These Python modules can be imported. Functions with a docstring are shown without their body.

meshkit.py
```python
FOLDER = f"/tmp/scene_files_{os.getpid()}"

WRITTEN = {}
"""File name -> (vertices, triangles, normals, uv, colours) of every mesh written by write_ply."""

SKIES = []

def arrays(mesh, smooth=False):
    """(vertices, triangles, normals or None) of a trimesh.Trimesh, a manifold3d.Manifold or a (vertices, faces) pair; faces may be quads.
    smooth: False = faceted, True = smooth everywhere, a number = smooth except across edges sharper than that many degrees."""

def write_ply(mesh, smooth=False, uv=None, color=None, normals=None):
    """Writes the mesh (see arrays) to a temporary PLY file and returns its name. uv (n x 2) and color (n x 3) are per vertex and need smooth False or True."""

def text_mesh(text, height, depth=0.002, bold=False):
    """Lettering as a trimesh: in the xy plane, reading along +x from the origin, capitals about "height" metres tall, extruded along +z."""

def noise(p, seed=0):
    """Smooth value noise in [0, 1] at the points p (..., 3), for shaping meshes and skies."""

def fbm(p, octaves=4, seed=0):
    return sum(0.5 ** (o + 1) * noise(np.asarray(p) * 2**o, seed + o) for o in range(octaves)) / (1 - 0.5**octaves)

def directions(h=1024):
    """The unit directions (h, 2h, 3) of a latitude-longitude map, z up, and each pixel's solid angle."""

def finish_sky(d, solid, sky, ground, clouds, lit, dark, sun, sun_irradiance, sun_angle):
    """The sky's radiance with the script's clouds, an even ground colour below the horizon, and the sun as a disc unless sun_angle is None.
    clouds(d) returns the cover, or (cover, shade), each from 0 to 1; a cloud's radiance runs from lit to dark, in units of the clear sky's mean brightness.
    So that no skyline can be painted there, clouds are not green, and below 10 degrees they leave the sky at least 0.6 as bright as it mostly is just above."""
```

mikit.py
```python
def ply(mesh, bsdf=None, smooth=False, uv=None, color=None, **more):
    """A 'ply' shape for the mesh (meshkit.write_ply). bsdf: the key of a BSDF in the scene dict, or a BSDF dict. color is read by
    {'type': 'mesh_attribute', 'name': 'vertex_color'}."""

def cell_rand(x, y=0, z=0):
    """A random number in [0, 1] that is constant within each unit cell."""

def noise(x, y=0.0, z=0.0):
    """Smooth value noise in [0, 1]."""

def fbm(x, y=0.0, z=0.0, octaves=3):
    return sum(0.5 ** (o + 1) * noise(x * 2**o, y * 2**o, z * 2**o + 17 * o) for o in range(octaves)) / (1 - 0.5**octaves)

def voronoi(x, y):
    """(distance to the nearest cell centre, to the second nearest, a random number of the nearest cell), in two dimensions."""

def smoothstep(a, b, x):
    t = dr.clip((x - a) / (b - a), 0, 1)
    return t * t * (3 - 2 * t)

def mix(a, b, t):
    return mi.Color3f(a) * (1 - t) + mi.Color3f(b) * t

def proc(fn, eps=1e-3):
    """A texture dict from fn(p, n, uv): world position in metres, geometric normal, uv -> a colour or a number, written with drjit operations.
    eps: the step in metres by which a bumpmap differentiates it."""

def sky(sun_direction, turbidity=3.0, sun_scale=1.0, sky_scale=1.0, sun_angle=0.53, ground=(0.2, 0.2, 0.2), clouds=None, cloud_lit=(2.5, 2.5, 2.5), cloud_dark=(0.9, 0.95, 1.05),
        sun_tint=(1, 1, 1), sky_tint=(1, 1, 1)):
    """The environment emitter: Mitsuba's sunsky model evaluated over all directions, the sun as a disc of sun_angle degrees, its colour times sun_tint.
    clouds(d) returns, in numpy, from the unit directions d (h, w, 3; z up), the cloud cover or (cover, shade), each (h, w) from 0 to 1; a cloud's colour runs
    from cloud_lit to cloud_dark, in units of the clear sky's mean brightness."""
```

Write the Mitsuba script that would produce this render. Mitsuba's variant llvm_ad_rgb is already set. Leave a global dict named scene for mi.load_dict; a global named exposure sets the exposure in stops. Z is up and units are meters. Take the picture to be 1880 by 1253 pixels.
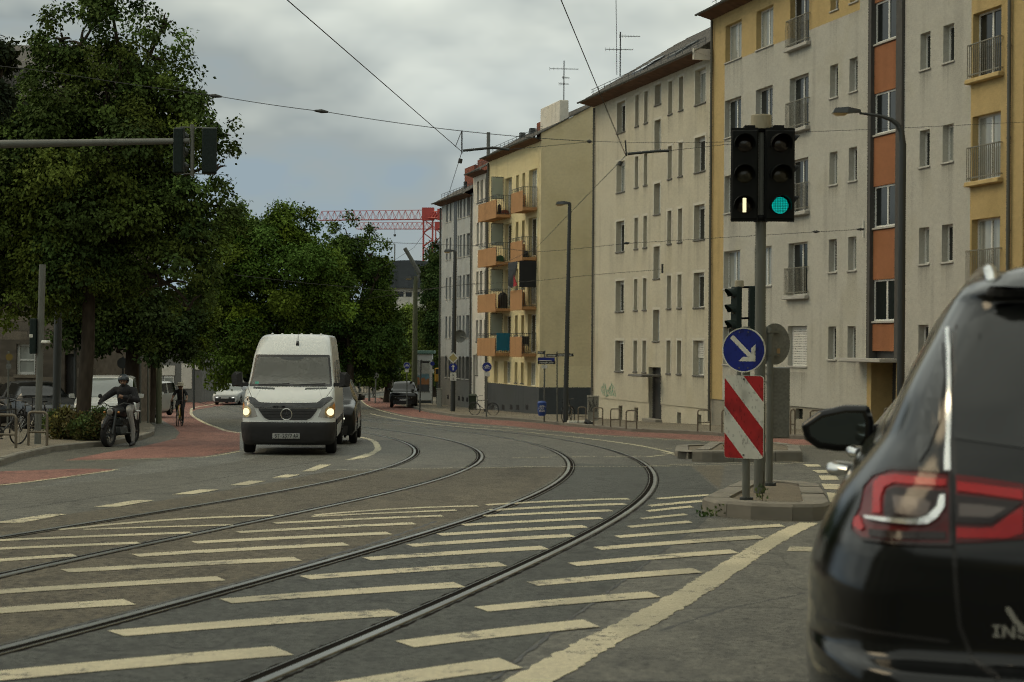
# Street with tram tracks, apartment houses, vehicles and trees.  Units: metres, z up.
import math, random
import numpy as np, trimesh, shapely
import mitsuba as mi, drjit as dr
import mikit, meshkit
import manifold3d as m3
from shapely.geometry import Polygon, box as sbox, LineString, Point
from shapely.ops import unary_union
from scipy.interpolate import PchipInterpolator, CubicSpline
random.seed(5)
rng = np.random.default_rng(7)
T = mi.ScalarTransform4f
scene, labels = {}, {}

# ---------------------------------------------------------------- camera, sky, exposure
F, ROLL, TILT, CZ = 3200.0, 0.0075, 5.5 / 3200, 4.4
EYE = np.array([0, 0, CZ])
FWD = np.array([0, math.cos(TILT), math.sin(TILT)])
_u = np.cross([1, 0, 0], FWD)
RIGHT = math.cos(ROLL) * np.array([1, 0, 0]) + math.sin(ROLL) * _u
UP = -math.sin(ROLL) * np.array([1, 0, 0]) + math.cos(ROLL) * _u
scene['camera'] = {'type': 'thinlens', 'fov': math.degrees(2 * math.atan(940 / F)), 'fov_axis': 'x', 'near_clip': 0.1, 'far_clip': 4000.0,
                   'aperture_radius': 0.0055, 'focus_distance': 30.0,
                   'to_world': T().look_at(origin=list(EYE), target=list(EYE + FWD), up=list(UP))}


def clouds(d):
    e = np.clip(d[..., 2], 0, 1)
    q = np.stack([d[..., 0] * 5.5 + 3.1, d[..., 1] * 5.5, d[..., 2] * 11], -1)
    big = meshkit.fbm(q, 5, 3)
    q2 = np.stack([d[..., 0] * 17, d[..., 1] * 17 + 5, d[..., 2] * 30 + big * 2], -1)
    fine = meshkit.fbm(q2, 5, 9)
    shade = 1.06 - .60 * np.clip(e / .20, 0, 1) ** 1.1 - .42 * np.clip((e - .1) / .7, 0, 1) + 1.35 * (big - .5) + .8 * (fine - .5)
    cover = np.clip(.97 + .2 * (big - .5), .92, 1)
    return cover, np.clip(shade, 0, 1)


exposure = 2.60
scene['sky'] = mikit.sky((-0.75, 0.2, 0.8), turbidity=4, sun_scale=0.12, sky_scale=1.0, sun_angle=30, clouds=clouds,
                         cloud_lit=(1.58, 1.63, 1.40), cloud_dark=(0.33, 0.415, 0.46), sun_tint=(1.0, 0.95, 0.78), sky_tint=(0.95, 1.0, 0.98), ground=(0.12, 0.12, 0.11))


# ---------------------------------------------------------------- the lie of the land: height of the street below the eye
KY = [-60, 0, 4.5, 10, 22.9, 37.6, 55, 71, 80, 88, 100, 123, 160, 400, 3000]
KH = [-.6, 1.16, 1.28, 1.5, 1.98, 2.42, 2.90, 3.37, 3.62, 3.80, 4.02, 4.32, 4.42, 4.42, 4.42]
_H = PchipInterpolator(KY, KH)
GY = np.concatenate([np.arange(-20, 60, 1.0), np.arange(60, 180, 2.0), [200, 240, 300, 400, 600, 1000, 1800]])
GZ = CZ - _H(GY)


def gz(Y):
    return np.interp(Y, GY, GZ)


def ray(x, y):
    d = FWD + (x - 940) / F * RIGHT + (626.5 - y) / F * UP
    return d / d[1]


def at(x, y, Y):          # the point of the world seen at (x, y) of the photograph at distance Y
    return EYE + ray(x, y) * Y


def gnd(x, y, lift=0.0):  # the point of the street seen there
    d, lo, hi = ray(x, y), 2.0, 400.0
    for _ in range(50):
        m = (lo + hi) / 2
        lo, hi = (m, hi) if CZ + d[2] * m > gz(m) + lift else (lo, m)
    return np.array([d[0] * lo, lo])


# ---------------------------------------------------------------- bookkeeping
_n = {}


def uniq(key):
    k = _n[key] = _n.get(key, -1) + 1
    return key if k == 0 else f'{key}_{k:03d}'


def thing(name, label=None, cat=None, group=None, kind=None):
    k = uniq(name)
    labels[k] = {a: b for a, b in (('label', label), ('category', cat), ('group', group), ('kind', kind)) if b}
    return k


def put(key, mesh, bsdf, smooth=False, color=None, label=None, kind=None, **kw):
    """one entry of the scene under this exact key"""
    scene[key] = mikit.ply(mesh, bsdf, smooth=smooth, color=color, **kw)
    if label or kind:
        labels[key] = {**labels.get(key, {}), **({'label': label} if label else {}), **({'kind': kind} if kind else {})}
    return key


def part(parent, name, mesh, bsdf, smooth=False, color=None, label=None, kind=None, **kw):
    return put(uniq(parent + '__' + name), mesh, bsdf, smooth, color, label, kind, **kw)


def single(name, mesh, bsdf, label=None, cat=None, group=None, kind=None, **kw):
    return put(thing(name, label, cat, group, kind), mesh, bsdf, **kw)


# ---------------------------------------------------------------- mesh tools
def tm(v, f):
    f = np.asarray(f, int)
    if f.shape[1] == 4:
        f = np.vstack([f[:, [0, 1, 2]], f[:, [0, 2, 3]]])
    return trimesh.Trimesh(np.asarray(v, float), f, process=False)


def cat(ms):
    ms = [m for m in ms if m is not None and len(m.faces)]
    return ms[0] if len(ms) == 1 else trimesh.util.concatenate(ms)


def frame(o, ex, ey, ez):
    M = np.eye(4)
    M[:3, 0], M[:3, 1], M[:3, 2], M[:3, 3] = ex, ey, ez, o
    return M


def rotz(a, o=(0, 0, 0)):
    c, s = math.cos(a), math.sin(a)
    return frame(o, (c, s, 0), (-s, c, 0), (0, 0, 1))


def xf(m, M):
    m = m.copy()
    m.vertices = m.vertices @ M[:3, :3].T + M[:3, 3]
    if np.linalg.det(M[:3, :3]) < 0:
        m.faces = m.faces[:, ::-1]
    return m


def mir(m):
    return xf(m, np.diag([-1.0, 1, 1, 1]))


def bx(x0, x1, y0, y1, z0, z1, bev=0.0):
    x0, x1, y0, y1, z0, z1 = min(x0, x1), max(x0, x1), min(y0, y1), max(y0, y1), min(z0, z1), max(z0, z1)
    if bev:
        b = min(bev, (x1 - x0) / 2.01, (y1 - y0) / 2.01, (z1 - z0) / 2.01)
        p = [(x, y, z) for sx, x in ((1, x0), (-1, x1)) for sy, y in ((1, y0), (-1, y1)) for sz, z in ((1, z0), (-1, z1))
             for x, y, z in ((x + sx * b, y + sy * b, z), (x + sx * b, y, z + sz * b), (x, y + sy * b, z + sz * b))]
        return trimesh.convex.convex_hull(np.array(p))
    v = np.array([[x, y, z] for x in (x0, x1) for y in (y0, y1) for z in (z0, z1)], float)
    return tm(v, [[0, 1, 3, 2], [4, 6, 7, 5], [0, 4, 5, 1], [2, 3, 7, 6], [0, 2, 6, 4], [1, 5, 7, 3]])


def tube(pts, r, n=8, cap=True):
    p = np.asarray(pts, float)
    r = np.broadcast_to(np.asarray(r, float), (len(p),))
    t = np.gradient(p, axis=0)
    t /= np.linalg.norm(t, axis=1, keepdims=True) + 1e-12
    a = np.cross(t[0], [0, 0, 1.0] if abs(t[0][2]) < .9 else [1.0, 0, 0])
    A = []
    for i in range(len(p)):
        a = a - t[i] * (a @ t[i])
        a /= np.linalg.norm(a) + 1e-12
        A.append(a)
    A = np.array(A)
    B = np.cross(t, A)
    th = np.arange(n) * 2 * np.pi / n
    v = p[:, None] + r[:, None, None] * (np.cos(th)[None, :, None] * A[:, None] + np.sin(th)[None, :, None] * B[:, None])
    f = []
    for i in range(len(p) - 1):
        for j in range(n):
            k = (j + 1) % n
            f += [[i * n + j, i * n + k, (i + 1) * n + k], [i * n + j, (i + 1) * n + k, (i + 1) * n + j]]
    v = v.reshape(-1, 3)
    if cap:
        v = np.vstack([v, p[:1], p[-1:]])
        c0, c1, e = len(v) - 2, len(v) - 1, (len(p) - 1) * n
        for j in range(n):
            k = (j + 1) % n
            f += [[c0, k, j], [c1, e + j, e + k]]
    return tm(v, f)


def lathe(prof, n=16, ax=None):
    """prof: (r, z) from bottom to top, turned about z"""
    th = np.arange(n) * 2 * np.pi / n
    v = np.array([[r * math.cos(a), r * math.sin(a), z] for r, z in prof for a in th])
    f = [[i * n + j, i * n + (j + 1) % n, (i + 1) * n + (j + 1) % n, (i + 1) * n + j] for i in range(len(prof) - 1) for j in range(n)]
    return tm(v, f)


def ext(poly, z0, z1):
    """polygon(s) in xy extruded from z0 to z1"""
    ms = []
    for g in getattr(poly, 'geoms', [poly]):
        if g.geom_type == 'Polygon' and g.area > 1e-9:
            m = trimesh.creation.extrude_polygon(g, z1 - z0, engine='earcut')
            m.vertices[:, 2] += z0
            ms.append(m)
    return cat(ms) if ms else None


def disc(r, n=32):
    return Polygon([(r * math.cos(a), r * math.sin(a)) for a in np.arange(n) * 2 * np.pi / n])


def rrect(x0, x1, y0, y1, r):
    return sbox(x0 + r, y0 + r, x1 - r, y1 - r).buffer(r, quad_segs=4)


def hull(pts):
    return trimesh.convex.convex_hull(np.asarray(pts, float))


def stroke(p0, p1, w0, w1=None):
    return tube([p0, p1], [w0, w0 if w1 is None else w1], 6)


def polys(g):
    return [q for q in getattr(g, 'geoms', [g]) if q.geom_type == 'Polygon' and q.area > 1e-10]


def tri(poly):
    v, f = trimesh.creation.triangulate_polygon(poly, engine='earcut')
    return v, f


def gridtri(poly, xs, ys):
    """polygon cut along the grid lines xs, ys and triangulated: (n x 2) vertices, faces"""
    V, Fc, n = [], [], 0
    poly = shapely.make_valid(poly)
    shapely.prepare(poly)
    x0, y0, x1, y1 = poly.bounds
    xs = [x0] + [x for x in xs if x0 + 1e-6 < x < x1 - 1e-6] + [x1] if xs is not None else [x0, x1]
    ys = [y0] + [y for y in ys if y0 + 1e-6 < y < y1 - 1e-6] + [y1] if ys is not None else [y0, y1]
    for j in range(len(ys) - 1):
        row = sbox(x0 - 1, ys[j], x1 + 1, ys[j + 1])
        rp = poly.intersection(row)
        for i in range(len(xs) - 1):
            c = sbox(xs[i], ys[j], xs[i + 1], ys[j + 1])
            if len(xs) > 2:
                if poly.contains_properly(c):
                    v = np.array(c.exterior.coords)[:4]
                    V.append(v)
                    Fc += [[n, n + 1, n + 2], [n, n + 2, n + 3]]
                    n += 4
                    continue
                q = rp.intersection(c)
            else:
                q = rp
            for g in polys(q):
                v, f = tri(g)
                V.append(v)
                Fc += (np.asarray(f) + n).tolist()
                n += len(v)
    V, Fc = np.vstack(V), np.array(Fc)
    key = np.round(V * 1e5).astype(np.int64)
    _, first, inv = np.unique(key, axis=0, return_index=True, return_inverse=True)
    V, Fc = V[first], inv.ravel()[Fc]
    Fc = Fc[(Fc[:, 0] != Fc[:, 1]) & (Fc[:, 1] != Fc[:, 2]) & (Fc[:, 0] != Fc[:, 2])]
    a, b, c = V[Fc[:, 0]], V[Fc[:, 1]], V[Fc[:, 2]]
    flip = (b[:, 0] - a[:, 0]) * (c[:, 1] - a[:, 1]) - (b[:, 1] - a[:, 1]) * (c[:, 0] - a[:, 0]) < 0
    Fc[flip] = Fc[flip][:, ::-1]
    return V, Fc


def sheet(poly, lift):
    """a flat sheet following the street, lift metres above it"""
    v, f = gridtri(poly, None, GY)
    return tm(np.column_stack([v, gz(v[:, 1]) + lift]), f)


def skirt(line, lift, down):
    """an upright band along a polyline that follows the street"""
    L = LineString(line)
    n = max(2, int(L.length / 0.5))
    p = np.array([L.interpolate(t, True).coords[0] for t in np.linspace(0, 1, n)])
    z = gz(p[:, 1])
    v = np.vstack([np.column_stack([p, z + lift]), np.column_stack([p, z + down])])
    return tm(v, [[i, i + 1, n + i + 1, n + i] for i in range(n - 1)])


def ribbon(line, w, lift, jag=0.0):
    """a painted line along (x, y) points; jag roughens its edges"""
    p = np.asarray(line, float)
    L = LineString(p)
    n = max(2, int(L.length / (0.07 if jag else 0.6)))
    q = np.array([L.interpolate(t, True).coords[0] for t in np.linspace(0, 1, n)])
    t = np.gradient(q, axis=0)
    t /= np.linalg.norm(t, axis=1, keepdims=True)
    nn = np.column_stack([-t[:, 1], t[:, 0]])
    wl = w / 2 + jag * rng.uniform(-1, .4, n)
    wr = w / 2 + jag * rng.uniform(-1, .4, n)
    return Polygon(np.vstack([q + nn * wl[:, None], (q - nn * wr[:, None])[::-1]])).buffer(0)


# ---------------------------------------------------------------- materials
def mat(name, rgb, rough=0.6, metallic=0.0, spec=0.5, coat=0.0, two=True, **kw):
    b = {'type': 'principled', 'base_color': rgb if isinstance(rgb, dict) else {'type': 'rgb', 'value': list(rgb)}, 'roughness': rough, 'metallic': metallic, 'specular': spec, **kw}
    if coat:
        b.update(clearcoat=coat, clearcoat_gloss=0.97)
    scene['mat_' + name] = {'type': 'twosided', 'bsdf': b} if two else b
    return 'mat_' + name


def plaster(base, streak=0.22, grain=0.10, seed=0.0, sills=None):
    """sills: (point of the wall, its direction, [(middle, half width, height of the sill)], storey height): dirt washed down below the window sills"""
    base = [float(b) for b in base]

    def dirt(p):
        o, d, cols, H = sills
        s = (p.x - float(o[0])) * float(d[0]) + (p.y - float(o[1])) * float(d[1])
        run = .35 + .9 * mikit.noise(s * 11, seed, 0) * mikit.noise(s * 31, 1, p.z * .8)
        out = mi.Float(0)
        for c, hw, z0 in cols:
            t = (float(z0) - .03 - p.z) / H
            t = (t - dr.floor(t)) * H
            out = dr.maximum(out, mikit.smoothstep(hw + .12, hw - .04, dr.abs(s - float(c))) * dr.exp(-t / (.12 + .5 * run)))
        return out * run

    def fn(p, n, uv):
        a = mikit.fbm(p.x * .8 + seed, p.y * .8, p.z * .5, 4)
        s = mikit.noise(p.x * 3.1 + seed, p.y * 3.1, p.z * .22)
        g = mikit.noise(p.x * 38, p.y * 38, p.z * 38)
        g2 = mikit.fbm(p.x * 9, p.y * 9, p.z * 9, 2)
        k = 1 + .30 * (a - .5) - streak * mikit.smoothstep(.58, .95, s) + grain * (g - .5) * 2 + .14 * (g2 - .5)
        if sills:
            k = k * (1 - .42 * dirt(p))
        return mikit.mix(mi.Color3f(base) * k, mi.Color3f([b * c for b, c in zip(base, (.72, .70, .62))]) * k, mikit.smoothstep(.5, .8, a) * .5)
    return mikit.proc(fn)


def asphalt(base, brown=0.0, seed=0.0):
    base = [float(b) for b in base]

    def fn(p, n, uv):
        big = mikit.fbm(p.x * .35 + seed, p.y * .10, 0, 4)
        mid = mikit.fbm(p.x * 1.8, p.y * .8 + seed, 0, 3)
        g = mikit.noise(p.x * 46, p.y * 46, 3.0)
        g2 = mikit.noise(p.x * 120, p.y * 120, 5.0)
        g3 = mikit.noise(p.x * 22, p.y * 22, 7.0)
        k = 1 + .55 * (big - .5) + .35 * (mid - .5) + .55 * (g3 - .5) + .95 * (g - .5) + .9 * (g2 - .5)
        d1, d2, _ = mikit.voronoi(p.x * .33 + mid * .5, p.y * .21 + big * .6)
        crack = mikit.smoothstep(.022, .0, d2 - d1)
        stain = mikit.smoothstep(.66, .74, mikit.noise(p.x * 5 + 31, p.y * 3.1, 1))
        k = k * (1 - .45 * crack) * (1 - .22 * stain)
        return mi.Color3f(base) * dr.maximum(k, .2)
    return mikit.proc(fn)


mat('vc', {'type': 'mesh_attribute', 'name': 'vertex_color'}, .75, spec=.3)
mat('vcg', {'type': 'mesh_attribute', 'name': 'vertex_color'}, .28, spec=.5)


def vc(mesh, rgb):
    return np.tile(np.asarray(rgb, float), (len(mesh.vertices), 1))


def vpart(parent, name, mesh, rgb, gloss=False, **kw):
    return part(parent, name, mesh, 'mat_vcg' if gloss else 'mat_vc', False, vc(mesh, rgb), **kw)


STEEL = mat('steel', (.42, .42, .40), .38, 1.0)
GALV = mat('galv', mikit.proc(lambda p, n, uv: mi.Color3f([.125, .130, .115]) * (.8 + .4 * mikit.fbm(p.x * 9, p.y * 9, p.z * 3, 3))), .55, .2)
DARKMETAL = mat('darkmetal', (.035, .04, .04), .5)
BLACK = mat('black', (.012, .012, .013), .45)
RUBBER = mat('rubber', (.018, .018, .018), .85, spec=.2)
WHITEFRAME = mat('whiteframe', (.62, .62, .58), .4)
CHROME = mat('chrome', (.78, .78, .76), .12, 1.0)


def worn(base, amt=.35):
    base = [float(b) for b in base]
    return mikit.proc(lambda p, n, uv: mi.Color3f(base) * (1 - amt * mikit.smoothstep(.45, .8, mikit.fbm(p.x * 7 + p.y * 3, p.y * 5, p.z * 3.5, 4)) - .25 * mikit.smoothstep(.70, .8, mikit.noise(p.x * 60, p.y * 60, p.z * 25))))


SIGNWHITE = mat('signwhite', worn((.58, .58, .52)), .4)
SIGNBLUE = mat('signblue', worn((.010, .022, .20)), .32)
SIGNRED = mat('signred', worn((.38, .016, .020)), .38)
CONC = mat('concrete', plaster((.20, .19, .165), .3, .2, 5.), .85)
RAIL_GRIME = mat('grime', (.014, .013, .012), 1.0, spec=.0)
PANE = 'mat_pane'
scene[PANE] = {'type': 'twosided', 'bsdf': {'type': 'roughplastic', 'alpha': .02, 'int_ior': 1.55, 'diffuse_reflectance': {'type': 'rgb', 'value': [.014, .017, .017]}}}
PANEC = mat('panecurtain', mikit.proc(lambda p, n, uv: mi.Color3f([.25, .265, .245]) * (.55 + .8 * mikit.noise(p.x * 9 + p.y * 9, 0, p.z * .3))), .12, spec=.9)
GLASS = 'mat_glass'
GLASSV = 'mat_glass_dusty'
scene[GLASS] = {'type': 'thindielectric', 'int_ior': 1.75}
scene[GLASSV] = {'type': 'blendbsdf', 'weight': .33, 'a': {'type': 'thindielectric', 'int_ior': 1.7}, 'b': {'type': 'twosided', 'bsdf': {'type': 'diffuse', 'reflectance': {'type': 'rgb', 'value': [.22, .22, .19]}}}}
GLASSDARK = mat('privacyglass', (.006, .007, .008), .03, spec=.7)
WIRE = mat('wire', (.03, .032, .03), .6)
# ---------------------------------------------------------------- ground, roads, rails, markings
ASPH = mat('asphalt', asphalt((.074, .072, .059)), .62, spec=.35)
ASPH2 = mat('asphalt_dark', asphalt((.040, .043, .038), seed=9.), .66, spec=.3)
ASPH3 = mat('asphalt_brown', asphalt((.078, .068, .048), seed=4.), .7, spec=.25)
ASPH4 = mat('asphalt_pale', asphalt((.100, .100, .088), seed=14.), .55, spec=.4)
REDLANE = mat('red_lane', asphalt((.165, .082, .066), seed=2.), .75, spec=.25)


def _paint(p, n, uv):
    w = mikit.fbm(p.x * 5, p.y * 3.5, 0, 4)
    w2 = mikit.fbm(p.x * 24, p.y * 24, 2., 3)
    g = mikit.noise(p.x * 75, p.y * 75, 0)
    chip = mikit.smoothstep(.63, .70, .55 * w + .45 * w2 + .10 * (g - .5))
    d1, d2, _ = mikit.voronoi(p.x * 3.1 + w, p.y * 2.3 + w2 * .6)
    crack = mikit.smoothstep(.035, .012, d2 - d1) * mikit.smoothstep(.50, .58, w)
    dirt = mikit.fbm(p.x * 1.3, p.y * .5, 4., 3)
    c = mikit.mix([.43, .39, .27], [.31, .285, .20], mikit.smoothstep(.45, .75, dirt)) * (.80 + .34 * g)
    return mikit.mix(c, mi.Color3f([.085, .08, .068]), dr.maximum(chip, crack) * .85)


PAINT = mat('road_paint', mikit.proc(_paint), .6, spec=.3)


def _slabs(p, n, uv):
    x, y = p.x / .3, p.y / .3
    j = dr.maximum(dr.abs(x - dr.floor(x) - .5), dr.abs(y - dr.floor(y) - .5))
    r = mikit.cell_rand(dr.floor(x), dr.floor(y))
    k = (.8 + .35 * r) * (.75 + .5 * mikit.fbm(p.x * .7, p.y * .5, 0, 4)) * (.85 + .3 * mikit.noise(p.x * 30, p.y * 30, 0))
    return mi.Color3f([.135, .120, .092]) * k * (1 - .45 * mikit.smoothstep(.46, .49, j))


PAVE = mat('pavement', mikit.proc(_slabs), .8, spec=.25)
KERB = mat('kerbstone', mikit.proc(lambda p, n, uv: mi.Color3f([.140, .130, .108]) * (.7 + .6 * mikit.fbm(p.x * 4, p.y * 4, p.z * 6, 4))), .8)
SOIL = mat('soil', (.05, .042, .028), .95)

xs = np.array([-600, -150, -60, -30, -15, 0, 15, 30, 60, 150, 600.])
vv = np.array([[x, y, z] for y, z in zip(GY, GZ) for x in xs])
nx = len(xs)
ff = [[j * nx + i, j * nx + i + 1, (j + 1) * nx + i + 1, (j + 1) * nx + i] for j in range(len(GY) - 1) for i in range(nx - 1)]
put('ground', tm(vv, ff), ASPH)
labels['ground'] = {'kind': 'structure', 'label': 'grey asphalt street with worn patches running to the trees'}

RAILSTEEL = mat('rail_steel', mikit.proc(lambda p, n, uv: mi.Color3f([.26, .27, .255]) * (.6 + .8 * mikit.fbm(p.x * 3, p.y * .7, 0, 3))), .36, 1.0)
# the two tracks: centre line x(y), fitted to the rails of the photograph, straight on beyond 62 m
C1 = np.poly1d([-2.31584527e-08, 6.68200535e-06, -6.69978195e-04, 2.45848802e-02, -2.18026626e-01, -3.93427580e+00])
C2 = np.poly1d([-3.49391359e-09, 1.30826901e-06, -1.44627868e-04, 2.01542717e-03, 2.02027593e-01, -3.23722008e+00])


def centre(c, y):
    return c(y) if y < 62 else c(62) + (y - 62) * (c(62) - c(61)) * (1.0 + .002 * (y - 62))


def rail_line(c, off, y0=-8, y1=130, dy=.6):
    ys = np.arange(y0, y1, dy)
    x = np.array([centre(c, y) for y in ys])
    if y0 < 6:                       # the fit holds from 6 m on
        k = ys < 6
        x[k] = c(6) + (ys[k] - 6) * .212
    q = np.column_stack([x, ys])
    t = np.gradient(q, axis=0)
    t /= np.linalg.norm(t, axis=1, keepdims=True)
    return q + np.column_stack([t[:, 1], -t[:, 0]]) * off


def profile_sweep(line, prof):
    """prof: (offset to the right, height above street) swept along the line"""
    t = np.gradient(line, axis=0)
    t /= np.linalg.norm(t, axis=1, keepdims=True)
    r = np.column_stack([t[:, 1], -t[:, 0]])
    z = gz(line[:, 1])
    n, m = len(line), len(prof)
    v = np.array([np.column_stack([line + r * o, z + h]) for o, h in prof]).transpose(1, 0, 2).reshape(-1, 3)
    return tm(v, [[i * m + j, (i + 1) * m + j, (i + 1) * m + j + 1, i * m + j + 1] for i in range(n - 1) for j in range(m - 1)])


for ti, (c, side) in enumerate(((C1, 'left'), (C2, 'right'))):
    tk = thing('tram_track', f'{side} tram track of two grooved steel rails curving across the junction', 'tram track')
    for s in (-1, 1):
        ln = rail_line(c, s * .7175)
        g = -s                                        # the groove lies on the inner side
        head = [(-s * .0, .006), (s * .004, .011), (s * .050, .011), (s * .054, .005)]
        prof = sorted([(o, h) for o, h in head])
        part(tk, 'rail', profile_sweep(ln, prof), RAILSTEEL)
        part(tk, 'groove', profile_sweep(ln, sorted([(g * .001, .009), (g * .002, .0044), (g * .050, .0044), (g * .052, .008)])), RAIL_GRIME)
        part(tk, 'guard_lip', profile_sweep(ln, sorted([(g * .053, .008), (g * .054, .009), (g * .060, .009), (g * .062, .005)])), RAILSTEEL)
        jw = .10 + .02 * s
        part(tk, 'joint_sealing', sheet(unary_union([ribbon(ln + np.array([-.078, 0]), .03, 0, .014), ribbon(ln + np.array([.078, 0]), .028, 0, .012)]), .0038), RAIL_GRIME)

# areas of other asphalt
def area(pts, lift=0.0):
    return Polygon([gnd(x, y, lift) for x, y in pts]).buffer(0)


r3 = rail_line(C2, -.7175, 5.0, 34)
bd = np.array([gnd(*q) for q in ((1300, 955), (1280, 974), (1205, 1022), (1110, 1092), (1010, 1165), (900, 1252))])
dark = Polygon(np.vstack([r3, [[3.4, 33]], [[2.9, 24]], bd[::1], [[-.9, 5.0]]])).buffer(0).buffer(-.02)
put('asphalt_patch', sheet(dark, .002), ASPH2)
labels['asphalt_patch'] = {'kind': 'structure', 'label': 'darker newer asphalt strip along the right tram track'}
r1, r2b = rail_line(C1, -1.5, 4, 30), rail_line(C2, -.86, 4, 30)
put('asphalt_patch_001', sheet(Polygon(np.vstack([r1, r2b[::-1]])).buffer(0), .002), ASPH3)
labels['asphalt_patch_001'] = {'kind': 'structure', 'label': 'brownish old asphalt between and left of the tram tracks'}
br = area([(600, 866), (940, 859), (1330, 855), (1320, 905), (1160, 912), (880, 922), (760, 905), (520, 900)])
put('asphalt_patch_002', sheet(br.difference(dark.buffer(.05)).difference(Polygon(np.vstack([r1, r2b[::-1]])).buffer(.05)), .002), ASPH3)
labels['asphalt_patch_002'] = {'kind': 'structure', 'label': 'brownish asphalt square in the middle of the junction'}
lane = area([(0, 905), (200, 880), (420, 850), (620, 815), (640, 790), (480, 770), (430, 800), (440, 832), (260, 850), (60, 895)])
put('asphalt_patch_003', sheet(lane, .002), ASPH4)
labels['asphalt_patch_003'] = {'kind': 'structure', 'label': 'paler asphalt of the oncoming lane under the white van'}
rlane = area([(1015, 1253), (1240, 1110), (1480, 962), (1540, 960), (1700, 1253)])
put('asphalt_patch_004', sheet(rlane, .002), ASPH)
labels['asphalt_patch_004'] = {'kind': 'structure', 'label': 'grey asphalt of the near right lane beside the dark estate car'}

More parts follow.
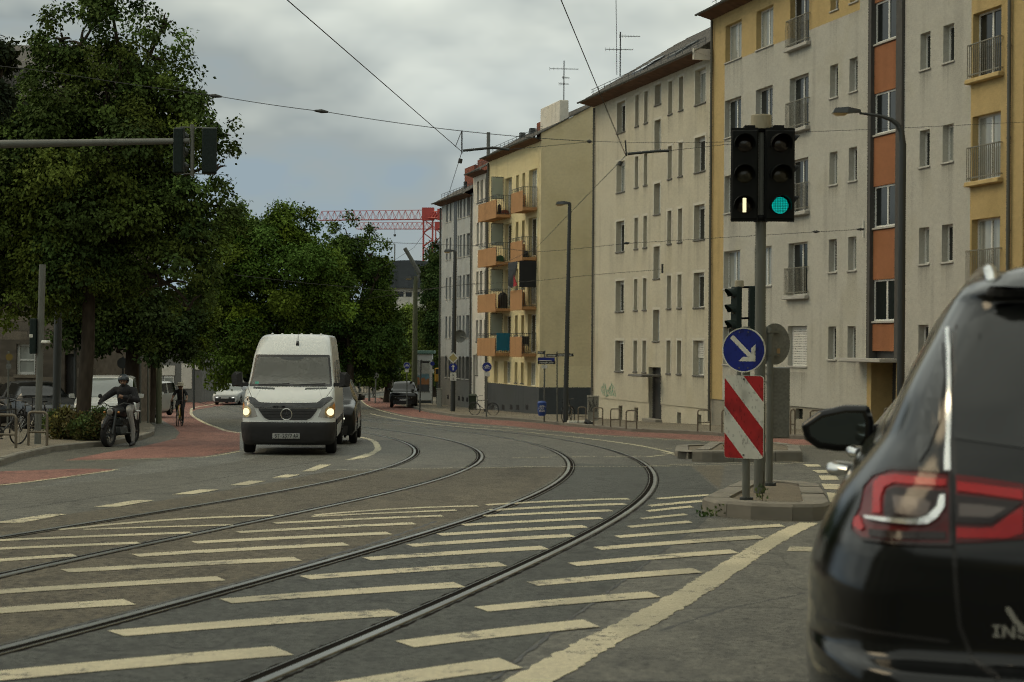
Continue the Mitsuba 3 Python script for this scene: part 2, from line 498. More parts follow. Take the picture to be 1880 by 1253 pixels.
TAR = mat('tar', mikit.proc(lambda p, n, uv: mi.Color3f([.020, .020, .019]) * (.6 + .9 * mikit.noise(p.x * 20, p.y * 20, 0))), .55)
for lab, pts, w in (('dark tar seam along the patch right of the hatching', [(1262, 978), (1205, 1022), (1110, 1092), (1010, 1165), (905, 1250)], .03), ('tar seam across the near right lane', [(1210, 1160), (1330, 1120), (1480, 1090), (1500, 1086)], .035),
                    ('tar seam along the oncoming lane', [(30, 935), (240, 905), (420, 876), (560, 852), (660, 832)], .035), ('tar seam across both tracks', [(300, 907), (520, 898), (760, 902), (950, 912), (1150, 911)], .03),
                    ('jagged tar repair beside the third rail', [(60, 1172), (250, 1122), (440, 1072), (560, 1036), (690, 997), (800, 958)], .06), ('tar seam in the junction behind the tracks', [(1225, 880), (1290, 868), (1420, 862)], .04)):
    put(thing('tar_seam', lab, kind='structure'), sheet(ribbon(np.array([gnd(x, y) for x, y in pts]), w, 0, w * .45), .0032), TAR)
# red cycle lanes
redR = area([(662, 731), (672, 744), (700, 752.5), (756, 765.5), (860, 777), (939, 783), (1080, 797), (1200, 804), (1337, 812), (1500, 818), (1900, 832),
             (1900, 812), (1500, 807), (1337, 802.5), (1290, 799), (1160, 793), (1067, 785), (992, 777.5), (939, 773), (843, 767), (788, 758), (754, 749), (716, 740), (724, 731)])
redL = area([(383, 737), (440, 737), (430, 741), (362, 752), (350, 757), (366, 772), (396, 785), (440, 795), (440, 827), (376, 838.5), (268, 842), (118, 846), (190, 832), (262, 820),
             (322, 806), (330, 795), (318, 783), (292, 768), (279, 752), (286, 744), (330, 739)])
redF = area([(0, 866), (150, 861), (212, 862), (150, 873), (60, 884), (0, 890), (-120, 908), (-120, 880)])
for poly, lab in ((redR, 'red cycle lane curving along the right kerb'), (redL, 'red cycle lane on the left with the cyclist'), (redF, 'red cycle crossing patch at the left edge')):
    k = thing('cycle_lane', lab, kind='structure')
    put(k, sheet(poly, .003), REDLANE)

# painted markings
mk = lambda lab, name='road_marking', group=None: thing(name, lab, 'road marking', group)
G = lambda pts: np.array([gnd(x, y) for x, y in pts])


def spl(pts, n=60):
    p = G(pts)
    s = np.r_[0, np.cumsum(np.linalg.norm(np.diff(p, axis=0), axis=1))]
    return np.column_stack([PchipInterpolator(s, p[:, k])(np.linspace(0, s[-1], n)) for k in (0, 1)])


LINES = [
    ('white edge line between right cycle lane and roadway', [(662, 732), (669, 741), (700, 754.5), (761, 768.5), (852, 780), (943, 787), (1034, 794), (1120, 801), (1337, 813), (1480, 819), (1880, 834)], .11, .01),
    ('white line curving along the tram track towards the far island', [(680, 760), (761, 775), (852, 785), (943, 792), (1034, 801), (1120, 811), (1185, 821), (1236, 833)], .12, .01),
    ('white edge line between left cycle lane and oncoming lane', [(420, 737), (362, 748), (351, 757), (368, 773), (398, 785), (438, 795), (520, 800)], .16, .01),
    ('white curved line behind the white van', [(660, 803), (680, 808), (692, 818), (690, 829), (672, 838), (640, 845)], .16, .01),
    ('worn white line along the lower edge of the left cycle lane', [(120, 847), (268, 843.5), (376, 840), (440, 829)], .1, .03),
    ('worn white line along the red crossing patch at the left edge', [(0, 892), (90, 881), (215, 863)], .1, .035),
    ('thin white crossing line across both tram tracks', [(610, 864), (800, 860.5), (940, 858.5), (1180, 857.5), (1400, 853), (1475, 850)], .08, .02),
    ('cracked white border line of the hatched area leading to the sign island', [(1484, 961), (1467, 969), (1423, 991.5), (1355, 1033), (1268, 1090), (1182, 1139), (1102, 1180), (1015, 1229), (940, 1270)], .215, .022),
    ('thin white line at the front of the far island', [(1185, 857), (1300, 852), (1470, 848.5)], .09, .02)]
for lab, pts, w, jag in LINES:
    put(mk(lab), sheet(ribbon(spl(pts), w, 0, jag), .0058), PAINT)
for i, (bl, br, tr, tl) in enumerate((((-20, 962), (42, 961), (123, 945), (90, 945)), ((172, 932), (216, 931.5), (283, 920), (246, 919.5)), ((315, 909), (353, 908.5), (403, 900), (368, 899.5)), ((420, 892), (454, 891.5), (488, 884), (458, 883.5)), ((499, 878), (529, 877.5), (551, 872.5), (525, 872)),
                                      ((554, 866.5), (576, 866), (608, 854), (588, 853.5)), ((645, 842.5), (668, 842), (690, 834), (672, 833.5)), ((-170, 990), (-120, 989), (-40, 970), (-80, 970)))):
    where = ['second from the left edge', 'third', 'fourth', 'fifth', 'sixth', 'just beyond the thin crossing line', 'beside the white van', 'nearest'][i]
    put(mk(f'white lane dash of the broken line, {where}', 'lane_dash', 'lane dashes left of the tracks'), sheet(Polygon(G([bl, br, tr, tl])).buffer(0), .0058), PAINT)
for i, q in enumerate((((940, 840.5), (1016, 840)), ((1048, 840), (1095, 839.5)), ((1110, 839.5), (1180, 838)), ((1186, 840), (1222, 836)), ((1190, 823), (1236, 824)), ((1216, 832), (1262, 838)))):
    put(mk('thin white crossing dash before the far island, ' + ('leftmost', 'second from the left', 'third from the left', 'fourth from the left', 'upper one at the island', 'lower one at the island')[i], 'crossing_dash', 'crossing dashes on the tracks'), sheet(ribbon(G(q), .12, 0, .015), .0058), PAINT)
for i, q in enumerate((((1474, 853), (1502, 853), (1508, 857.4), (1483, 857.8)), ((1491, 864), (1521, 864.3), (1529, 869.5), (1501, 869.5)), ((1503, 874), (1534, 874), (1541, 882), (1508, 882)), ((1508, 889), (1542, 890), (1546, 900), (1514, 899)),
                      ((1518, 905), (1546, 907), (1548, 926), (1523, 923)), ((1450, 1005), (1494, 1006), (1494, 1014), (1445, 1013)))):
    lab = 'white block marking beside the sign island, ' + ('farthest of its row', 'second of its row', 'middle of its row', 'fourth of its row', 'nearest of its row')[i] if i < 5 else 'single white block marking left of the dark estate car'
    put(mk(lab, 'block_marking', 'white blocks beside the sign island' if i < 5 else None), sheet(Polygon(G(q)).buffer(0), .0058), PAINT)
BARS = [  # left tip, right tip, thickness (photograph pixels)
    [((105, 973), (505, 949), 3, .5), ((150, 972.5), (430, 966), 2.5, 0), ((-30, 993), (355, 981), 4, 0), ((-60, 1010), (260, 1000), 4.5, 0), ((-80, 1034), (142, 1023), 5.5, 0)],
    [((575, 946), (880, 931), 2.5, .5), ((570, 948.5), (840, 939), 2.5, 0), ((500, 960.5), (815, 949.5), 3.5, 0), ((432, 977), (765, 964), 4.5, 0), ((350, 995.5), (720, 982.5), 5.5, 0), ((242, 1019), (642, 1003), 6.5, 0),
     ((110, 1047), (555, 1031), 8, 0), ((-40, 1087), (415, 1067.5), 9, 0), ((-90, 1124), (250, 1112), 12, 0)],
    [((890, 927), (1157, 918), 3, .4), ((895, 936.5), (1152, 928), 4, .2), ((885, 947), (1127, 940), 4, 0), ((845, 963.5), (1108, 954), 4.5, 0), ((800, 981), (1080, 970), 5.5, 0), ((745, 1000.5), (1057, 987), 6.5, 0),
     ((665, 1025), (1008, 1010), 7.5, 0), ((550, 1059), (932, 1041), 9, 0), ((402, 1101.5), (855, 1080), 11, 0), ((197, 1160), (740, 1132), 14, 0), ((-60, 1240), (540, 1205), 19, 0)],
    [((1204, 915.5), (1306, 911), 3, 0), ((1187, 928.5), (1299, 922), 4, 0), ((1185, 938.5), (1274, 932.5), 3.5, 0), ((1174, 952.5), (1263, 947), 3.5, 0), ((1150, 967), (1272, 961), 4.5, 0), ((1127, 985), (1442, 968), 5.5, 0),
     ((1089, 1006), (1405, 990), 7, 0), ((1042, 1035), (1357, 1017), 8, 0), ((966, 1070), (1291, 1053), 10, 0), ((870, 1116), (1213, 1098), 12, 0), ((725, 1179), (1102, 1153), 16, 0), ((600, 1257), (960, 1229), 22, 0)]]
NTH = ['farthest', 'second', 'third', 'fourth', 'fifth', 'sixth', 'seventh', 'eighth', 'ninth', 'tenth', 'eleventh', 'twelfth']
places = ('left of the left track', 'between the two tracks', 'between the rails of the right track', 'right of the right track')
for grp, where in zip(BARS, places):
    for bi, (a, b, t, bow) in enumerate(grp):
        s = np.linspace(0, 1, 9)
        sag = lambda q: 4 * (.05 + .30 * bow) * q * (1 - q) * abs(b[1] - a[1])
        tr, bl = (b[0] - 2.0 * t, b[1] - .85 * t), (a[0] + 2.2 * t, a[1] + .75 * t)
        top = [(a[0] + (tr[0] - a[0]) * q, a[1] + (tr[1] - a[1]) * q - sag(q)) for q in s]
        bot = [(bl[0] + (b[0] - bl[0]) * q, bl[1] + (b[1] - bl[1]) * q - sag(q)) for q in s]
        pg = Polygon(G(top + bot[::-1])).buffer(0)
        put(mk((f'cream hatching bar {where}, ' + ('nearest to the camera' if bi == len(grp) - 1 else NTH[bi] + ' counted from afar' if bi else 'farthest from the camera')), 'hatching_bar', f'hatching bars {where}'), sheet(pg, .0058), PAINT)


# pavements with kerb stones
def pavement(lab, edge, back, lift=.13, closed=False):
    """edge: kerb line (world), back: the rest of the outline"""
    k = thing('pavement', lab, kind='structure')
    e = np.asarray(edge)
    poly = Polygon(np.vstack([e, back])).buffer(0)
    L = LineString(e)
    strip = L.buffer(.15, cap_style='flat')
    put(k, sheet(poly.difference(L.buffer(.148, cap_style='flat')), lift), PAVE)
    n = min(280, int(L.length / 1.0))
    for i in range(n):
        a, b = L.length * i / n + .006, L.length * (i + 1) / n - .006
        m = 4
        q = np.array([L.interpolate(t).coords[0] for t in np.linspace(a, b, m)])
        t = np.gradient(q, axis=0)
        t /= np.linalg.norm(t, axis=1, keepdims=True)
        nn = np.column_stack([-t[:, 1], t[:, 0]])
        if poly.buffer(.01).contains(Point(q[1] + nn[1] * .3)):
            pass
        else:
            nn = -nn
        dz = lift + rng.uniform(-.006, .006)
        pr = [(0, -.05), (0, dz - .02), (.02, dz), (.145, dz), (.147, -.05)]
        v = np.vstack([np.column_stack([q + nn * o, gz(q[:, 1]) + h]) for o, h in pr])
        f = [[j * m + c, j * m + c + 1, (j + 1) * m + c + 1, (j + 1) * m + c] for j in range(4) for c in range(m - 1)]
        f += [[0, m, 2 * m, 2 * m], [0, 2 * m, 3 * m, 4 * m], [m - 1, 2 * m - 1, 3 * m - 1, 3 * m - 1], [m - 1, 3 * m - 1, 4 * m - 1, 5 * m - 1]]
        part(k, 'kerb_stone', tm(v, f), KERB)
    return k


kr = np.array([gnd(*q) for q in ((712, 738), (754, 748), (788, 757), (843, 766), (939, 772), (992, 776.5), (1067, 785), (1160, 793), (1290, 799), (1337, 802.5), (1500, 808), (1900, 818))])
pavement('grey paved pavement before the apartment houses on the right', kr, [[45, kr[-1][1]], [45, 130], [-9, 150], [kr[0][0] - 1.5, kr[0][1] + 10]])
kl = np.array([gnd(*q) for q in ((-260, 905), (-100, 872), (0, 857), (38, 843.5), (96, 830), (165, 822), (199, 819.5), (262, 808), (283, 799), (284, 790))])
pavement('brown paved pavement on the left with bicycle racks', kl, [gnd(268, 778), gnd(258, 760), gnd(262, 749), gnd(300, 742), gnd(372, 736), [-70, 170], [-70, kl[0][1]]])
kf = np.array([gnd(*q) for q in ((663, 727), (700, 722), (745, 719))])
pavement('far pavement under the trees', kf, [[-8, 175], [-30, 175]])
# ---------------------------------------------------------------- apartment houses on the right
DV = np.array([-.267, 1.0])
DV /= np.linalg.norm(DV)
NV = np.array([-DV[1], DV[0]])       # towards the street


class Facade:
    """a wall plane through o along d (away from the eye); local: s along d, z up, w inwards"""
    def __init__(self, key, o, d=DV):
        self.key, self.o, self.d = key, np.asarray(o, float), np.asarray(d, float)
        self.n = np.array([-self.d[1], self.d[0]])
        self.M = frame((self.o[0], self.o[1], 0), (*-self.d, 0), (*-self.n, 0), (0, 0, 1))   # x = towards the eye, y = inwards

    def s(self, x, y=630, w=0.0):     # s of the plane (w inwards) seen at pixel (x, y)
        o = self.o - self.n * w
        k = ray(x, y)[0]
        return (k * o[1] - o[0]) / (self.d[0] - k * self.d[1])

    def z(self, x, y, w=0.0):
        o = self.o - self.n * w
        Y = o[1] + self.d[1] * self.s(x, y, w)
        return CZ + ray(x, y)[2] * Y

    def X(self, m):                   # mesh (x = s, y = inwards, z) to the world
        m = m.copy()
        m.vertices[:, 0] *= -1
        m.faces = m.faces[:, ::-1]
        return xf(m, self.M)

    def wall(self, name, poly, m, depth=.34, w0=0.0, **kw):
        """poly in (s, z)"""
        ms = []
        for g in polys(poly):
            e = ext(g, w0, w0 + depth)
            v = e.vertices
            ms.append(tm(np.column_stack([v[:, 0], v[:, 2], v[:, 1]]), e.faces[:, ::-1]))
        return part(self.key, name, self.X(cat(ms)), m, **kw)

    def box(self, s0, s1, w0, w1, z0, z1, bev=0):
        return self.X(bx(s0, s1, w0, w1, z0, z1, bev))

    def window(self, s0, s1, z0, z1, w=.2, mull=0, curtain=False, sill=True, sillm=None, fr=.055, tilt=False, frm=WHITEFRAME, shutter=0, bar=True):
        """an opening's window: a frame holding pane and sill"""
        s0, s1 = min(s0, s1), max(s0, s1)
        k = uniq(self.key + '__window')
        o = sbox(s0, z0, s1, z1)
        inner = o.buffer(-fr, join_style='mitre')
        for i in range(mull):
            c = s0 + (s1 - s0) * (i + 1) / (mull + 1)
            inner = inner.difference(sbox(c - fr * .7, z0, c + fr * .7, z1))
        e = ext(o.difference(inner), w, w + .07)
        fm = [tm(np.column_stack([e.vertices[:, 0], e.vertices[:, 2], e.vertices[:, 1]]), e.faces[:, ::-1])]
        if tilt:
            g = polys(inner)[-1]
            a0, b0, a1, b1 = g.bounds
            r = g.difference(g.buffer(-.045, join_style='mitre'))
            e = ext(r, 0, .04)
            v = np.column_stack([e.vertices[:, 0], e.vertices[:, 2] + w + .03 + (e.vertices[:, 1] - b0) * .13, e.vertices[:, 1]])
            fm.append(tm(v, e.faces[:, ::-1]))
        put(k, self.X(cat(fm)), frm)
        part(k, 'pane', self.box(s0 + fr * .5, s1 - fr * .5, w + .03, w + .05, z0 + fr * .5, z1 - fr * .5), PANEC if curtain else PANE)
        if sill:
            part(k, 'sill', self.box(s0 - .05, s1 + .05, -.055, w, z0 - .05, z0 + .012, .012), sillm or SILL)
        if shutter:
            zt = z1 - (z1 - z0) * shutter
            sl = [self.box(s0 + .02, s1 - .02, w - .035, w - .012, a + .006, a + .082, .01) for a in np.arange(zt, z1 - .05, .09)]
            part(k, 'shutter', cat(sl), WHITEFRAME)
        return k

    def railing(self, s0, s1, z0, h=.95, out=.12, gap=.11):
        ms = [self.box(s0, s1, -out - .02, -out + .02, z0 + h - .03, z0 + h), self.box(s0, s1, -out - .012, -out + .012, z0 + .06, z0 + .09)]
        for s in (s0, s1):
            ms += [self.box(s - .015, s + .015, -out, .02, z0 + h - .03, z0 + h), self.box(s - .015, s + .015, -out, .02, z0 + .06, z0 + .09)]
        for s in np.arange(s0, s1 + .01, (s1 - s0) / max(2, round((s1 - s0) / gap))):
            ms.append(self.box(s - .009, s + .009, -out - .009, -out + .009, z0 - .0, z0 + h))
        return part(self.key, 'railing', cat(ms), RAILM)

    def pipe(self, s, z0, z1, r=.055, w=-.09):
        p = self.X(tube([(s, w, z0), (s, w, z1)], r, 10))
        rings = [self.X(tube([(s, w, z), (s, w, z + .06)], r + .012, 10)) for z in np.arange(z0 + 1.2, z1, 2.6)]
        k = part(self.key, 'downpipe', p, PIPEM, smooth=40)
        [part(k, 'pipe_bracket', g_, PIPEM) for g_ in rings]


SILL = mat('sill', (.30, .29, .26), .6)
SILLD = mat('sill_dark', (.10, .095, .085), .7)
RAILM = mat('railing', (.20, .19, .15), .5, .3)
PIPEM = mat('downpipe', (.10, .098, .085), .5, .3)
W_GREY = mat('plaster_grey', plaster((.415, .408, .360), .15, .12, 3.), .9, spec=.2)
W_YEL = mat('plaster_yellow', plaster((.43, .325, .155), .16, .08, 7.), .9, spec=.2)
W_ORANGE = mat('plaster_orange', plaster((.29, .125, .060), .15, .08, 11.), .85, spec=.2)
W_DARK = mat('plaster_dark', plaster((.062, .060, .055), .1, .1, 1.), .8)
W_BEIGE = mat('plaster_beige', plaster((.475, .445, .350), .13, .12, 21.), .9, spec=.2)
W_PLINTH = mat('plaster_plinth', plaster((.26, .245, .20), .3, .12, 31.), .9)
W_CREAM = mat('plaster_cream', plaster((.60, .52, .305), .10, .06, 41.), .9, spec=.2)
W_SAND = mat('plaster_sand', plaster((.58, .50, .315), .10, .08, 51.), .9, spec=.2)
W_WHITE = mat('plaster_white', plaster((.58, .55, .48), .2, .08, 61.), .9, spec=.2)
W_BLUEGREY = mat('plaster_bluegrey', plaster((.36, .375, .37), .15, .08, 71.), .9, spec=.2)
W_MIDGREY = mat('plaster_midgrey', plaster((.135, .135, .125), .2, .1, 81.), .9)
W_SLATE = mat('plaster_slate', plaster((.050, .057, .062), .2, .15, 91.), .85)
W_BALC = mat('balcony_panel', plaster((.36, .20, .095), .12, .08, 101.), .85, spec=.2)
TRIM = mat('window_trim', (.50, .48, .41), .8)
ROOF = mat('roof_tiles', mikit.proc(lambda p, n, uv: mi.Color3f([.072, .068, .060]) * (.6 + .8 * mikit.cell_rand(dr.floor(p.x * 3.3), dr.floor(p.y * 3.3), dr.floor(p.z * 3.3)))), .75)
WOODEAVE = mat('eaves_wood', mikit.proc(lambda p, n, uv: mi.Color3f([.11, .055, .03]) * (.7 + .6 * mikit.noise(p.x * 5, p.y * 5, p.z * 9))), .8)
BRICK = mat('chimney_brick', plaster((.17, .052, .03), .2, .3, 15.), .9)
DOORM = mat('door_dark', (.035, .034, .032), .5)


def roof(F_, s0, s1, ze, over=.55, run=5.2, slope=.60, gut=True, name='roof'):
    """tiled pitched roof over the facade from s0 to s1, eaves at height ze"""
    rows, ms = int(run / .33), []
    for i in range(rows):
        w0, w1 = -over + i * .33, -over + (i + 1) * .33 + .03
        za, zb = ze + (w0 + over) * slope, ze + (w1 + over) * slope
        v = [(s0, w0, za + .035), (s1, w0, za + .035), (s1, w1, zb + .01), (s0, w1, zb + .01), (s0, w0, za - .005), (s1, w0, za - .005), (s0, w1, zb - .03), (s1, w1, zb - .03)]
        ms.append(tm(v, [[0, 1, 2, 3], [4, 5, 1, 0], [4, 0, 3, 6], [5, 7, 2, 1]]))
    k = part(F_.key, name, F_.X(cat(ms)), ROOF, kind='stuff')
    zr = ze + (run) * slope
    back = tm([(s0, -over + run, zr), (s1, -over + run, zr), (s1, -over + 2 * run, ze), (s0, -over + 2 * run, ze)], [[0, 1, 2, 3]])
    part(F_.key, 'rear_roof', F_.X(back), ROOF)
    under = F_.X(tm([(s0, -over + .02, ze - .03), (s1, -over + .02, ze - .03), (s1, .02, ze + .02 - .22), (s0, .02, ze + .02 - .22), (s0, -over + .02, ze), (s1, -over + .02, ze)],
                    [[0, 3, 2, 1], [4, 0, 1, 5]]))
    part(k, 'soffit', under, WOODEAVE)
    if gut:
        a = np.linspace(math.pi, 2 * math.pi, 7)
        pr = [(-over - .065 + .065 * math.cos(t), ze + .0 + .065 * math.sin(t)) for t in a]
        v = [(s, w, z) for s in (s0, s1) for w, z in pr]
        part(k, 'gutter', F_.X(tm(v, [[j, j + 1, 8 + j, 7 + j] for j in range(6)])), PIPEM, smooth=60)
        part(k, 'snow_guard', cat([F_.box(s0 + .2, s1 - .2, -over + .55, -over + .57, ze + .62, ze + .64), F_.box(s0 + .2, s1 - .2, -over + .55, -over + .57, ze + .50, ze + .515)] +
                                  [F_.box(s, s + .02, -over + .55, -over + .57, ze + .3, ze + .64) for s in np.arange(s0 + .2, s1 - .2, .9)]), DARKMETAL)
    return k


def solid_back(F_, s0, s1, z1, m, depth=9.0):
    """sides and rear of the house behind its front wall"""
    part(F_.key, 'rear_wall', cat([F_.box(s0, s0 + .3, .34, depth, 0 - 1.5, z1), F_.box(s1 - .3, s1, .34, depth, -1.5, z1), F_.box(s0 + .3, s1 - .3, depth - .3, depth, -1.5, z1), F_.box(s0 + .3, s1 - .3, .75, .8, -1.5, z1)]), m)


# ---- A: long grey and yellow house nearest on the right
OX = at(1303, 640, 71.5)[:2]
kA = thing('apartment_house', 'grey and yellow apartment house with an orange panelled stair strip on the right', 'building')
A = Facade(kA, OX)


def rows(Fc, x, tops):
    return [Fc.z(x, y) for y in tops]


gA = CZ - 3.2
sA = lambda x, y=400: A.s(x, y)
s_right = A.s(1876)
storey = [A.z(1330, y) for y in (531, 394, 257, 117.5)]
zs1 = [storey[0] + 2.94 * (i - 1) for i in range(0, 5)]      # sill heights of the five upper floors, lowest first
d_ = (storey[3] - storey[0]) / 3
zs1 = [storey[0] + d_ * (i - 1) for i in range(5)]
hw = A.z(1330, 188.6) - storey[2]                             # window height
ZT = zs1[4] + hw + .75
cols = [('w', 1329.5, 1359), ('w', 1386, 1417), ('f', 1448, 1483), ('n', 1522, 1536.5), ('n', 1557.5, 1572.5)]
colsR = [('n', 1687.5, 1706), ('n', 1729.5, 1749.5), ('fy', 1784, 1836)]
ZP = A.z(1480, 746)                                           # top of the plinth
ZPL = A.z(1310, 733)
openA, jobs = [], []
sh = 0
for i, zz in enumerate(zs1):
    for kind, a, b in cols:
        s0, s1 = sA(b), sA(a)
        if kind == 'w':
            z0, z1 = zz, zz + hw
        elif kind == 'f':
            z0, z1 = (zz - .42, zz + hw - .02) if i else (zz + .02, zz + hw - .02)
        else:
            z0, z1 = zz + .30, zz + hw - .06
        openA.append(sbox(s0, z0, s1, z1))
        jobs.append((kind, s0, s1, z0, z1, i))
stair0, stair1 = sA(1650), sA(1594.5)
SILL_A = (OX, DV, [((sA(a) + sA(b)) / 2, (sA(a) - sA(b)) / 2, zs1[0] + (.3 if kd == 'n' else -.16 if kd[0] == 'f' else 0)) for kd, a, b in cols + colsR], float(d_))
W_GREY = mat('plaster_grey', plaster((.415, .408, .360), .15, .12, 3., SILL_A), .9, spec=.2)
front = sbox(stair1, ZPL, sA(1303.5), ZT).difference(unary_union(openA))
yel = unary_union([sbox(sA(1328.5), ZPL - 1, sA(1303), ZT), sbox(sA(1576), zs1[4] - .04, sA(1303), ZT)])
A.wall('front_wall', front.difference(yel), W_GREY)
A.wall('yellow_band', front.intersection(yel), W_YEL)
openR, z1R = [], []
for i, zz in enumerate(zs1):
    for kind, a, b in colsR:
        s0, s1 = sA(b), sA(a)
        if kind == 'n':
            z0, z1 = zz + .30, zz + hw - .06
            if i == 4:
                z1 -= 0
        else:
            z0, z1 = zz - .42, zz + hw - .02
        if i == 0 and kind == 'fy':
            z0 = zz
        openR.append(sbox(s0, z0, s1, z1))
        jobs.append((kind, s0, s1, z0, z1, i))
frR = sbox(s_right, ZPL - .6, sA(1659), ZT).difference(unary_union(openR))
yelR = sbox(s_right - 1, ZPL - 2, sA(1781), ZT)
A.wall('front_wall', frR.difference(yelR), W_GREY)
A.wall('yellow_band', frR.intersection(yelR), W_YEL)
A.wall('yellow_band', sbox(s_right - 14, ZPL - 1, s_right - .003, ZT), W_YEL, w0=.25)      # set back beyond the picture's edge
for kind, s0, s1, z0, z1, i in jobs:
    if kind == 'w':
        A.window(s0, s1, z0, z1, mull=1, tilt=(i in (2, 3, 4) and s1 > sA(1386) or i == 4), curtain=(i + int(s0 * 3)) % 3 == 1)
    elif kind in 'fy':
        A.window(s0, s1, z0, z1, mull=1, tilt=(kind == 'f' and i in (3, 4)), curtain=(kind == 'fy' and i != 3), sill=i == 0, shutter=1 if (kind == 'f' and i == 0) else 0)
        if i:
            part(kA, 'sill_slab', A.box(s0 - .16, s1 + .16, -.2, .02, z0 - .16, z0 - .02, .02), W_YEL if kind == 'fy' else SILL)
            A.railing(s0 - .1, s1 + .1, z0 + .02, .98)
    else:
        A.window(s0, s1, z0, z1, mull=0, curtain=(i + int(s0 * 3)) % 3 == 0, fr=.07)
# plinth with cellar windows
pl = sbox(stair1, -2, sA(1303.5), ZPL)
cw = [sbox(sA(1474), ZP - .5, sA(1461), ZP - .12), sbox(sA(1372), ZP - .5, sA(1360), ZP - .12)]
A.wall('plinth', pl.difference(unary_union(cw)), W_PLINTH, w0=.05, depth=.29)
A.wall('plinth', sbox(s_right, -2, sA(1659), ZPL - .6), W_PLINTH, w0=.05, depth=.29)
for c in cw:
    a = c.bounds
    part(kA, 'cellar_window', A.box(a[0], a[2], .2, .24, a[1], a[3]), PANE)
# stair strip: dark piers, orange panels, two-light windows, door with canopy
zdoor = A.z(1620, 660)
A.wall('stair_pier', sbox(sA(1600), zdoor - .02, stair1 - .002, ZT), W_DARK, w0=-.06, depth=.9)
A.wall('stair_pier', sbox(sA(1658.8), zdoor - .02, sA(1648), ZT), W_DARK, w0=-.10, depth=1.0)
pa, pb = sA(1648) + .002, sA(1600) - .002
strip = []
for i in range(4):
    zb = A.z(1612, (525, 389, 252, 88)[::1][i] if False else (587, 413, 247, 80)[i], .30)
    strip.append(zb)
zst = [A.z(1627, y, .30) for y in (590, 418, 247, 80)]
for i, zb in enumerate(zst):
    hgt = 1.36
    A.window(pa, pb, zb, zb + hgt, w=.12, mull=1, tilt=i == 0, sill=False, fr=.06)
    part(kA, 'stair_sill', A.box(pa, pb, .0, .2, zb - .07, zb, .01), SILL)
    nxt = (zst[i + 1] - .09) if i < 3 else ZT
    A.wall('stair_panel', sbox(pa, zb + hgt + .002, pb, nxt), W_ORANGE, w0=.06, depth=.3, label='orange stair panel')
zlow = A.z(1627, 645, .30)
A.wall('stair_panel', sbox(pa, zlow, pb, zst[0] - .09), W_ORANGE, w0=.06, depth=.3, label='orange stair panel')
part(kA, 'lintel', A.box(pa, pb, .2, .5, zlow - .32, zlow - .004), DOORM)
part(kA, 'door_canopy', A.box(sA(1655), sA(1578) , -.75, .3, zdoor - .10, zdoor + .03, .02), SILL)
part(kA, 'entrance_jamb', A.box(stair1 - .32, stair1 - .003, -.02, .9, -1, zdoor - .11), W_YEL)
part(kA, 'entrance_jamb', A.box(sA(1658), sA(1648), -.02, .9, -1, zdoor - .11), W_YEL)
dk = part(kA, 'front_door', A.box(sA(1648), stair1 - .33, .85, .92, -1, zdoor - .11), DOORM)
part(dk, 'door_pane', A.box(sA(1646), sA(1626), .835, .848, gA + .9, zdoor - .3), PANE)
roof(A, s_right - 14, sA(1303.5) - .0, ZT - .05, over=.62, run=5.5, slope=.6)
A.pipe(sA(1308), gA + .1, ZT - .3)
A.pipe(sA(1856), gA + .1, ZT - .3)
solid_back(A, s_right - 14, sA(1303.5), ZT, W_DARK)
part(kA, 'chimney', A.box(-1.2, -.5, 1.2, 2.0, ZT + .2, ZT + 2.6), BRICK)
hk = part(kA, 'wire_anchor', A.box(sA(1587.5), sA(1586), -.05, 0, A.z(1587, 436), A.z(1587, 405)), SIGNWHITE)

# ---- B: beige house
kB = thing('apartment_house', 'beige plastered apartment house with narrow windows and a grey tiled roof', 'building')
B = Facade(kB, OX)
SB = B.s(1090, 500)
zB = [B.z(1284, y) for y in (687.5, 575, 444, 316.5, 191)]
zB = list(np.linspace(B.z(1284, 690), B.z(1284, 191.5), 5))
hB = B.z(1284, 130) - B.z(1284, 194)
ZTB = B.z(1300, 98)
ZPB = B.z(1200, 741)
colB = [('w', 1131.5, 1146.5), ('n', 1165, 1171.5), ('n', 1181.5, 1188), ('n', 1225.5, 1233), ('n', 1245, 1252.5), ('w', 1274.5, 1294)]
ops, jb = [], []
for i, zz in enumerate(zB):
    for kind, a, b in colB:
        s0, s1 = B.s(b, 400), B.s(a, 400)
        z0, z1 = (zz, zz + hB) if kind == 'w' else (zz + .02, zz + hB + .0)
        ops.append(sbox(s0, z0, s1, z1))
        jb.append((kind, s0, s1, z0, z1, i, True))
stB = [(B.z(1207, b), B.z(1207, t)) for t, b in ((569, 627), (452.5, 512), (337, 394), (220.5, 276.5))] + [(B.z(1207, 193), B.z(1207, 156))]
for z0, z1 in stB:
    s0, s1 = B.s(1212, 400), B.s(1200.5, 400)
    ops.append(sbox(s0, z0, s1, z1))
    jb.append(('s', s0, s1, z0, z1, 0, True))
dB = sbox(B.s(1213, 700), -2, B.s(1190.5, 700), B.z(1200, 674.5))
SILL_B = (OX, DV, [((B.s(a, 400) + B.s(b, 400)) / 2, (B.s(a, 400) - B.s(b, 400)) / 2, zB[0]) for kd, a, b in colB], float(zB[1] - zB[0]))
W_BEIGE = mat('plaster_beige', plaster((.475, .445, .350), .13, .12, 21., SILL_B), .9, spec=.2)
wallB = sbox(0.003, ZPB, SB, ZTB).difference(unary_union(ops + [dB]))
B.wall('front_wall', wallB, W_BEIGE)
trim = unary_union([sbox(*o.bounds).buffer(.11, join_style='mitre').difference(o.buffer(.0)) for o in ops])
trim = unary_union([t.intersection(sbox(t.bounds[0], t.bounds[1] + .13, t.bounds[2], t.bounds[3])) for t in polys(trim)])
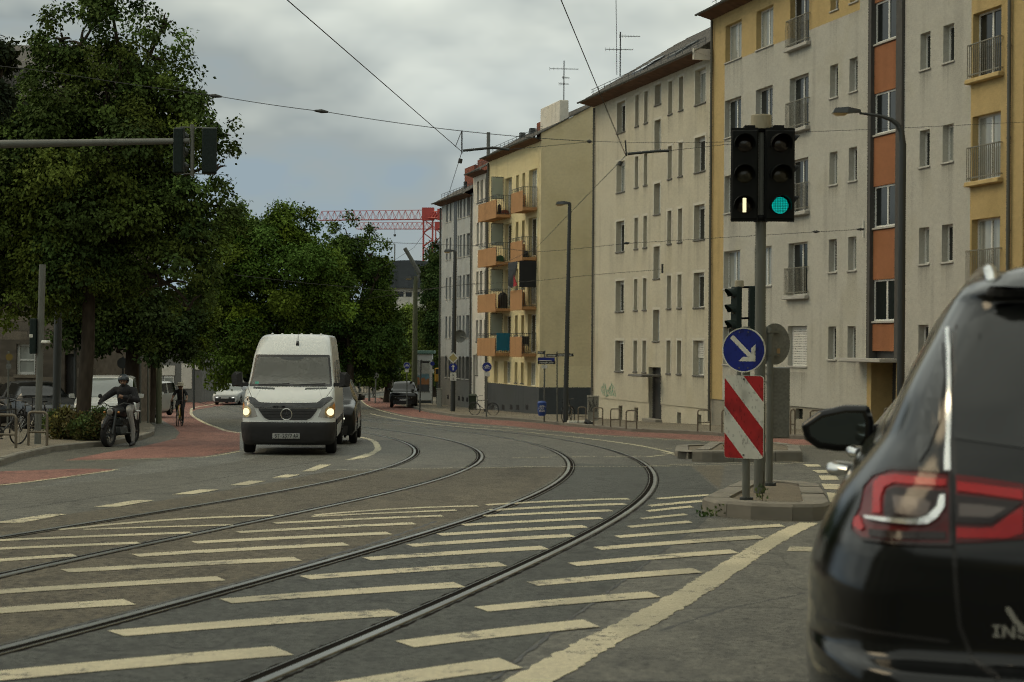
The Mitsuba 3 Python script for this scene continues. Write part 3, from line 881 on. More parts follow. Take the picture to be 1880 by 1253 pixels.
for g_ in polys(trim.intersection(sbox(0.01, ZPB, SB - .01, ZTB))):
    B.wall('window_surround', g_, TRIM, depth=.012, w0=-.011)
for kind, s0, s1, z0, z1, i, _ in jb:
    B.window(s0, s1, z0, z1, mull=1 if kind == 'w' else 0, sillm=SILLD, fr=.06, curtain=(i + int(s0 * 7)) % 4 == 0, w=.24, tilt=(kind == 'w' and i == 0), shutter=(.5 if (kind == 'w' and i == 0 and s0 < 3) else .12 if kind == 'w' else 0))
cwB = [sbox(B.s(x + 7, 740), ZPB - .95, B.s(x, 740), ZPB - .28) for x in (1134, 1163, 1241.5, 1279)]
B.wall('plinth', sbox(.003, -2, SB, ZPB).difference(unary_union(cwB + [dB])), W_BEIGE, w0=.04, depth=.30)
for c in cwB:
    a = c.bounds
    part(kB, 'cellar_window', B.box(a[0], a[2], .2, .24, a[1], a[3]), PANE)
a = dB.bounds
dk = part(kB, 'front_door', B.box(a[0], a[2], .27, .33, -1, a[3]), DOORM)
part(dk, 'door_frame', cat([B.box(a[0], a[0] + .06, .2, .27, -1, a[3]), B.box(a[2] - .06, a[2], .2, .27, -1, a[3]), B.box(a[0] + .06, a[2] - .06, .2, .27, a[3] - .45, a[3] - .38)]), SILLD)
part(kB, 'door_canopy', B.box(a[0] - .1, a[2] + .12, -.95, .0, a[3] - .42, a[3] - .32, .02), SILLD)
part(kB, 'door_step', B.box(a[0] - .1, a[2] + .1, -.3, .2, -1, CZ - _H(B.o[1] + B.d[1] * a[0]) + .25, .02), CONC)
roof(B, 0.0, SB + .25, ZTB - .02, over=.75, run=5.6, slope=.62)
part(kB, 'bargeboard', B.box(-.0 + .02, .16, -.78, .4, ZTB - .35, ZTB + .1), W_WHITE)
for (x, sgn) in ((1296.0, 0), (1094, 0)):
    pass
B.pipe(SB - .12, CZ - 3.5, ZTB - .3)
solid_back(B, .0, SB, ZTB, W_BEIGE)
rl = uniq(kB + '__skylight')
for i, (s0, wd) in enumerate(((5.2, 1.1), (9.6, 1.6))):
    w0, zz = .35, ZTB + .62 * (.75 + .35)
    q = [(s0, w0, zz + .10), (s0 + wd, w0, zz + .10), (s0 + wd, w0 + 1.1, zz + .1 + .62 * 1.1), (s0, w0 + 1.1, zz + .1 + .62 * 1.1)]
    lo = [(x, y, z - .2) for x, y, z in q]
    part(kB, 'skylight', B.X(tm(q + lo, [[0, 1, 2, 3], [4, 5, 1, 0], [5, 6, 2, 1], [7, 4, 0, 3]])), PANE if i else DARKMETAL)
# painted scrawl on the plinth wall
GRAF = mat('graffiti_green', (.10, .26, .17), .7)
t = []
for i in range(9):
    s = B.s(1108 + i * 2.9, 717)
    z = B.z(1110, 719)
    t.append(tube([(s, -.004, z + .22 * math.sin(i * 2.1)), (s + .18, -.004, z + .25 + .18 * math.sin(i * 1.3)), (s + .34, -.004, z - .1 + .2 * math.cos(i)), (s + .1, -.004, z - .16)], .016, 5))
part(kB, 'graffiti', B.X(cat(t)), GRAF, label='faint green graffiti scrawl')

# ---- C: cream and sand coloured house with orange balconies
OC = at(988, 640, 95.0)[:2]
kC = thing('apartment_house', 'cream apartment house with orange brown balconies and a windowless sand coloured gable wall', 'building')
C = Facade(kC, OC)
SC = C.s(896.5, 500)
floorC = [C.z(973, y, -.8) for y in (650, 562, 470, 377)]           # balcony floors
ZTC = C.z(988, 254)
ZPC = C.z(985, 711)
stC = (floorC[3] - floorC[0]) / 3
colC = [('f', 970, 985), ('n', 958, 963), ('n', 946.5, 951.5), ('f', 926.5, 938.8)]
ops, jb = [], []
for i in range(5):
    fl = floorC[0] + stC * (i - 1)
    for kind, a, b in colC:
        s0, s1 = C.s(b, 450), C.s(a, 450)
        z0, z1 = (fl + .05, fl + 2.18) if kind == 'f' else (fl + .98, fl + 2.15)
        if i == 0 and kind == 'f':
            z0 = ZPC + .02
        ops.append(sbox(s0, z0, s1, z1))
        jb.append((kind, s0, s1, z0, z1, i))
    if i == 0:
        s0, s1 = C.s(916, 450), C.s(909, 450)
        ops.append(sbox(s0, ZPC + .02, s1, fl + 2.18))
        jb.append(('f', s0, s1, ZPC + .02, fl + 2.18, i))
C.wall('front_wall', sbox(.0, ZPC, SC, ZTC).difference(unary_union(ops)), W_CREAM)
for kind, s0, s1, z0, z1, i in jb:
    C.window(s0, s1, z0, z1, mull=1 if kind == 'f' else 0, sill=kind == 'n', sillm=SILLD, fr=.06, frm=W_CREAM if kind == 'n' else WHITEFRAME, curtain=(i % 2 == 0), w=.22)
C.wall('plinth', sbox(-.03, -2, SC, ZPC), W_SLATE, w0=-.03, depth=.4)
for x in (908, 927, 942, 954, 971):
    s = C.s(x, 745)
    part(kC, 'cellar_window', C.box(s, s + .55, -.045, -.028, C.z(x, 753, 0), C.z(x, 744, 0)), BLACK)
# gable wall, facing the eye
gw = 10.5
ridge = 5.0
gp = Polygon([(0, ZPC), (gw, ZPC), (gw, ZTC), (ridge, ZTC + ridge * .55 + .2), (0, ZTC + .2)])
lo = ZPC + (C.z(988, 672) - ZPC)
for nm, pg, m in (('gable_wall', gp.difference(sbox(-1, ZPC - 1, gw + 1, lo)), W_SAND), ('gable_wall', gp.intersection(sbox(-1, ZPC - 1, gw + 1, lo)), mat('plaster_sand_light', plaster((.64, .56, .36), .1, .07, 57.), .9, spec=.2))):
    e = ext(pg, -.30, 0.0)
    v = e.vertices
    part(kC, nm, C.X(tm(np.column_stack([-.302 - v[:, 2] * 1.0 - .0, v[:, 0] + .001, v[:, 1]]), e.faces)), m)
part(kC, 'gable_plinth', C.box(-.34, -.03, -.03, gw, -2, ZPC), W_SLATE)
part(kC, 'side_wall', C.box(-.001, .3, .34, gw, -2, ZTC), W_SAND)
kr_ = roof(C, -.45, SC, ZTC - .03, over=.5, run=5.5, slope=.55)
part(kC, 'rear_wall', C.box(0, SC, gw - .3, gw, -2, ZTC), W_SAND)
part(kC, 'chimney', C.box(.3, 4.2, 1.2, 1.75, ZTC + .5, ZTC + 2.15, .03), W_WHITE, label='white plastered chimney block')
part(kC, 'chimney', C.box(4.35, 5.6, 1.4, 2.0, ZTC + .5, ZTC + 1.5), BRICK, label='red brick chimney')
for s in (6.2, 8.4):
    part(kC, 'roof_vent', C.box(s, s + .35, 1.2, 1.5, ZTC + .6, ZTC + 1.3), DARKMETAL)
C.pipe(SC - .1, CZ - 3.6, ZTC - .3)
# balconies
GLASSM = mat('frosted_glass', (.33, .37, .31), .25)
TOWEL = mat('towel_blue', (.012, .12, .20), .9)
for col, (sa, sb) in enumerate(((C.s(986, 450), None), (C.s(937.5, 450), None))):
    dep = 27 / 3200 * (OC[1] + sa)
    sb = Facade(kC, OC - C.n * -dep).s(938 if col == 0 else 878, 450)
    for i, fl in enumerate(floorC):
        bk = uniq(kC + '__balcony')
        put(bk, C.box(sa, sb, -dep, -.003, fl - .16, fl), W_BALC)
        part(bk, 'parapet', C.box(sa + .02, sb, -dep - .03, -dep + .04, fl - .2, fl + (.86 if col else .92), .01), W_BALC)
        part(bk, 'end_panel', C.box(sb - .06, sb - .0, -dep + .05, -.005, fl, fl + .86), W_BALC)
        rl = [C.box(sa, sb, -dep - .012, -dep + .012, fl + 1.10, fl + 1.13), C.box(sa, sb, -dep - .01, -dep + .01, fl + 1.0, fl + 1.015)]
        rl += [C.box(s - .01, s + .01, -dep - .01, -dep + .01, fl + .86, fl + 1.12) for s in np.arange(sa, sb + .01, .32)]
        rl += [C.box(sa - .012, sa + .012, -dep, -.01, fl + 1.10, fl + 1.13), C.box(sa - .012, sa + .012, -dep, -.01, fl + .05, fl + .07)]
        rl += [C.box(sa - .01, sa + .01, w - .01, w + .01, fl, fl + 1.1) for w in np.linspace(-dep, -.03, 7)]
        part(bk, 'railing', cat(rl), DARKMETAL)
        if col == 1:
            gs = sa + (sb - sa) * .72
            gk = part(bk, 'privacy_screen', C.box(sa + 1.6, sa + 1.62, -dep + .12, -.06, fl + 1.05, fl + 2.3), GLASSM)
            part(gk, 'screen_frame', cat([C.box(sa + 1.59, sa + 1.63, w, w + .025, fl + .9, fl + 2.32) for w in (-dep + .08, -.06)] + [C.box(sa + 1.58, sa + 1.64, -dep + .13, -.06, z, z + .03) for z in (fl + 1.02, fl + 2.29)]), DARKMETAL)
bd_ = .8
k = single('beach_towel', C.X(cat([bx(C.s(937.5, 450) - .05, C.s(937.5, 450) - .03, -.82 + j * .16, -.82 + j * .16 + .155, floorC[0] + .12 + .02 * (j % 2), floorC[0] + 1.15) for j in range(5)])), TOWEL,
           'blue towel hung over the lowest left balcony railing', 'towel')
k = thing('patio_chair', 'black patio chair standing on the lowest right balcony', 'chair')
s0 = C.s(982, 450)
fl = floorC[0]
part(k, 'seat', C.box(s0 + .25, s0 + .7, -.62, -.2, fl + .42, fl + .46), BLACK)
part(k, 'backrest', C.box(s0 + .25, s0 + .29, -.62, -.2, fl + .48, fl + .95), BLACK)
for a in (.27, .66):
    for w in (-.6, -.24):
        part(k, 'leg', C.box(s0 + a, s0 + a + .03, w, w + .03, fl, fl + .42), BLACK)
k = thing('patio_umbrella', 'closed dark awning cloth hanging over the second right balcony', 'awning')
fl = floorC[1]
part(k, 'cloth', C.box(C.s(986, 450) - .03, C.s(986, 450) + .0, -1.0, -.05, fl + 1.05, floorC[2] - .2), mat('awning_black', (.014, .015, .016), .9))
part(k, 'side_cloth', C.X(hull([(C.s(986, 450) + .2, -1.02, floorC[2] - .22), (C.s(986, 450) + 2.2, -1.05, floorC[2] - .22), (C.s(986, 450) + 2.0, -1.1, fl + 1.2), (C.s(986, 450) + 1.3, -1.02, fl + 1.0), (C.s(986, 450) + .4, -1.0, floorC[2] - .5)] +
                             [(C.s(986, 450) + 1.2, -.95, floorC[2] - .4)])), BLACK)
part(k, 'red_lining', C.X(hull([(C.s(986, 450) + .25, -1.06, fl + 1.15), (C.s(986, 450) + .9, -1.1, fl + 1.1), (C.s(986, 450) + .7, -1.12, fl + 1.75), (C.s(986, 450) + .3, -1.0, fl + 1.15)])), SIGNRED)
for nm, lab, ct, fi, sx_, w_, sz, m in (('storage_box', 'green box on the left balcony of the third row', 'box', 2, 1.2, -.45, (.5, .4, .45), mat('box_green', (.02, .10, .04), .7)), ('folded_chairs', 'dark folded chairs on the top left balcony', 'chairs', 3, .7, -.5, (.6, .12, .7), BLACK),
                                ('flower_box', 'flower box with dark plants on the top left balcony end', 'flower box', 3, .25, -.5, (.3, .5, .3), BRICK), ('bundle', 'dark covered bundle on the left balcony of the second row', 'bundle', 1, .55, -.45, (.6, .45, 1.0), BLACK), ('balcony_bench', 'dark bench on the upper right balcony', 'bench', 2, -4.4, -.45, (.8, .35, .45), BLACK)):
    sa_ = C.s(937.5, 450) + sx_
    fl = floorC[fi]
    kk = thing(nm, lab, ct)
    part(kk, 'body', C.X(bx(sa_, sa_ + sz[0], w_, w_ + sz[1], fl, fl + sz[2] * .85, .04)), m)
    part(kk, 'top', C.X(hull([(sa_ + sz[0] * (.5 + .55 * math.cos(q)), w_ + sz[1] * (.5 + .5 * math.sin(q)), fl + sz[2] * (.86 + .0 * q)) for q in np.arange(8) * .785] + [(sa_ + sz[0] * .5, w_ + sz[1] * .5, fl + sz[2])])), m)
k = thing('satellite_dish', 'grey satellite dish at the lowest left balcony', 'satellite dish')
dsh = lathe([(.0, -.08), (.18, -.06), (.34, .0), (.40, .05), (.39, .055), (.3, .01)], 20)
zt = C.z(868, 618)
part(k, 'dish', xf(dsh, frame((*(C.o + C.d * C.s(876, 600) + C.n * 1.1), zt), (1, 0, 0), (0, 0, 1), (0, -1, 0))), GALV, smooth=40)
part(k, 'arm', tube([np.r_[C.o + C.d * C.s(876, 600) + C.n * 1.1, zt], np.r_[C.o + C.d * (C.s(880, 600)) + C.n * .8, zt - .1]], .03), GALV)

# ---- D: white narrow house
kD = thing('apartment_house', 'narrow off-white apartment house between the cream and the blue grey house', 'building')
D = Facade(kD, OC)
SD = D.s(867.5, 500)
ZTD = D.z(893, 312)
zD = [D.z(882, y) for y in (690, 628, 538, 448, 372)]
ops, jb = [], []
for i, zz in enumerate(zD):
    for a, b in ((874.5, 878.5), (881, 885.5), (889.5, 893)):
        s0, s1 = D.s(b, 500), D.s(a, 500)
        if i == 0 and a > 880:
            continue
        ops.append(sbox(s0, zz, s1, zz + 1.35))
        jb.append((s0, s1, zz, zz + 1.35))
dD = sbox(D.s(872.5, 700), -2, D.s(866.8, 700) - .2, D.z(868, 652))
D.wall('front_wall', sbox(SC + .003, -2, SD, ZTD).difference(unary_union(ops + [dD])), W_WHITE)
for q in jb:
    D.window(*q, sillm=SILLD, fr=.06, w=.2, frm=WHITEFRAME)
part(kD, 'front_door', D.box(dD.bounds[0], dD.bounds[2], .25, .3, -2, dD.bounds[3]), mat('door_brown', (.05, .038, .025), .6))
roof(D, SC, SD, ZTD, over=.5, run=5.2, slope=.55)
solid_back(D, SC, SD, ZTD, W_WHITE)
part(kD, 'roof_vent', D.box(SC + 1.2, SC + 1.5, 1.2, 1.5, ZTD + .5, ZTD + 1.2), DARKMETAL)
D.pipe(SC + .15, CZ - 3.9, ZTD - .3)

# ---- E: blue grey house
kE = thing('apartment_house', 'blue grey apartment house with slate grey ground floor, last before the trees', 'building')
E_ = Facade(kE, OC)
SE = E_.s(809.5, 500)
ZTE = E_.z(811, 374)
zlineE = E_.z(840, 656)
zE = [E_.z(861, y) for y in (697, 621, 546, 470, 397)]
ops, jb = [], []
for i, zz in enumerate(zE):
    for a, b in ((818.5, 821.5), (825, 828), (840, 842), (843.5, 847), (850, 853.5), (856.5, 862)):
        s0, s1 = E_.s(b, 500), E_.s(a, 500)
        h = 1.45
        ops.append(sbox(s0, zz, s1, zz + h))
        jb.append((s0, s1, zz, zz + h))
full = sbox(SD + .003, -2, SE, ZTE).difference(unary_union(ops))
E_.wall('front_wall', full.intersection(sbox(0, zlineE, 99, 99)), W_BLUEGREY)
E_.wall('ground_floor_wall', full.intersection(sbox(0, -9, 99, zlineE)), W_MIDGREY)
for q in jb:
    E_.window(*q, sillm=SILL, fr=.06, w=.18, frm=DARKMETAL)
part(kE, 'stair_strip', E_.box(E_.s(838.5, 500), E_.s(833, 500), -.02, .0, zlineE, ZTE - .1), DARKMETAL)
roof(E_, SD, SE + .3, ZTE, over=.55, run=5.2, slope=.55)
solid_back(E_, SD, SE, ZTE, W_BLUEGREY)
E_.pipe(SE - .1, CZ - 4.2, ZTE - .3)
E_.pipe(SD + .12, CZ - 4.2, ZTE - .3)
part(kE, 'chimney', E_.box(16.4, 19.1, 1.2, 2.0, ZTE + .4, ZTE + 2.45), BRICK)
part(kE, 'chimney', E_.box(20.0, 22.7, 1.2, 2.0, ZTE + .4, ZTE + 2.25), BRICK)
part(kE, 'chimney_flue', E_.X(tube([(20.6, 2.3, ZTE + 1), (20.6, 2.3, ZTE + 4.5)], .12, 12)), GALV, smooth=40)
part(kE, 'roof_vent', E_.X(tube([(SD + 5.5, .8, ZTE + .4), (SD + 5.5, .8, ZTE + 1.2)], .12, 10)), DARKMETAL)
for s in (SD + .9, SD + 2.1, SD + 3.2, SD + 6.4):
    part(kE, 'cellar_window', E_.box(s, s + .5, -.012, .004, E_.z(850, 737), E_.z(850, 729)), BLACK)


def antenna(name, lab, p, h, bars, r=.03):
    k = thing(name, lab, 'antenna')
    p = np.asarray(p)
    part(k, 'mast', tube([p, p + [0, 0, h]], r), DARKMETAL)
    for z, l, off in bars:
        part(k, 'boom', tube([p + [off - l / 2, 0, z], p + [off + l / 2, .1, z]], .018, 5), DARKMETAL)
        part(k, 'elements', cat([tube([p + [off - l / 2 + l * i / 7, -.12, z - .11 + .01 * i], p + [off - l / 2 + l * i / 7, .12, z + .11 - .01 * i]], .009, 4) for i in range(8)]), DARKMETAL)


antenna('roof_antenna', 'tall roof aerial with two arms on the beige house', at(1138.5, 140, 85), 2.15, ((1.95, 1.0, .45), (1.3, 1.35, -.05)))
antenna('roof_antenna', 'roof aerial with three arms above the white chimney', at(1035, 192, 98), 2.45, ((2.0, 1.6, 0), (1.15, .55, 0), (1.5, .4, .1)))
single('whip_antenna', tube([at(1132.5, 138, 86), at(1131, 0, 86)], .018, 6), DARKMETAL, 'thin whip aerial on the ridge of the beige house', 'antenna')
# ---------------------------------------------------------------- sign islands, signals, lamps, street furniture
def island(lab, pts, h):
    k = thing('traffic_island', lab, 'traffic island')
    pg = Polygon(pts).buffer(.12).buffer(-.12)
    L = LineString(list(pg.exterior.coords))
    n = max(8, int(L.length / .9))
    for i in range(n):
        a, b = L.length * i / n + .006, L.length * (i + 1) / n - .006
        m = 5
        q = np.array([L.interpolate(t).coords[0] for t in np.linspace(a, b, m)])
        t = np.gradient(q, axis=0)
        t /= np.linalg.norm(t, axis=1, keepdims=True)
        nn = np.column_stack([-t[:, 1], t[:, 0]])
        if not pg.contains(Point(q[2] + nn[2] * .05)):
            nn = -nn
        dz = h + rng.uniform(-.008, .008)
        v = np.vstack([np.column_stack([q + nn * o, gz(q[:, 1]) + zz]) for o, zz in ((0, -.06), (.012, dz - .03), (.04, dz), (.30, dz), (.302, -.06))])
        f = [[j * m + c, j * m + c + 1, (j + 1) * m + c + 1, (j + 1) * m + c] for j in range(4) for c in range(m - 1)]
        f += [[0, m, 2 * m, 3 * m], [0, 3 * m, 4 * m, 4 * m], [m - 1, 2 * m - 1, 3 * m - 1, 4 * m - 1], [m - 1, 4 * m - 1, 5 * m - 1, 5 * m - 1]]
        part(k, 'kerb_stone', tm(v, f), KERB)
    part(k, 'paving', sheet(pg.buffer(-.298), h - .03), ISLE)
    return k


ISLE = mat('island_paving', plaster((.100, .085, .062), .2, .25, 17.), .9)
island('traffic island carrying the signal post and the red and white striped board', [(2.13, 19.5), (2.2, 18.8), (2.5, 18.2), (2.9, 18.0), (3.25, 18.1), (3.45, 18.7), (3.58, 19.6), (4.1, 23), (4.0, 23.9), (3.5, 24.3), (3.1, 23.8), (2.75, 22.3)], .17)
island('low far traffic island behind the striped board', [gnd(*q) for q in ((1270, 848), (1300, 849), (1474, 848.5), (1470, 836), (1430, 829), (1300, 829))], .22)
island('thin kerbed strip left of the far island', [gnd(*q) for q in ((1238, 838), (1262, 843), (1320, 836), (1330, 827), (1290, 826), (1240, 828))], .14)


def Yb(x, y, lift=.17):
    return gnd(x, y, lift)[1]


def pole(parent, xb, xt, Y, yt, r0, r1, m=GALV, yb=None, lift=.17, name='post', n=14):
    b = at(xb, 800, Y)
    b[2] = gz(Y) + lift - .02
    t = at(xt, yt, Y)
    return part(parent, name, tube([b, b * .5 + t * .5, t], [r0, (r0 + r1) / 2, r1], n), m, smooth=40)


def faceframe(p, yaw=0.0):
    """local x right, y up, z towards the eye; yaw turns the face to the left of the picture"""
    c, s = math.cos(yaw), math.sin(yaw)
    return frame(p, (c, -s, 0), (0, 0, 1), (-s, -c, 0))


def arrow(L, w, hw, hl):
    return Polygon([(-w / 2, -L / 2), (w / 2, -L / 2), (w / 2, L / 2 - hl), (hw / 2, L / 2 - hl), (0, L / 2), (-hw / 2, L / 2 - hl), (-w / 2, L / 2 - hl)])


from shapely import affinity as aff
# beacon board with keep-right sign
YS = Yb(1370, 914)
sg = thing('keep_right_sign', 'round blue sign with white arrow pointing down right', 'traffic sign')
px = YS / F
M = faceframe(at(1366, 643, YS - .06), .42)
R = 41 * px
part(sg, 'disc', xf(ext(disc(R - .012, 48), 0, .012), M), SIGNBLUE)
part(sg, 'rim', xf(ext(disc(R, 48).difference(disc(R - .013, 48)), -.004, .016), M), SIGNWHITE)
aw = unary_union([aff.rotate(sbox(-.24 * R / .3, -.034 * R / .3, .18 * R / .3, .034 * R / .3), -45, origin=(0, 0)),
                  Polygon([(.165, -.155), (.165, .0), (.115, .055), (.115, -.105), (-.035, -.105), (.01, -.155)]) if False else
                  aff.scale(Polygon([(.19, -.19), (.19, .06), (.125, .0), (.125, -.125), (-.0, -.125), (-.06, -.19)]), R / .3, R / .3, origin=(0, 0))])
aw = aff.translate(aff.scale(aw, .92, .92, origin=(0, 0)), -.01, .02)
part(sg, 'arrow', xf(ext(aw, .013, .016), M), SIGNWHITE)
part(sg, 'bolts', xf(cat([ext(aff.translate(disc(.008, 8), x, y), .012, .02) for x in (-.05, .05) for y in (-R * .8, R * .8)]), M), GALV)
bb = thing('striped_board', 'red and white diagonally striped board below the blue arrow sign', 'traffic sign')
M = faceframe(at(1366.5, 766, YS - .03), .42)
w, h = 34 * px / math.cos(.42) * 1.0, 76 * px
pl_ = rrect(-w, w, -h, h, .045)
red = []
for kk in (-1, 0, 1):
    yl = [h - 2 * h * (c + kk * .66) for c in (.025, .36)]
    red.append(Polygon([(-w, yl[0]), (w, yl[0] - 2 * h * .62), (w, yl[1] - 2 * h * .62), (-w, yl[1])]))
red = unary_union(red)
part(bb, 'board', xf(ext(pl_, 0, .02), M), SIGNWHITE)
for g_ in polys(pl_.buffer(-.004).intersection(red)):
    part(bb, 'red_stripe', xf(ext(g_, .021, .023), M), SIGNRED)
part(bb, 'bolt', xf(cat([ext(aff.translate(disc(.012, 10), 0, y), .02, .03) for y in (-h + .04, h - .04)]), M), GALV)
pole(bb, 1370.5, 1370, YS, 600, .043, .043)
part(bb, 'post_foot', xf(cat([ext(disc(.075), 0, .035)]), frame(np.r_[at(1370.5, 900, YS)[:2], gz(YS) + .14], (1, 0, 0), (0, 1, 0), (0, 0, 1))), DARKMETAL)

# main signal post
SIGDARK = mat('signal_black', (.005, .006, .006), .65, spec=.2)
SIGGREEN = mat('signal_housing', (.009, .018, .016), .6, spec=.25)
LENS = mat('lens_dark', (.012, .008, .007), .15)
LENSA = mat('lens_smoke', (.02, .018, .010), .2)


def emitting(parent, name, mesh, rad, label=None):
    k = uniq(parent + '__' + name)
    rad = [float(q) for q in rad]
    scene[k] = {**mikit.ply(mesh, {'type': 'diffuse', 'reflectance': {'type': 'rgb', 'value': [.05, .05, .05]}}), 'emitter': {'type': 'area', 'radiance': {'type': 'rgb', 'value': rad}}}
    if label:
        labels[k] = {'label': label}
    return k


def signal_head(k, M, w, h, lit=None, bar=False, back=True, lamps=3, m=None, rl=.1):
    """housing with its lamps and hoods; local z faces the viewer"""
    m = m or SIGDARK
    hd = part(k, 'housing', xf(bx(-w / 2, w / 2, -h / 2, h / 2, -.13, 0, .015), M), m)
    if back:
        part(hd, 'backboard', xf(ext(rrect(-w * .5 - .004, w * .5 + .004, -h / 2 - .01, h / 2 + .01, .012), -.03, -.018), M), SIGDARK)
    for i in range(lamps):
        c = h / 2 - h * (i + .5) / lamps
        a = np.linspace(math.radians(-20), math.radians(200), 18)
        ro, dz = rl * 1.28, .20
        v = []
        for t in a:
            x, y = ro * math.cos(t), ro * math.sin(t)
            dd = dz * (.45 + .55 * max(0, math.sin(t)))
            v += [(x, c + y, 0), (x, c + y - .02, dd), (x * .96, c + y * .96, 0), (x * .96, c + y * .96 - .02, dd)]
        f = []
        for j in range(len(a) - 1):
            o = j * 4
            f += [[o, o + 4, o + 5, o + 1], [o + 2, o + 3, o + 7, o + 6], [o + 1, o + 5, o + 7, o + 3]]
        part(hd, 'hood', xf(tm(v, f), M), m, smooth=50)
        ln = xf(lathe([(rl, .004), (rl * .95, .014), (rl * .6, .026), (.001, .03)], 24), M @ frame((0, c, 0), (1, 0, 0), (0, 1, 0), (0, 0, 1)))
        if lit is not None and i == lit[0] and not bar:
            emitting(hd, 'lit_lens', ln, lit[1])
            part(hd, 'lens_grid', xf(cat([tube([(-math.sqrt(rl * rl - q * q) * .97, c + q, .033), (math.sqrt(rl * rl - q * q) * .97, c + q, .033)], .0022, 4) for q in np.linspace(-.8, .8, 9) * rl] + [tube([(q, c - math.sqrt(rl * rl - q * q) * .97, .033), (q, c + math.sqrt(rl * rl - q * q) * .97, .033)], .0022, 4) for q in np.linspace(-.8, .8, 9) * rl]), M), SIGDARK, kind='stuff')
        else:
            part(hd, 'lens', ln, LENS if i != 1 else LENSA, smooth=60)
            if bar and i == lit[0]:
                emitting(hd, 'lit_bar', xf(bx(-.021, .021, c - .085, c + .085, .034, .044, .004), M), lit[1])
    return hd


YP = Yb(1394, 902)
pp = YP / F
sp = thing('traffic_signal', 'tall grey signal post with two black heads, one lit green', 'traffic light')
pole(sp, 1395, 1397.5, YP, 238, .068, .062)
capP = at(1397.5, 225, YP)
part(sp, 'cap', xf(lathe([(.0, -.085), (.125, -.085), (.125, .08), (.118, .086), (0, .086)], 24), frame(capP, (1, 0, 0), (0, 1, 0), (0, 0, 1))), mat('cap_beige', (.30, .27, .19), .6), smooth=40)
GREEN, YELW = (.0, .062, .052), (.20, .18, .10)
hh = 168 * pp
for x0, x1, yaw, lit, bar in ((1343, 1391, .10, (2, YELW), True), (1406, 1459, -.06, (2, GREEN), False)):
    wd = (x1 - x0) * pp / math.cos(yaw)
    signal_head(sp, faceframe(at((x0 + x1) / 2, 321, YP - .16), yaw), wd, hh, lit, bar)
for y in (238, 400):
    a, b = at(1365, y, YP - .02), at(1437, y, YP - .02)
    part(sp, 'bracket', cat([tube([a, at(1398, y, YP - .08), b], .03, 8), bx(a[0] - .0, a[0] + .12, YP - .15, YP, a[2] - .035, a[2] + .035), bx(b[0] - .12, b[0], YP - .15, YP, b[2] - .035, b[2] + .035)]), SIGDARK)
part(sp, 'post_collar', tube([at(1396.5, 408, YP), at(1396.5, 396, YP)], .085, 14), SIGDARK)
# side hoods of a third, side-facing head behind
signal_head(sp, frame(at(1437, 321, YP + .02), (0, -1, 0), (0, 0, 1), (1, 0, 0)), .26, hh, None, False, False)

# rear post with backs of a round sign and a board
YR = Yb(1412, 888)
k = thing('sign_post', 'grey sign post seen from behind with round plate and tall board', 'sign post')
pole(k, 1413, 1414, YR, 600, .045, .045)
Mx = faceframe(at(1423, 632, YR + .07), -.62)
part(k, 'round_sign_back', xf(ext(disc(38 * YR / F, 40), -.012, 0), Mx), mat('sign_back', plaster((.14, .145, .135), .2, .2, 8.), .5))
part(k, 'sticker', xf(ext(sbox(.03, -.16, .09, -.06), .001, .003), Mx), mat('sticker_tan', (.30, .20, .10), .7))
part(k, 'clamp', xf(cat([bx(-.16, .06, y - .015, y + .015, 0, .06) for y in (-.14, .16)]), Mx), GALV)
Mx = faceframe(at(1432, 740, YR + .07), -.35)
part(k, 'board_back', xf(bx(-20 * YR / F, 21 * YR / F, -66 * YR / F, 66 * YR / F, -.09, 0, .01), Mx), 'mat_sign_back')
part(k, 'post_foot', xf(ext(disc(.085), 0, .04), frame(np.r_[at(1413, 880, YR)[:2], gz(YR) + .14], (1, 0, 0), (0, 1, 0), (0, 0, 1))), DARKMETAL)
for z in (655, 685, 700):
    part(k, 'pipe_clamp', tube([at(1413.5, z, YR), at(1413.5, z + 4, YR)], .056, 12), GALV)

# far island: second signal seen from the side
Y2 = 37.5
k = thing('traffic_signal', 'short signal post with dark green heads behind the blue arrow sign', 'traffic light')
b = at(1357, 800, Y2)
part(k, 'post', tube([np.r_[b[:2], gz(Y2)], at(1357, 517, Y2)], .05, 12), GALV, smooth=40)
part(k, 'cap', xf(lathe([(0, 0), (.10, 0), (.10, .13), (.09, .15), (0, .15)], 16), frame(at(1357, 528, Y2), (1, 0, 0), (0, 1, 0), (0, 0, 1))), 'mat_cap_beige', smooth=40)
signal_head(k, frame(at(1347, 569, Y2), (.35, -.94, 0), (0, 0, 1), (-.94, -.35, 0)), .28, 1.02, None, False, False, m=SIGGREEN)
signal_head(k, frame(at(1386, 569, Y2), (.0, -1, 0), (0, 0, 1), (1, .0, 0)), .28, 1.02, None, False, False, m=SIGGREEN)
for y in (528, 585):
    part(k, 'bracket', tube([at(1350, y, Y2), at(1386, y - 1, Y2)], .022, 8), SIGDARK)

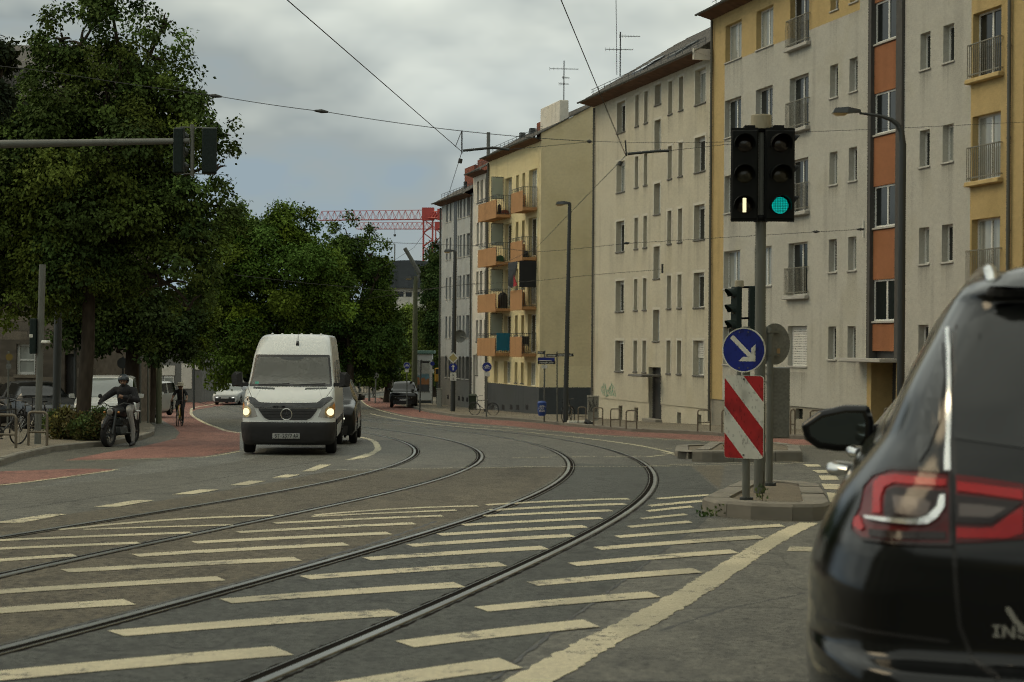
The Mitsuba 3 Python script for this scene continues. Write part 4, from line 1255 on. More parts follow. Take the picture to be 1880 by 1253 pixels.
# cantilever signal on the left, seen from behind
YC = 31.0
k = thing('cantilever_signal', 'grey cantilever arm from the left with two signal heads seen from behind', 'traffic light')
part(k, 'arm', tube([at(-330, 268, YC), at(0, 265, YC), at(348, 259, YC)], [.085, .075, .05], 12), GALV, smooth=40)
b = at(-330, 700, YC)
part(k, 'mast', tube([np.r_[b[:2], gz(YC)], at(-330, 250, YC)], [.12, .10], 14), GALV, smooth=40)
part(k, 'hanger', tube([at(353, 229, YC), at(353, 324, YC)], .034, 10), GALV, smooth=40)
for y in (235, 320):
    part(k, 'crossbar', tube([at(330, y - 1, YC), at(386, y, YC)], .012, 6), GALV)
for x0, x1, sgn in ((319, 338, 1), (371, 398, -1)):
    Mx = faceframe(at((x0 + x1) / 2, 277, YC), .15 * sgn)
    w = (x1 - x0) * YC / F
    hd = part(k, 'housing', xf(bx(-w / 2, w / 2, -.42, .42, -.07, .07, .02), Mx), SIGGREEN)
    part(hd, 'hoods', xf(cat([tube([(0, y, -.06), (0, y, -.24)], .10, 12) for y in (-.27, 0, .27)]), Mx), SIGGREEN)

# street lamps
LAMPM = mat('lamp_grey', (.045, .05, .05), .45, .3)
LAMPGLASS = mat('lamp_bowl', (.38, .28, .14), .25)


def lamp(lab, pts, Y, r0, r1, head, base_px, name='street_lamp', arm_r=.035, pm=None):
    k = thing(name, lab, 'street lamp', None)
    b = at(base_px, 780, Y)
    p = [np.r_[b[:2], gz(Y) + .1]] + [at(x, y, Y) for x, y in pts]
    n = len(p)
    part(k, 'post', tube([p[0], p[1]], [r0, r1], 14), pm or LAMPM, smooth=40)
    if n > 2:
        part(k, 'arm', tube(p[1:], np.linspace(r1 * .9, arm_r, n - 1), 10), LAMPM, smooth=50)
    (x0, y0), (x1, y1), th = head
    a, c = at(x0, y0, Y), at(x1, y1, Y)
    d = (c - a) / np.linalg.norm(c - a)
    u = np.array([0, 0, 1.0]) - d * d[2]
    u /= np.linalg.norm(u)
    Mh = frame(a, d, np.cross(u, d), u)
    L = np.linalg.norm(c - a)
    hw = .16
    part(k, 'lamp_housing', xf(hull([(0, -hw * .35, 0), (0, hw * .35, 0), (0, -hw * .3, th * .5), (0, hw * .3, th * .5), (L * .5, -hw, -th * .1), (L * .5, hw, -th * .1), (L, -hw * .8, 0), (L, hw * .8, 0), (L * .45, -hw * .7, th), (L * .45, hw * .7, th), (L * .9, -hw * .6, th * .9), (L * .9, hw * .6, th * .9)]), Mh), LAMPM)
    part(k, 'lamp_bowl', xf(hull([(L * .42, -hw * .85, -.005), (L * .42, hw * .85, -.005), (L * .98, -hw * .7, -.005), (L * .98, hw * .7, -.005), (L * .55, -hw * .6, -th * .5), (L * .55, hw * .6, -th * .5), (L * .86, -hw * .5, -th * .55), (L * .86, hw * .5, -th * .55)]), Mh), LAMPGLASS)
    return k


lamp('dark curved street lamp before the grey and yellow house', [(1657, 262), (1655, 243), (1648, 229), (1636, 220), (1615, 213), (1578, 208)], 50.5, .115, .105, ((1580, 207), (1528, 208), .16), 1653)
lamp('straight dark street lamp with a flat head before the sand coloured gable', [(1046, 374), (1044, 374)], 75, .115, .075, ((1048, 374.5), (1020, 376), .13), 1038)
lamp('dark street lamp with arm before the blue grey house', [(835.5, 462), (834, 462)], 100, .14, .1, ((836, 462), (815, 463), .14), 831)
lamp('concrete street lamp mast before the advertising pillar', [(763, 508), (763, 508)], 118, .22, .14, ((765, 511), (744, 512), .16), 760, pm=mat('mast_moss', (.10, .11, .065), .8))


# signs on poles, right pavement
def plate(k, name, cx, cy, w, h, Y, m, yaw=0, r=None, dz=0, **kw):
    px_ = Y / F
    pg = disc(w * px_ / 2, 36) if r == 'disc' else rrect(-w * px_ / 2, w * px_ / 2, -h * px_ / 2, h * px_ / 2, min(w, h) * px_ * (r or .08))
    return part(k, name, xf(ext(pg, dz, dz + .012), faceframe(at(cx, cy, Y - .12), yaw)), m, **kw)


def text_on(k, txt, cx, cy, hpx, Y, m, yaw=0, dz=.014, bold=True, maxw=None, name='lettering'):
    t = meshkit.text_mesh(txt, hpx * Y / F, .003, bold)
    t.vertices[:, 0] -= t.vertices[:, 0].mean()
    if maxw:
        w = np.ptp(t.vertices[:, 0])
        t.vertices[:, 0] *= min(1.5, maxw * Y / F / w)
    t.vertices[:, 1] -= hpx * Y / F / 2
    t.vertices[:, 2] += dz
    return part(k, name, xf(t, faceframe(at(cx, cy, Y - .12), yaw)), m)


def line2(pts, w):
    return LineString(pts).buffer(w / 2, cap_style='flat')


def bike_symbol(sz):
    g = [disc(.20, 20).difference(disc(.155, 20))]
    g = [aff.translate(g[0], -.27, -.1), aff.translate(g[0], .27, -.1)]
    g += [line2([(-.27, -.1), (-.1, .17), (.18, .17), (-.02, -.1), (-.1, .17)], .05), line2([(-.02, -.1), (-.27, -.1)], .05), line2([(.27, -.1), (.16, .26), (.06, .28)], .05), line2([(-.2, .23), (-.03, .23)], .06)]
    return aff.scale(unary_union(g), sz, sz, origin=(0, 0))


def cycle_sign(lab, cx, cy, d, Y, yb, xb):
    k = thing('cycle_sign', lab, 'traffic sign')
    b = at(xb, 760, Y)
    part(k, 'post', tube([np.r_[b[:2], gz(Y) + .1], at(cx, cy - d / 2, Y)], .04, 10), GALV, smooth=40)
    px_ = Y / F
    plate(k, 'disc', cx, cy, d * .95, d, Y, SIGNBLUE, r='disc')
    part(k, 'rim', xf(ext(disc(d * px_ / 2, 36).difference(disc(d * px_ / 2 * .93, 36)), .0, .015), faceframe(at(cx, cy, Y - .12))), SIGNWHITE)
    part(k, 'bicycle_symbol', xf(ext(bike_symbol(d * px_ * .72), .014, .017), faceframe(at(cx, cy, Y - .12))), SIGNWHITE)
    plate(k, 'plate', cx, cy + d * .76, d * .6, d * .42, Y, SIGNWHITE)
    return k


cycle_sign('round blue bicycle sign before the white house with a white plate', 894, 674, 18, 88, 0, 893)
cycle_sign('small round blue bicycle sign far off beside the advertising pillar', 747, 671.5, 12.5, 112, 0, 747)
k = thing('priority_sign', 'priority diamond over a round blue straight ahead arrow on the lamp post', 'traffic sign')
Yq = 99.6
g = aff.rotate(sbox(-.24, -.24, .24, .24), 45)
part(k, 'diamond', xf(ext(g, 0, .012), faceframe(at(832, 657.5, Yq - .15))), SIGNWHITE)
part(k, 'diamond_centre', xf(ext(aff.scale(g, .72, .72), .013, .016), faceframe(at(832, 657.5, Yq - .15))), mat('sign_yellow', (.36, .30, .12), .5))
plate(k, 'disc', 832, 675, 15.5, 15.5, Yq, SIGNBLUE, r='disc')
part(k, 'arrow', xf(ext(arrow(.32, .06, .22, .13), .013, .017), faceframe(at(832, 675, Yq - .12))), SIGNWHITE)
plate(k, 'plate', 832, 692, 11.5, 15, Yq, SIGNWHITE)
part(k, 'pictogram', xf(ext(bike_symbol(.22), .013, .016), faceframe(at(832, 689, Yq - .12))), BLACK)
part(k, 'pictogram', xf(ext(arrow(.12, .03, .1, .05), .013, .016), faceframe(at(832, 696, Yq - .12))), BLACK)

k = thing('street_name_sign', 'dark street name plates and a blue plate on a post over the litter bin', 'street sign')
Y3 = 77.0
b = at(999, 770, Y3)
part(k, 'post', tube([np.r_[b[:2], gz(Y3) + .1], at(1000, 644, Y3)], .035, 10), GALV, smooth=40)
plate(k, 'name_plate', 993.5, 648, 13, 5, Y3, BLACK)
text_on(k, 'Allee', 993, 648, 2.4, Y3, SIGNWHITE, maxw=9)
plate(k, 'blue_plate', 1003, 660, 31, 6.5, Y3, SIGNBLUE)
plate(k, 'white_strip', 1001, 662.8, 24, 2, Y3, SIGNWHITE, dz=.013)
plate(k, 'name_plate', 1003.5, 666, 32, 5.5, Y3, BLACK, dz=.02)
text_on(k, 'Freiburger Landstr', 1003.5, 666, 2.6, Y3, SIGNWHITE, dz=.036, maxw=26)
plate(k, 'hexagon_plate', 999.5, 673.5, 11, 6.5, Y3, SIGNWHITE, r=.3)
k = thing('street_name_sign', 'long dark street name plate on a thin post left of the straight lamp', 'street sign')
b = at(1023, 772, Y3)
part(k, 'post', tube([np.r_[b[:2], gz(Y3) + .1], at(1022.5, 646, Y3)], .032, 10), GALV, smooth=40)
plate(k, 'name_plate', 1013, 653, 21, 5, Y3, BLACK, yaw=.3)
text_on(k, 'Rotlintstr', 1013, 653, 2.4, Y3, SIGNWHITE, yaw=.3, maxw=16)
plate(k, 'name_plate', 1037, 652, 31, 5.5, Y3, BLACK, dz=.02)
text_on(k, 'Rothschildstrasse', 1037.5, 652, 2.6, Y3, SIGNWHITE, dz=.036, maxw=25)
k = thing('litter_bin', 'blue litter bin with white lettering on the sign post', 'litter bin')
c = at(995, 752, Y3 - .25)
BINB = mat('bin_blue', (.012, .045, .20), .5)
part(k, 'bin', xf(lathe([(.0, -.28), (.15, -.28), (.19, -.1), (.20, .24), (.17, .24), (.15, -.1), (0, -.12)], 20), frame(c, (1, 0, 0), (0, 1, 0), (0, 0, 1))), BINB, smooth=40)
part(k, 'bin_hood', xf(lathe([(.205, .20), (.21, .24), (.205, .30), (.14, .36), (.0, .38)], 20), frame(c, (1, 0, 0), (0, 1, 0), (0, 0, 1))), BINB, smooth=40)
for i, (w, y) in enumerate((('ABFALL', 746), ('HIER', 750.5), ('REIN', 755))):
    text_on(k, w, 995, y, 3.0, Y3 - .36, SIGNWHITE, dz=.002, maxw=11)

# bicycle stands on the right pavement and left
HOOP = mat('hoop', (.16, .135, .10), .5, .4)


def hoop(lab, x0, x1, yt, yb, Y, grp, midbar=True, r=.024, yaw=0.0):
    k = thing('bicycle_stand', lab, 'bicycle rack', grp)
    a, b = at(x0, 700, Y), at(x1, 700, Y)
    w = abs(b[0] - a[0])
    zb = gz(Y) + .12
    h = at(x0, yt, Y)[2] - zb
    c = np.array([(a[0] + b[0]) / 2, Y, zb])
    Mh = rotz(yaw, c)
    e = .07
    pts = [(-w / 2, 0, 0), (-w / 2, 0, h - e), (-w / 2 + e * .3, 0, h - e * .3), (-w / 2 + e, 0, h), (w / 2 - e, 0, h), (w / 2 - e * .3, 0, h - e * .3), (w / 2, 0, h - e), (w / 2, 0, 0)]
    part(k, 'hoop', xf(tube(pts, r, 8), Mh), HOOP, smooth=60)
    if midbar:
        part(k, 'crossbar', xf(tube([(-w / 2, 0, h * .42), (w / 2, 0, h * .42)], r * .8, 8), Mh), HOOP, smooth=60)
    return k


names = ['beside the lamp post with the bicycle', 'left of the grey cabinet', 'before the grey cabinet', 'first before the beige plinth', 'second before the beige plinth', 'left of the yellow corner', 'right of the yellow corner', 'right of the sign island post', 'just left of the car mirror', 'left of the house door']
for nm, q in zip(names, ((1037, 1050, 746, 775), (1062, 1076, 748, 778), (1090.5, 1107, 749, 782), (1121.5, 1139, 751, 784), (1150, 1169.5, 754, 788), (1281.5, 1304.5, 753, 792), (1326, 1346, 753, 795), (1452, 1460, 752, 799), (1488, 1512, 754, 800), (1624, 1634, 750, 803))):
    hoop(f'brown steel bicycle hoop {nm}', q[0], q[1], q[2], q[3], gnd(q[0], q[3], .12)[1], 'steel bicycle hoops on the right pavement')
hoop('pale steel bicycle hoop at the left edge with a bicycle leaning on it', -26, 30, 762, 829, 36.5, None, r=.03)
hoop('pale steel bicycle hoop right of the tall grey pole', 53, 87, 757, 824, 38.2, None, r=.03)

# cabinets, bins
CAB = mat('cabinet', plaster((.24, .235, .20), .3, .2, 77.), .6)
k = thing('utility_cabinet', 'grey utility cabinet with black graffiti before the beige house', 'utility cabinet')
Yk = gnd(1088, 773, .12)[1] + .3
p0, p1 = at(1079, 770, Yk), at(1099, 770, Yk)
zb = gz(Yk) + .1
ht = at(1088, 727, Yk)[2]
part(k, 'cabinet', bx(p0[0], p1[0], Yk, Yk + .4, zb, ht - .06, .02), CAB)
part(k, 'lid', bx(p0[0] - .03, p1[0] + .03, Yk - .03, Yk + .43, ht - .06, ht, .02), CAB)
part(k, 'door_gap', bx((p0[0] + p1[0]) / 2 - .006, (p0[0] + p1[0]) / 2 + .006, Yk - .003, Yk + .01, zb + .1, ht - .08), BLACK)
part(k, 'graffiti', cat([tube([(p0[0] + .04 + .06 * i, Yk - .004, ht - .2 - .1 * (i % 3)), (p0[0] + .1 + .055 * i, Yk - .004, ht - .5 - .12 * (i % 2)), (p0[0] + .03 + .06 * i, Yk - .004, ht - .75)], .012, 4) for i in range(7)]), BLACK)
k = thing('utility_cabinet', 'small grey utility cabinet beside the yellow box', 'utility cabinet')
Yk = 112
part(k, 'cabinet', bx(at(802, 700, Yk)[0], at(811, 700, Yk)[0], Yk, Yk + .4, gz(Yk), at(805, 715, Yk)[2], .02), CAB)
part(k, 'lid', bx(at(801, 700, Yk)[0], at(812, 700, Yk)[0], Yk - .03, Yk + .43, at(805, 715, Yk)[2], at(805, 713.5, Yk)[2]), CAB)
k = thing('wheelie_bin', 'dark green wheelie bin beside the parked bicycle', 'bin')
Yk = gnd(867, 753, .12)[1]
zb = gz(Yk) + .12
x0, x1, zt = at(860.5, 740, Yk)[0], at(874.5, 740, Yk)[0], at(867, 725, Yk)[2]
BING = mat('bin_green', (.02, .032, .016), .6)
part(k, 'body', hull([(x0 + .04, Yk + .05, zb), (x1 - .04, Yk + .05, zb), (x0 + .04, Yk + .5, zb), (x1 - .04, Yk + .5, zb), (x0, Yk, zt - .08), (x1, Yk, zt - .08), (x0, Yk + .55, zt - .08), (x1, Yk + .55, zt - .08)]), BING)
part(k, 'lid', hull([(x0 - .03, Yk - .04, zt - .078), (x1 + .03, Yk - .04, zt - .078), (x0 - .03, Yk + .6, zt - .078), (x1 + .03, Yk + .6, zt - .078), (x0, Yk + .05, zt), (x1, Yk + .05, zt), (x0, Yk + .5, zt + .02), (x1, Yk + .5, zt + .02)]), BING)
for x in (x0 + .02, x1 - .02):
    part(k, 'wheel', tube([(x - .03, Yk + .52, zb + .1), (x + .03, Yk + .52, zb + .1)], .1, 14), RUBBER)
single('sack', hull(rng.normal(0, 1, (40, 3)) * [.09, .07, .05] + [*at(1079, 776, 71)[:2], gz(71) + .20]), BLACK, 'dark sack lying at the kerb before the grey cabinet', 'sack')
single('cardboard_sheet', xf(bx(-.5, .5, -.3, .3, 0, .08), rotz(.1, np.r_[at(1064, 772, 74)[:2], gz(74) + .13])), SIGNWHITE, 'white flat packing board lying behind the bicycle hoops', 'board')

# advertising pillar, yellow box
k = thing('advertising_pillar', 'white advertising kiosk with a poster and a flat green roof', 'advertising pillar')
Yk = 122
x0, x1 = at(763, 700, Yk)[0], at(793, 700, Yk)[0]
zb, zt = gz(Yk), at(780, 650, Yk)[2]
PZ = lambda y: at(780, y, Yk)[2]
part(k, 'body', bx(x0, x1, Yk, Yk + 1.5, zb + .3, zt, .05), mat('kiosk_white', (.46, .48, .47), .5))
part(k, 'base', bx(x0 + .04, x1 - .04, Yk + .04, Yk + 1.46, zb - .3, zb + .3), DARKMETAL)
part(k, 'roof', bx(x0 - .1, x1 + .18, Yk - .15, Yk + 1.6, zt, zt + .22, .03), mat('kiosk_roof', (.07, .14, .115), .5))


def poster(p, n, uv):
    z = (p.z - PZ(719)) / (PZ(664) - PZ(719))
    a = mikit.fbm(p.x * 5, p.z * 5, 0, 3)
    c = mikit.mix([.30, .31, .29], [.10, .20, .25], mikit.smoothstep(.62, .5, z + .2 * (a - .5)))
    c = mikit.mix(c, [.30, .14, .06], mikit.smoothstep(.44, .38, z + .25 * (a - .5)))
    return mikit.mix(c, [.06, .065, .07], mikit.smoothstep(.24, .2, z)) * (.7 + .6 * a)


part(k, 'poster', bx(x0 + .12, at(788, 700, Yk)[0], Yk - .02, Yk - .002, PZ(719), PZ(664)), mat('poster', mikit.proc(poster), .3))
part(k, 'poster_frame', cat([bx(x0 + .06, at(789.5, 700, Yk)[0], Yk - .03, Yk - .003, PZ(720.5), PZ(719.2)), bx(x0 + .06, at(789.5, 700, Yk)[0], Yk - .03, Yk - .003, PZ(663.8), PZ(662.5))]), GALV)
part(k, 'lettering', xf(meshkit.text_mesh('ADVOKAT', .12, .006, True), frame((x0 + .25, Yk - .024, PZ(708)), (1, 0, 0), (0, 0, 1), (0, -1, 0))), SIGNWHITE) if False else None
k = thing('telephone_box', 'small yellow box on a post beside the blue grey house', 'telephone box')
Yk = 121
YELB = mat('box_yellow', (.40, .22, .02), .5)
part(k, 'box', bx(at(798, 700, Yk)[0], at(806, 700, Yk)[0], Yk, Yk + .5, at(800, 701, Yk)[2], at(800, 676, Yk)[2], .03), YELB)
part(k, 'window', bx(at(799.5, 700, Yk)[0], at(805, 700, Yk)[0], Yk - .01, Yk + .01, at(800, 687, Yk)[2], at(800, 678, Yk)[2]), PANE)
part(k, 'post', bx(at(801, 700, Yk)[0], at(803, 700, Yk)[0], Yk + .1, Yk + .3, gz(Yk), at(800, 701, Yk)[2]), DARKMETAL)
k = thing('sign_post', 'small round blue arrow sign right of the advertising pillar', 'traffic sign')
part(k, 'post', tube([np.r_[at(794, 700, 120)[:2], gz(120)], at(794, 660, 120)], .04, 8), GALV)
plate(k, 'disc', 794, 668, 8, 11, 120, SIGNBLUE, r='disc')
plate(k, 'plate', 794.5, 682, 5, 7, 120, SIGNWHITE)
k = thing('bollard_pole', 'thin dark sign pole before the advertising pillar', 'pole')
part(k, 'post', tube([np.r_[at(771, 700, 103)[:2], gz(103)], at(773, 661, 103)], .045, 8), DARKMETAL)
part(k, 'plate', bx(at(772, 700, 103)[0], at(788, 700, 103)[0], 102.95, 102.98, at(773, 667, 103)[2], at(773, 663.5, 103)[2]), BLACK)


# bicycles
def bicycle(name, lab, o, yaw, lean=0.0, col=(.02, .02, .022), grp=None, R=.33, steer=0.0):
    """x forward; o is the ground point under the saddle"""
    k = thing(name, lab, 'bicycle', grp)
    Mb = rotz(yaw, o) @ frame((0, 0, 0), (1, 0, 0), (0, math.cos(lean), -math.sin(lean)), (0, math.sin(lean), math.cos(lean)))
    n = 28
    th = np.arange(n + 1) * 2 * np.pi / n
    for x in (-.52, .55):
        ring = np.column_stack([x + R * np.cos(th), 0 * th, R + R * np.sin(th)])
        w = part(k, 'wheel', xf(tube(ring, .018, 6, False), Mb), RUBBER)
        part(w, 'spokes', xf(cat([tube([(x, 0, R), (x + (R - .02) * math.cos(a), 0, R + (R - .02) * math.sin(a))], .003, 3) for a in th[:-1:2]]), Mb), STEEL)
    bb, st, hd, hb = (-.08, 0, .28), (-.22, 0, .78), (.36, 0, .80), (.40, 0, .62)
    fr = [tube(q, .019, 8) for q in ([bb, st], [bb, hb], [st, hd], [hd, hb])] + [tube([(-.52, y, R), (-.2, y * .5, .70)], .010, 6) for y in (-.05, .05)] + [tube([(-.52, y, R), bb], .011, 6) for y in (-.05, .05)]
    m = part(k, 'frame', xf(cat(fr), Mb), 'mat_vcg', False, vc(cat(fr), col))
    fk = [tube([hb, (.45, y, .5), (.55, y, R)], .013, 6) for y in (-.045, .045)]
    part(k, 'fork', xf(cat(fk), Mb), 'mat_vcg', False, vc(cat(fk), col))
    part(k, 'saddle', xf(hull([(-.38, -.07, .90), (-.38, .07, .90), (-.36, -.08, .87), (-.36, .08, .87), (-.1, -.015, .90), (-.1, .015, .90), (-.12, 0, .87), (-.25, 0, .91)]), Mb), BLACK)
    part(k, 'seat_post', xf(tube([st, (-.25, 0, .88)], .014, 6), Mb), STEEL)
    part(k, 'handlebar', xf(cat([tube([hd, (.34, 0, .98)], .014, 6), tube([(.18, -.30, 1.0), (.30, -.22, 1.02), (.35, 0, .98), (.30, .22, 1.02), (.18, .30, 1.0)], .012, 6)]), Mb), BLACK)
    part(k, 'crank', xf(cat([tube([(-.08, -.02, .28), (-.08, .02, .28)], .085, 14), tube([(-.08, .05, .28), (.02, .05, .15)], .009, 5), bx(-.02, .08, .05, .14, .13, .15), tube([(-.08, -.05, .28), (-.18, -.05, .41)], .009, 5), bx(-.23, -.13, -.14, -.05, .40, .42)]), Mb), DARKMETAL)
    for x in (-.52, .55):
        part(k, 'mudguard', xf(tube([(x + (R + .03) * math.cos(a), 0, R + (R + .03) * math.sin(a)) for a in np.linspace(.5, 2.8, 9)], .014, 5), Mb), BLACK)
    return k


def ong(x, y, lift=.12):
    g = gnd(x, y, lift)
    return np.r_[g, gz(g[1]) + lift]


bicycle('bicycle', 'black bicycle leaning at the sign pole beside the green bin', ong(889, 763), 2.7, .12)
bicycle('bicycle', 'dark bicycle locked behind the straight lamp post', ong(1044, 776), 1.2, .1)
for i, (x, y, yaw, c, lab) in enumerate(((24, 792, 1.9, (.02, .02, .02), 'dark bicycle at the left edge behind the first hoop'), (46, 794, 1.5, (.05, .05, .055), 'dark bicycle left of the tall grey pole'), (84, 790, 2.0, (.03, .03, .035), 'dark bicycle right of the tall grey pole'), (4, 818, 1.2, (.02, .02, .02), 'black bicycle leaning on the hoop at the left edge'))):
    bicycle('bicycle', lab, ong(x, y), yaw, .1 * (-1) ** i, c)

# poles on the left pavement
k = thing('signal_pole', 'tall grey pole before the planting bed on the left', 'pole')
Yl = 39.5
part(k, 'post', tube([np.r_[at(69, 800, Yl)[:2], gz(Yl) + .1], at(78, 486, Yl)], .075, 14), GALV, smooth=40)
part(k, 'camera', bx(at(80, 625, Yl)[0], at(92, 625, Yl)[0], Yl - .25, Yl + .05, at(80, 631, Yl)[2], at(80, 625, Yl)[2], .02), SIGNWHITE)
part(k, 'signal_box', bx(at(57, 600, Yl)[0], at(68, 600, Yl)[0], Yl - .15, Yl + .1, at(60, 650, Yl)[2], at(60, 585, Yl)[2], .02), SIGGREEN)
part(k, 'sticker', bx(at(57, 600, Yl)[0], at(64, 600, Yl)[0], Yl - .156, Yl - .151, at(60, 620, Yl)[2], at(60, 614, Yl)[2]), SIGNWHITE)
k = thing('signal_pole', 'thicker dark pole behind the tall grey pole', 'pole')
Yl = 52
part(k, 'post', tube([np.r_[at(103, 770, Yl)[:2], gz(Yl) + .1], at(108, 515, Yl)], .12, 14), LAMPM, smooth=40)
k = thing('sign_post', 'round yellow stop sign on a thin pole at the left edge', 'sign post')
Yl = 54
part(k, 'post', tube([np.r_[at(14, 770, Yl)[:2], gz(Yl) + .1], at(16, 645, Yl)], .03, 8), GALV)
plate(k, 'disc', 17, 656, 13, 21, Yl, mat('sign_ochre', (.16, .11, .02), .6), r='disc')
plate(k, 'plate', 16, 673, 9, 9, Yl, 'mat_sign_back')
# ---------------------------------------------------------------- vehicles
scene['mat_paint_white'] = {'type': 'twosided', 'bsdf': {'type': 'roughplastic', 'alpha': .06, 'diffuse_reflectance': {'type': 'rgb', 'value': [.60, .62, .60]}}}
PAINTW = 'mat_paint_white'


def lacquer(name, rgb, alpha=.03, ior=1.5):
    b = {'type': 'roughplastic', 'alpha': alpha, 'int_ior': ior, 'diffuse_reflectance': rgb if isinstance(rgb, dict) else {'type': 'rgb', 'value': list(rgb)}}
    scene['mat_' + name] = {'type': 'twosided', 'bsdf': b}
    return 'mat_' + name


PAINTK = lacquer('paint_black', (.0035, .004, .0045), .03, 1.45)
PAINTD = mat('paint_darkgrey', (.030, .033, .036), .25, coat=1.0)
PAINTS = mat('paint_silver', (.40, .41, .40), .3, coat=1.0)
PLASTIC = mat('plastic_black', mikit.proc(lambda p, n, uv: mi.Color3f([.011, .011, .012]) * (.7 + .8 * mikit.fbm(p.x * 8, p.y * 8, p.z * 12, 3))), .55)
LIGHTGLASS = mat('headlamp_glass', (.19, .175, .15), .08, spec=.9, coat=1.0)
TAILRED = mat('tail_red', (.10, .003, .004), .08, coat=.25, spec=.3)
TAILBRIGHT = mat('tail_bright', (.36, .008, .010), .12, coat=.25, spec=.3)
TAILDARK = mat('tail_smoke', (.012, .005, .005), .1, coat=.3, spec=.3)
TAILGREY = mat('tail_reflector', (.10, .08, .075), .2, coat=.3)
PLATEW = mat('number_plate', (.42, .43, .42), .4)
CARGLASS = lacquer('car_glass', (.008, .009, .009), .02, 1.55)
CARGLASSL = mat('car_glass_pale', (.14, .16, .155), .05, spec=1.0, coat=1.0)
SEAT = mat('seat_grey', (.05, .05, .05), .9)


class Shell:
    """one end of a vehicle body with both flanks: horizontal slices; u runs round the slice from the middle of the end face, z up; the end face looks to -y"""
    def __init__(s, M, tab, L):
        t = np.array(tab, float)
        s.M, s.L, s.z = M, L, t[:, 0]
        s.f = [PchipInterpolator(t[:, 0], t[:, i]) for i in range(1, 6)]    # y0, w, rx, ry, crown

    def loc(s, u, z):
        u, z = np.asarray(u, float), np.clip(np.asarray(z, float), s.z[0], s.z[-1])
        y0, w, rx, ry, cr = (f(z) for f in s.f)
        a, wr = np.abs(u), w - rx
        q = np.pi / 4 * (rx + ry)
        ph = np.clip((a - wr) / q, 0, 1) * np.pi / 2
        x = np.where(a < wr, a, wr + rx * np.sin(ph))
        y = y0 + cr * (x / w) ** 2 + ry * (1 - np.cos(ph)) + np.clip(a - wr - q, 0, None)
        back = np.clip((y - s.L) / .6, -1, 0) + 1           # draws in at the far end
        return np.stack([np.sign(u) * x * (1 - .10 * back ** 2), y, z], -1)

    def world(s, p):
        return np.asarray(p) @ s.M[:3, :3].T + s.M[:3, 3]

    def normal(s, u, z, h=.012):
        n = np.cross(s.loc(np.asarray(u) + h, z) - s.loc(np.asarray(u) - h, z), s.loc(u, np.asarray(z) + h) - s.loc(u, np.asarray(z) - h))
        n /= np.linalg.norm(n, axis=-1, keepdims=True) + 1e-12
        return n                                             # outwards: -y at the middle

    def body(s, U, nu=160, nz=90):
        us = np.linspace(-U, U, nu)
        zs = np.linspace(s.z[0], s.z[-1], nz)
        uu, zz = np.meshgrid(us, zs)
        v = s.loc(uu.ravel(), zz.ravel())
        f = [[j * nu + i, j * nu + i + 1, (j + 1) * nu + i + 1, (j + 1) * nu + i] for j in range(nz - 1) for i in range(nu - 1)]
        o = (nz - 1) * nu                                    # the roof between both flanks
        f += [[o + i, o + i + 1, o + nu - 2 - i, o + nu - 1 - i] for i in range(nu // 2 - 1)]
        f += [[nu - 1 - i, nu - 2 - i, i + 1, i] for i in range(nu // 2 - 1)]
        e0 = [j * nu for j in range(nz)]
        f += [[e0[j], e0[j + 1], e0[j + 1] + nu - 1, e0[j] + nu - 1] for j in range(nz - 1)]
        return tm(s.world(v), f)

    def patch(s, poly, off=.004, thick=.01, d=.035):
        if not isinstance(poly, (Polygon,)) and not hasattr(poly, 'geoms'):
            poly = Polygon(poly)
        poly = shapely.make_valid(poly)
        ms = []
        for g in polys(poly):
            x0, y0, x1, y1 = g.bounds
            v, f = gridtri(g, list(np.arange(x0, x1, d)), list(np.arange(y0, y1, d)))
            n = s.normal(v[:, 0], v[:, 1])
            p = s.loc(v[:, 0], v[:, 1])
            ms.append(tm(s.world(p + n * off), f))
            for ring in [g.exterior, *g.interiors]:
                L = LineString(ring.coords)
                k = max(8, int(L.length / d) + 1)
                q = np.array([L.interpolate(t, True).coords[0] for t in np.linspace(0, 1, k)])
                n = s.normal(q[:, 0], q[:, 1])
                p = s.loc(q[:, 0], q[:, 1])
                vv_ = np.vstack([s.world(p + n * off), s.world(p + n * (off - thick))])
                ms.append(tm(vv_, [[i, i + 1, k + i + 1, k + i] for i in range(k - 1)]))
        return cat(ms)

    def inv(s, px, py, side=-1):
        """the (u, z) of the shell seen at a pixel of the photograph, on the near surface of one half"""
        us, zs = np.meshgrid(side * np.linspace(0, 2.2, 260), np.linspace(s.z[0], s.z[-1], 160))
        p = s.world(s.loc(us.ravel(), zs.ravel())) - EYE
        c = p @ FWD
        X, Y = 940 + F * (p @ RIGHT) / c, 626.5 - F * (p @ UP) / c
        n = s.normal(us.ravel(), zs.ravel()) @ s.M[:3, :3].T
        face = np.einsum('ij,ij->i', n, p) < 0
        k = np.argmin((X - px) ** 2 + (Y - py) ** 2 + 1e6 * ~face)
        q = np.array([us.ravel()[k], zs.ravel()[k]])

        def pr(q):
            p = s.world(s.loc(q[0], q[1])) - EYE
            return np.array([940 + F * (p @ RIGHT) / (p @ FWD), 626.5 - F * (p @ UP) / (p @ FWD)])
        for _ in range(4):                                   # refine
            e = pr(q) - [px, py]
            J = np.column_stack([(pr(q + d) - pr(q - d)) / .004 for d in (np.array([.002, 0]), np.array([0, .002]))])
            if abs(np.linalg.det(J)) < 1e3:
                break
            q = q - np.clip(np.linalg.solve(J, e), -.01, .01)
        return q

    def px(s, pts, side=-1):
        return Polygon([s.inv(*q, side) for q in pts]).buffer(0)


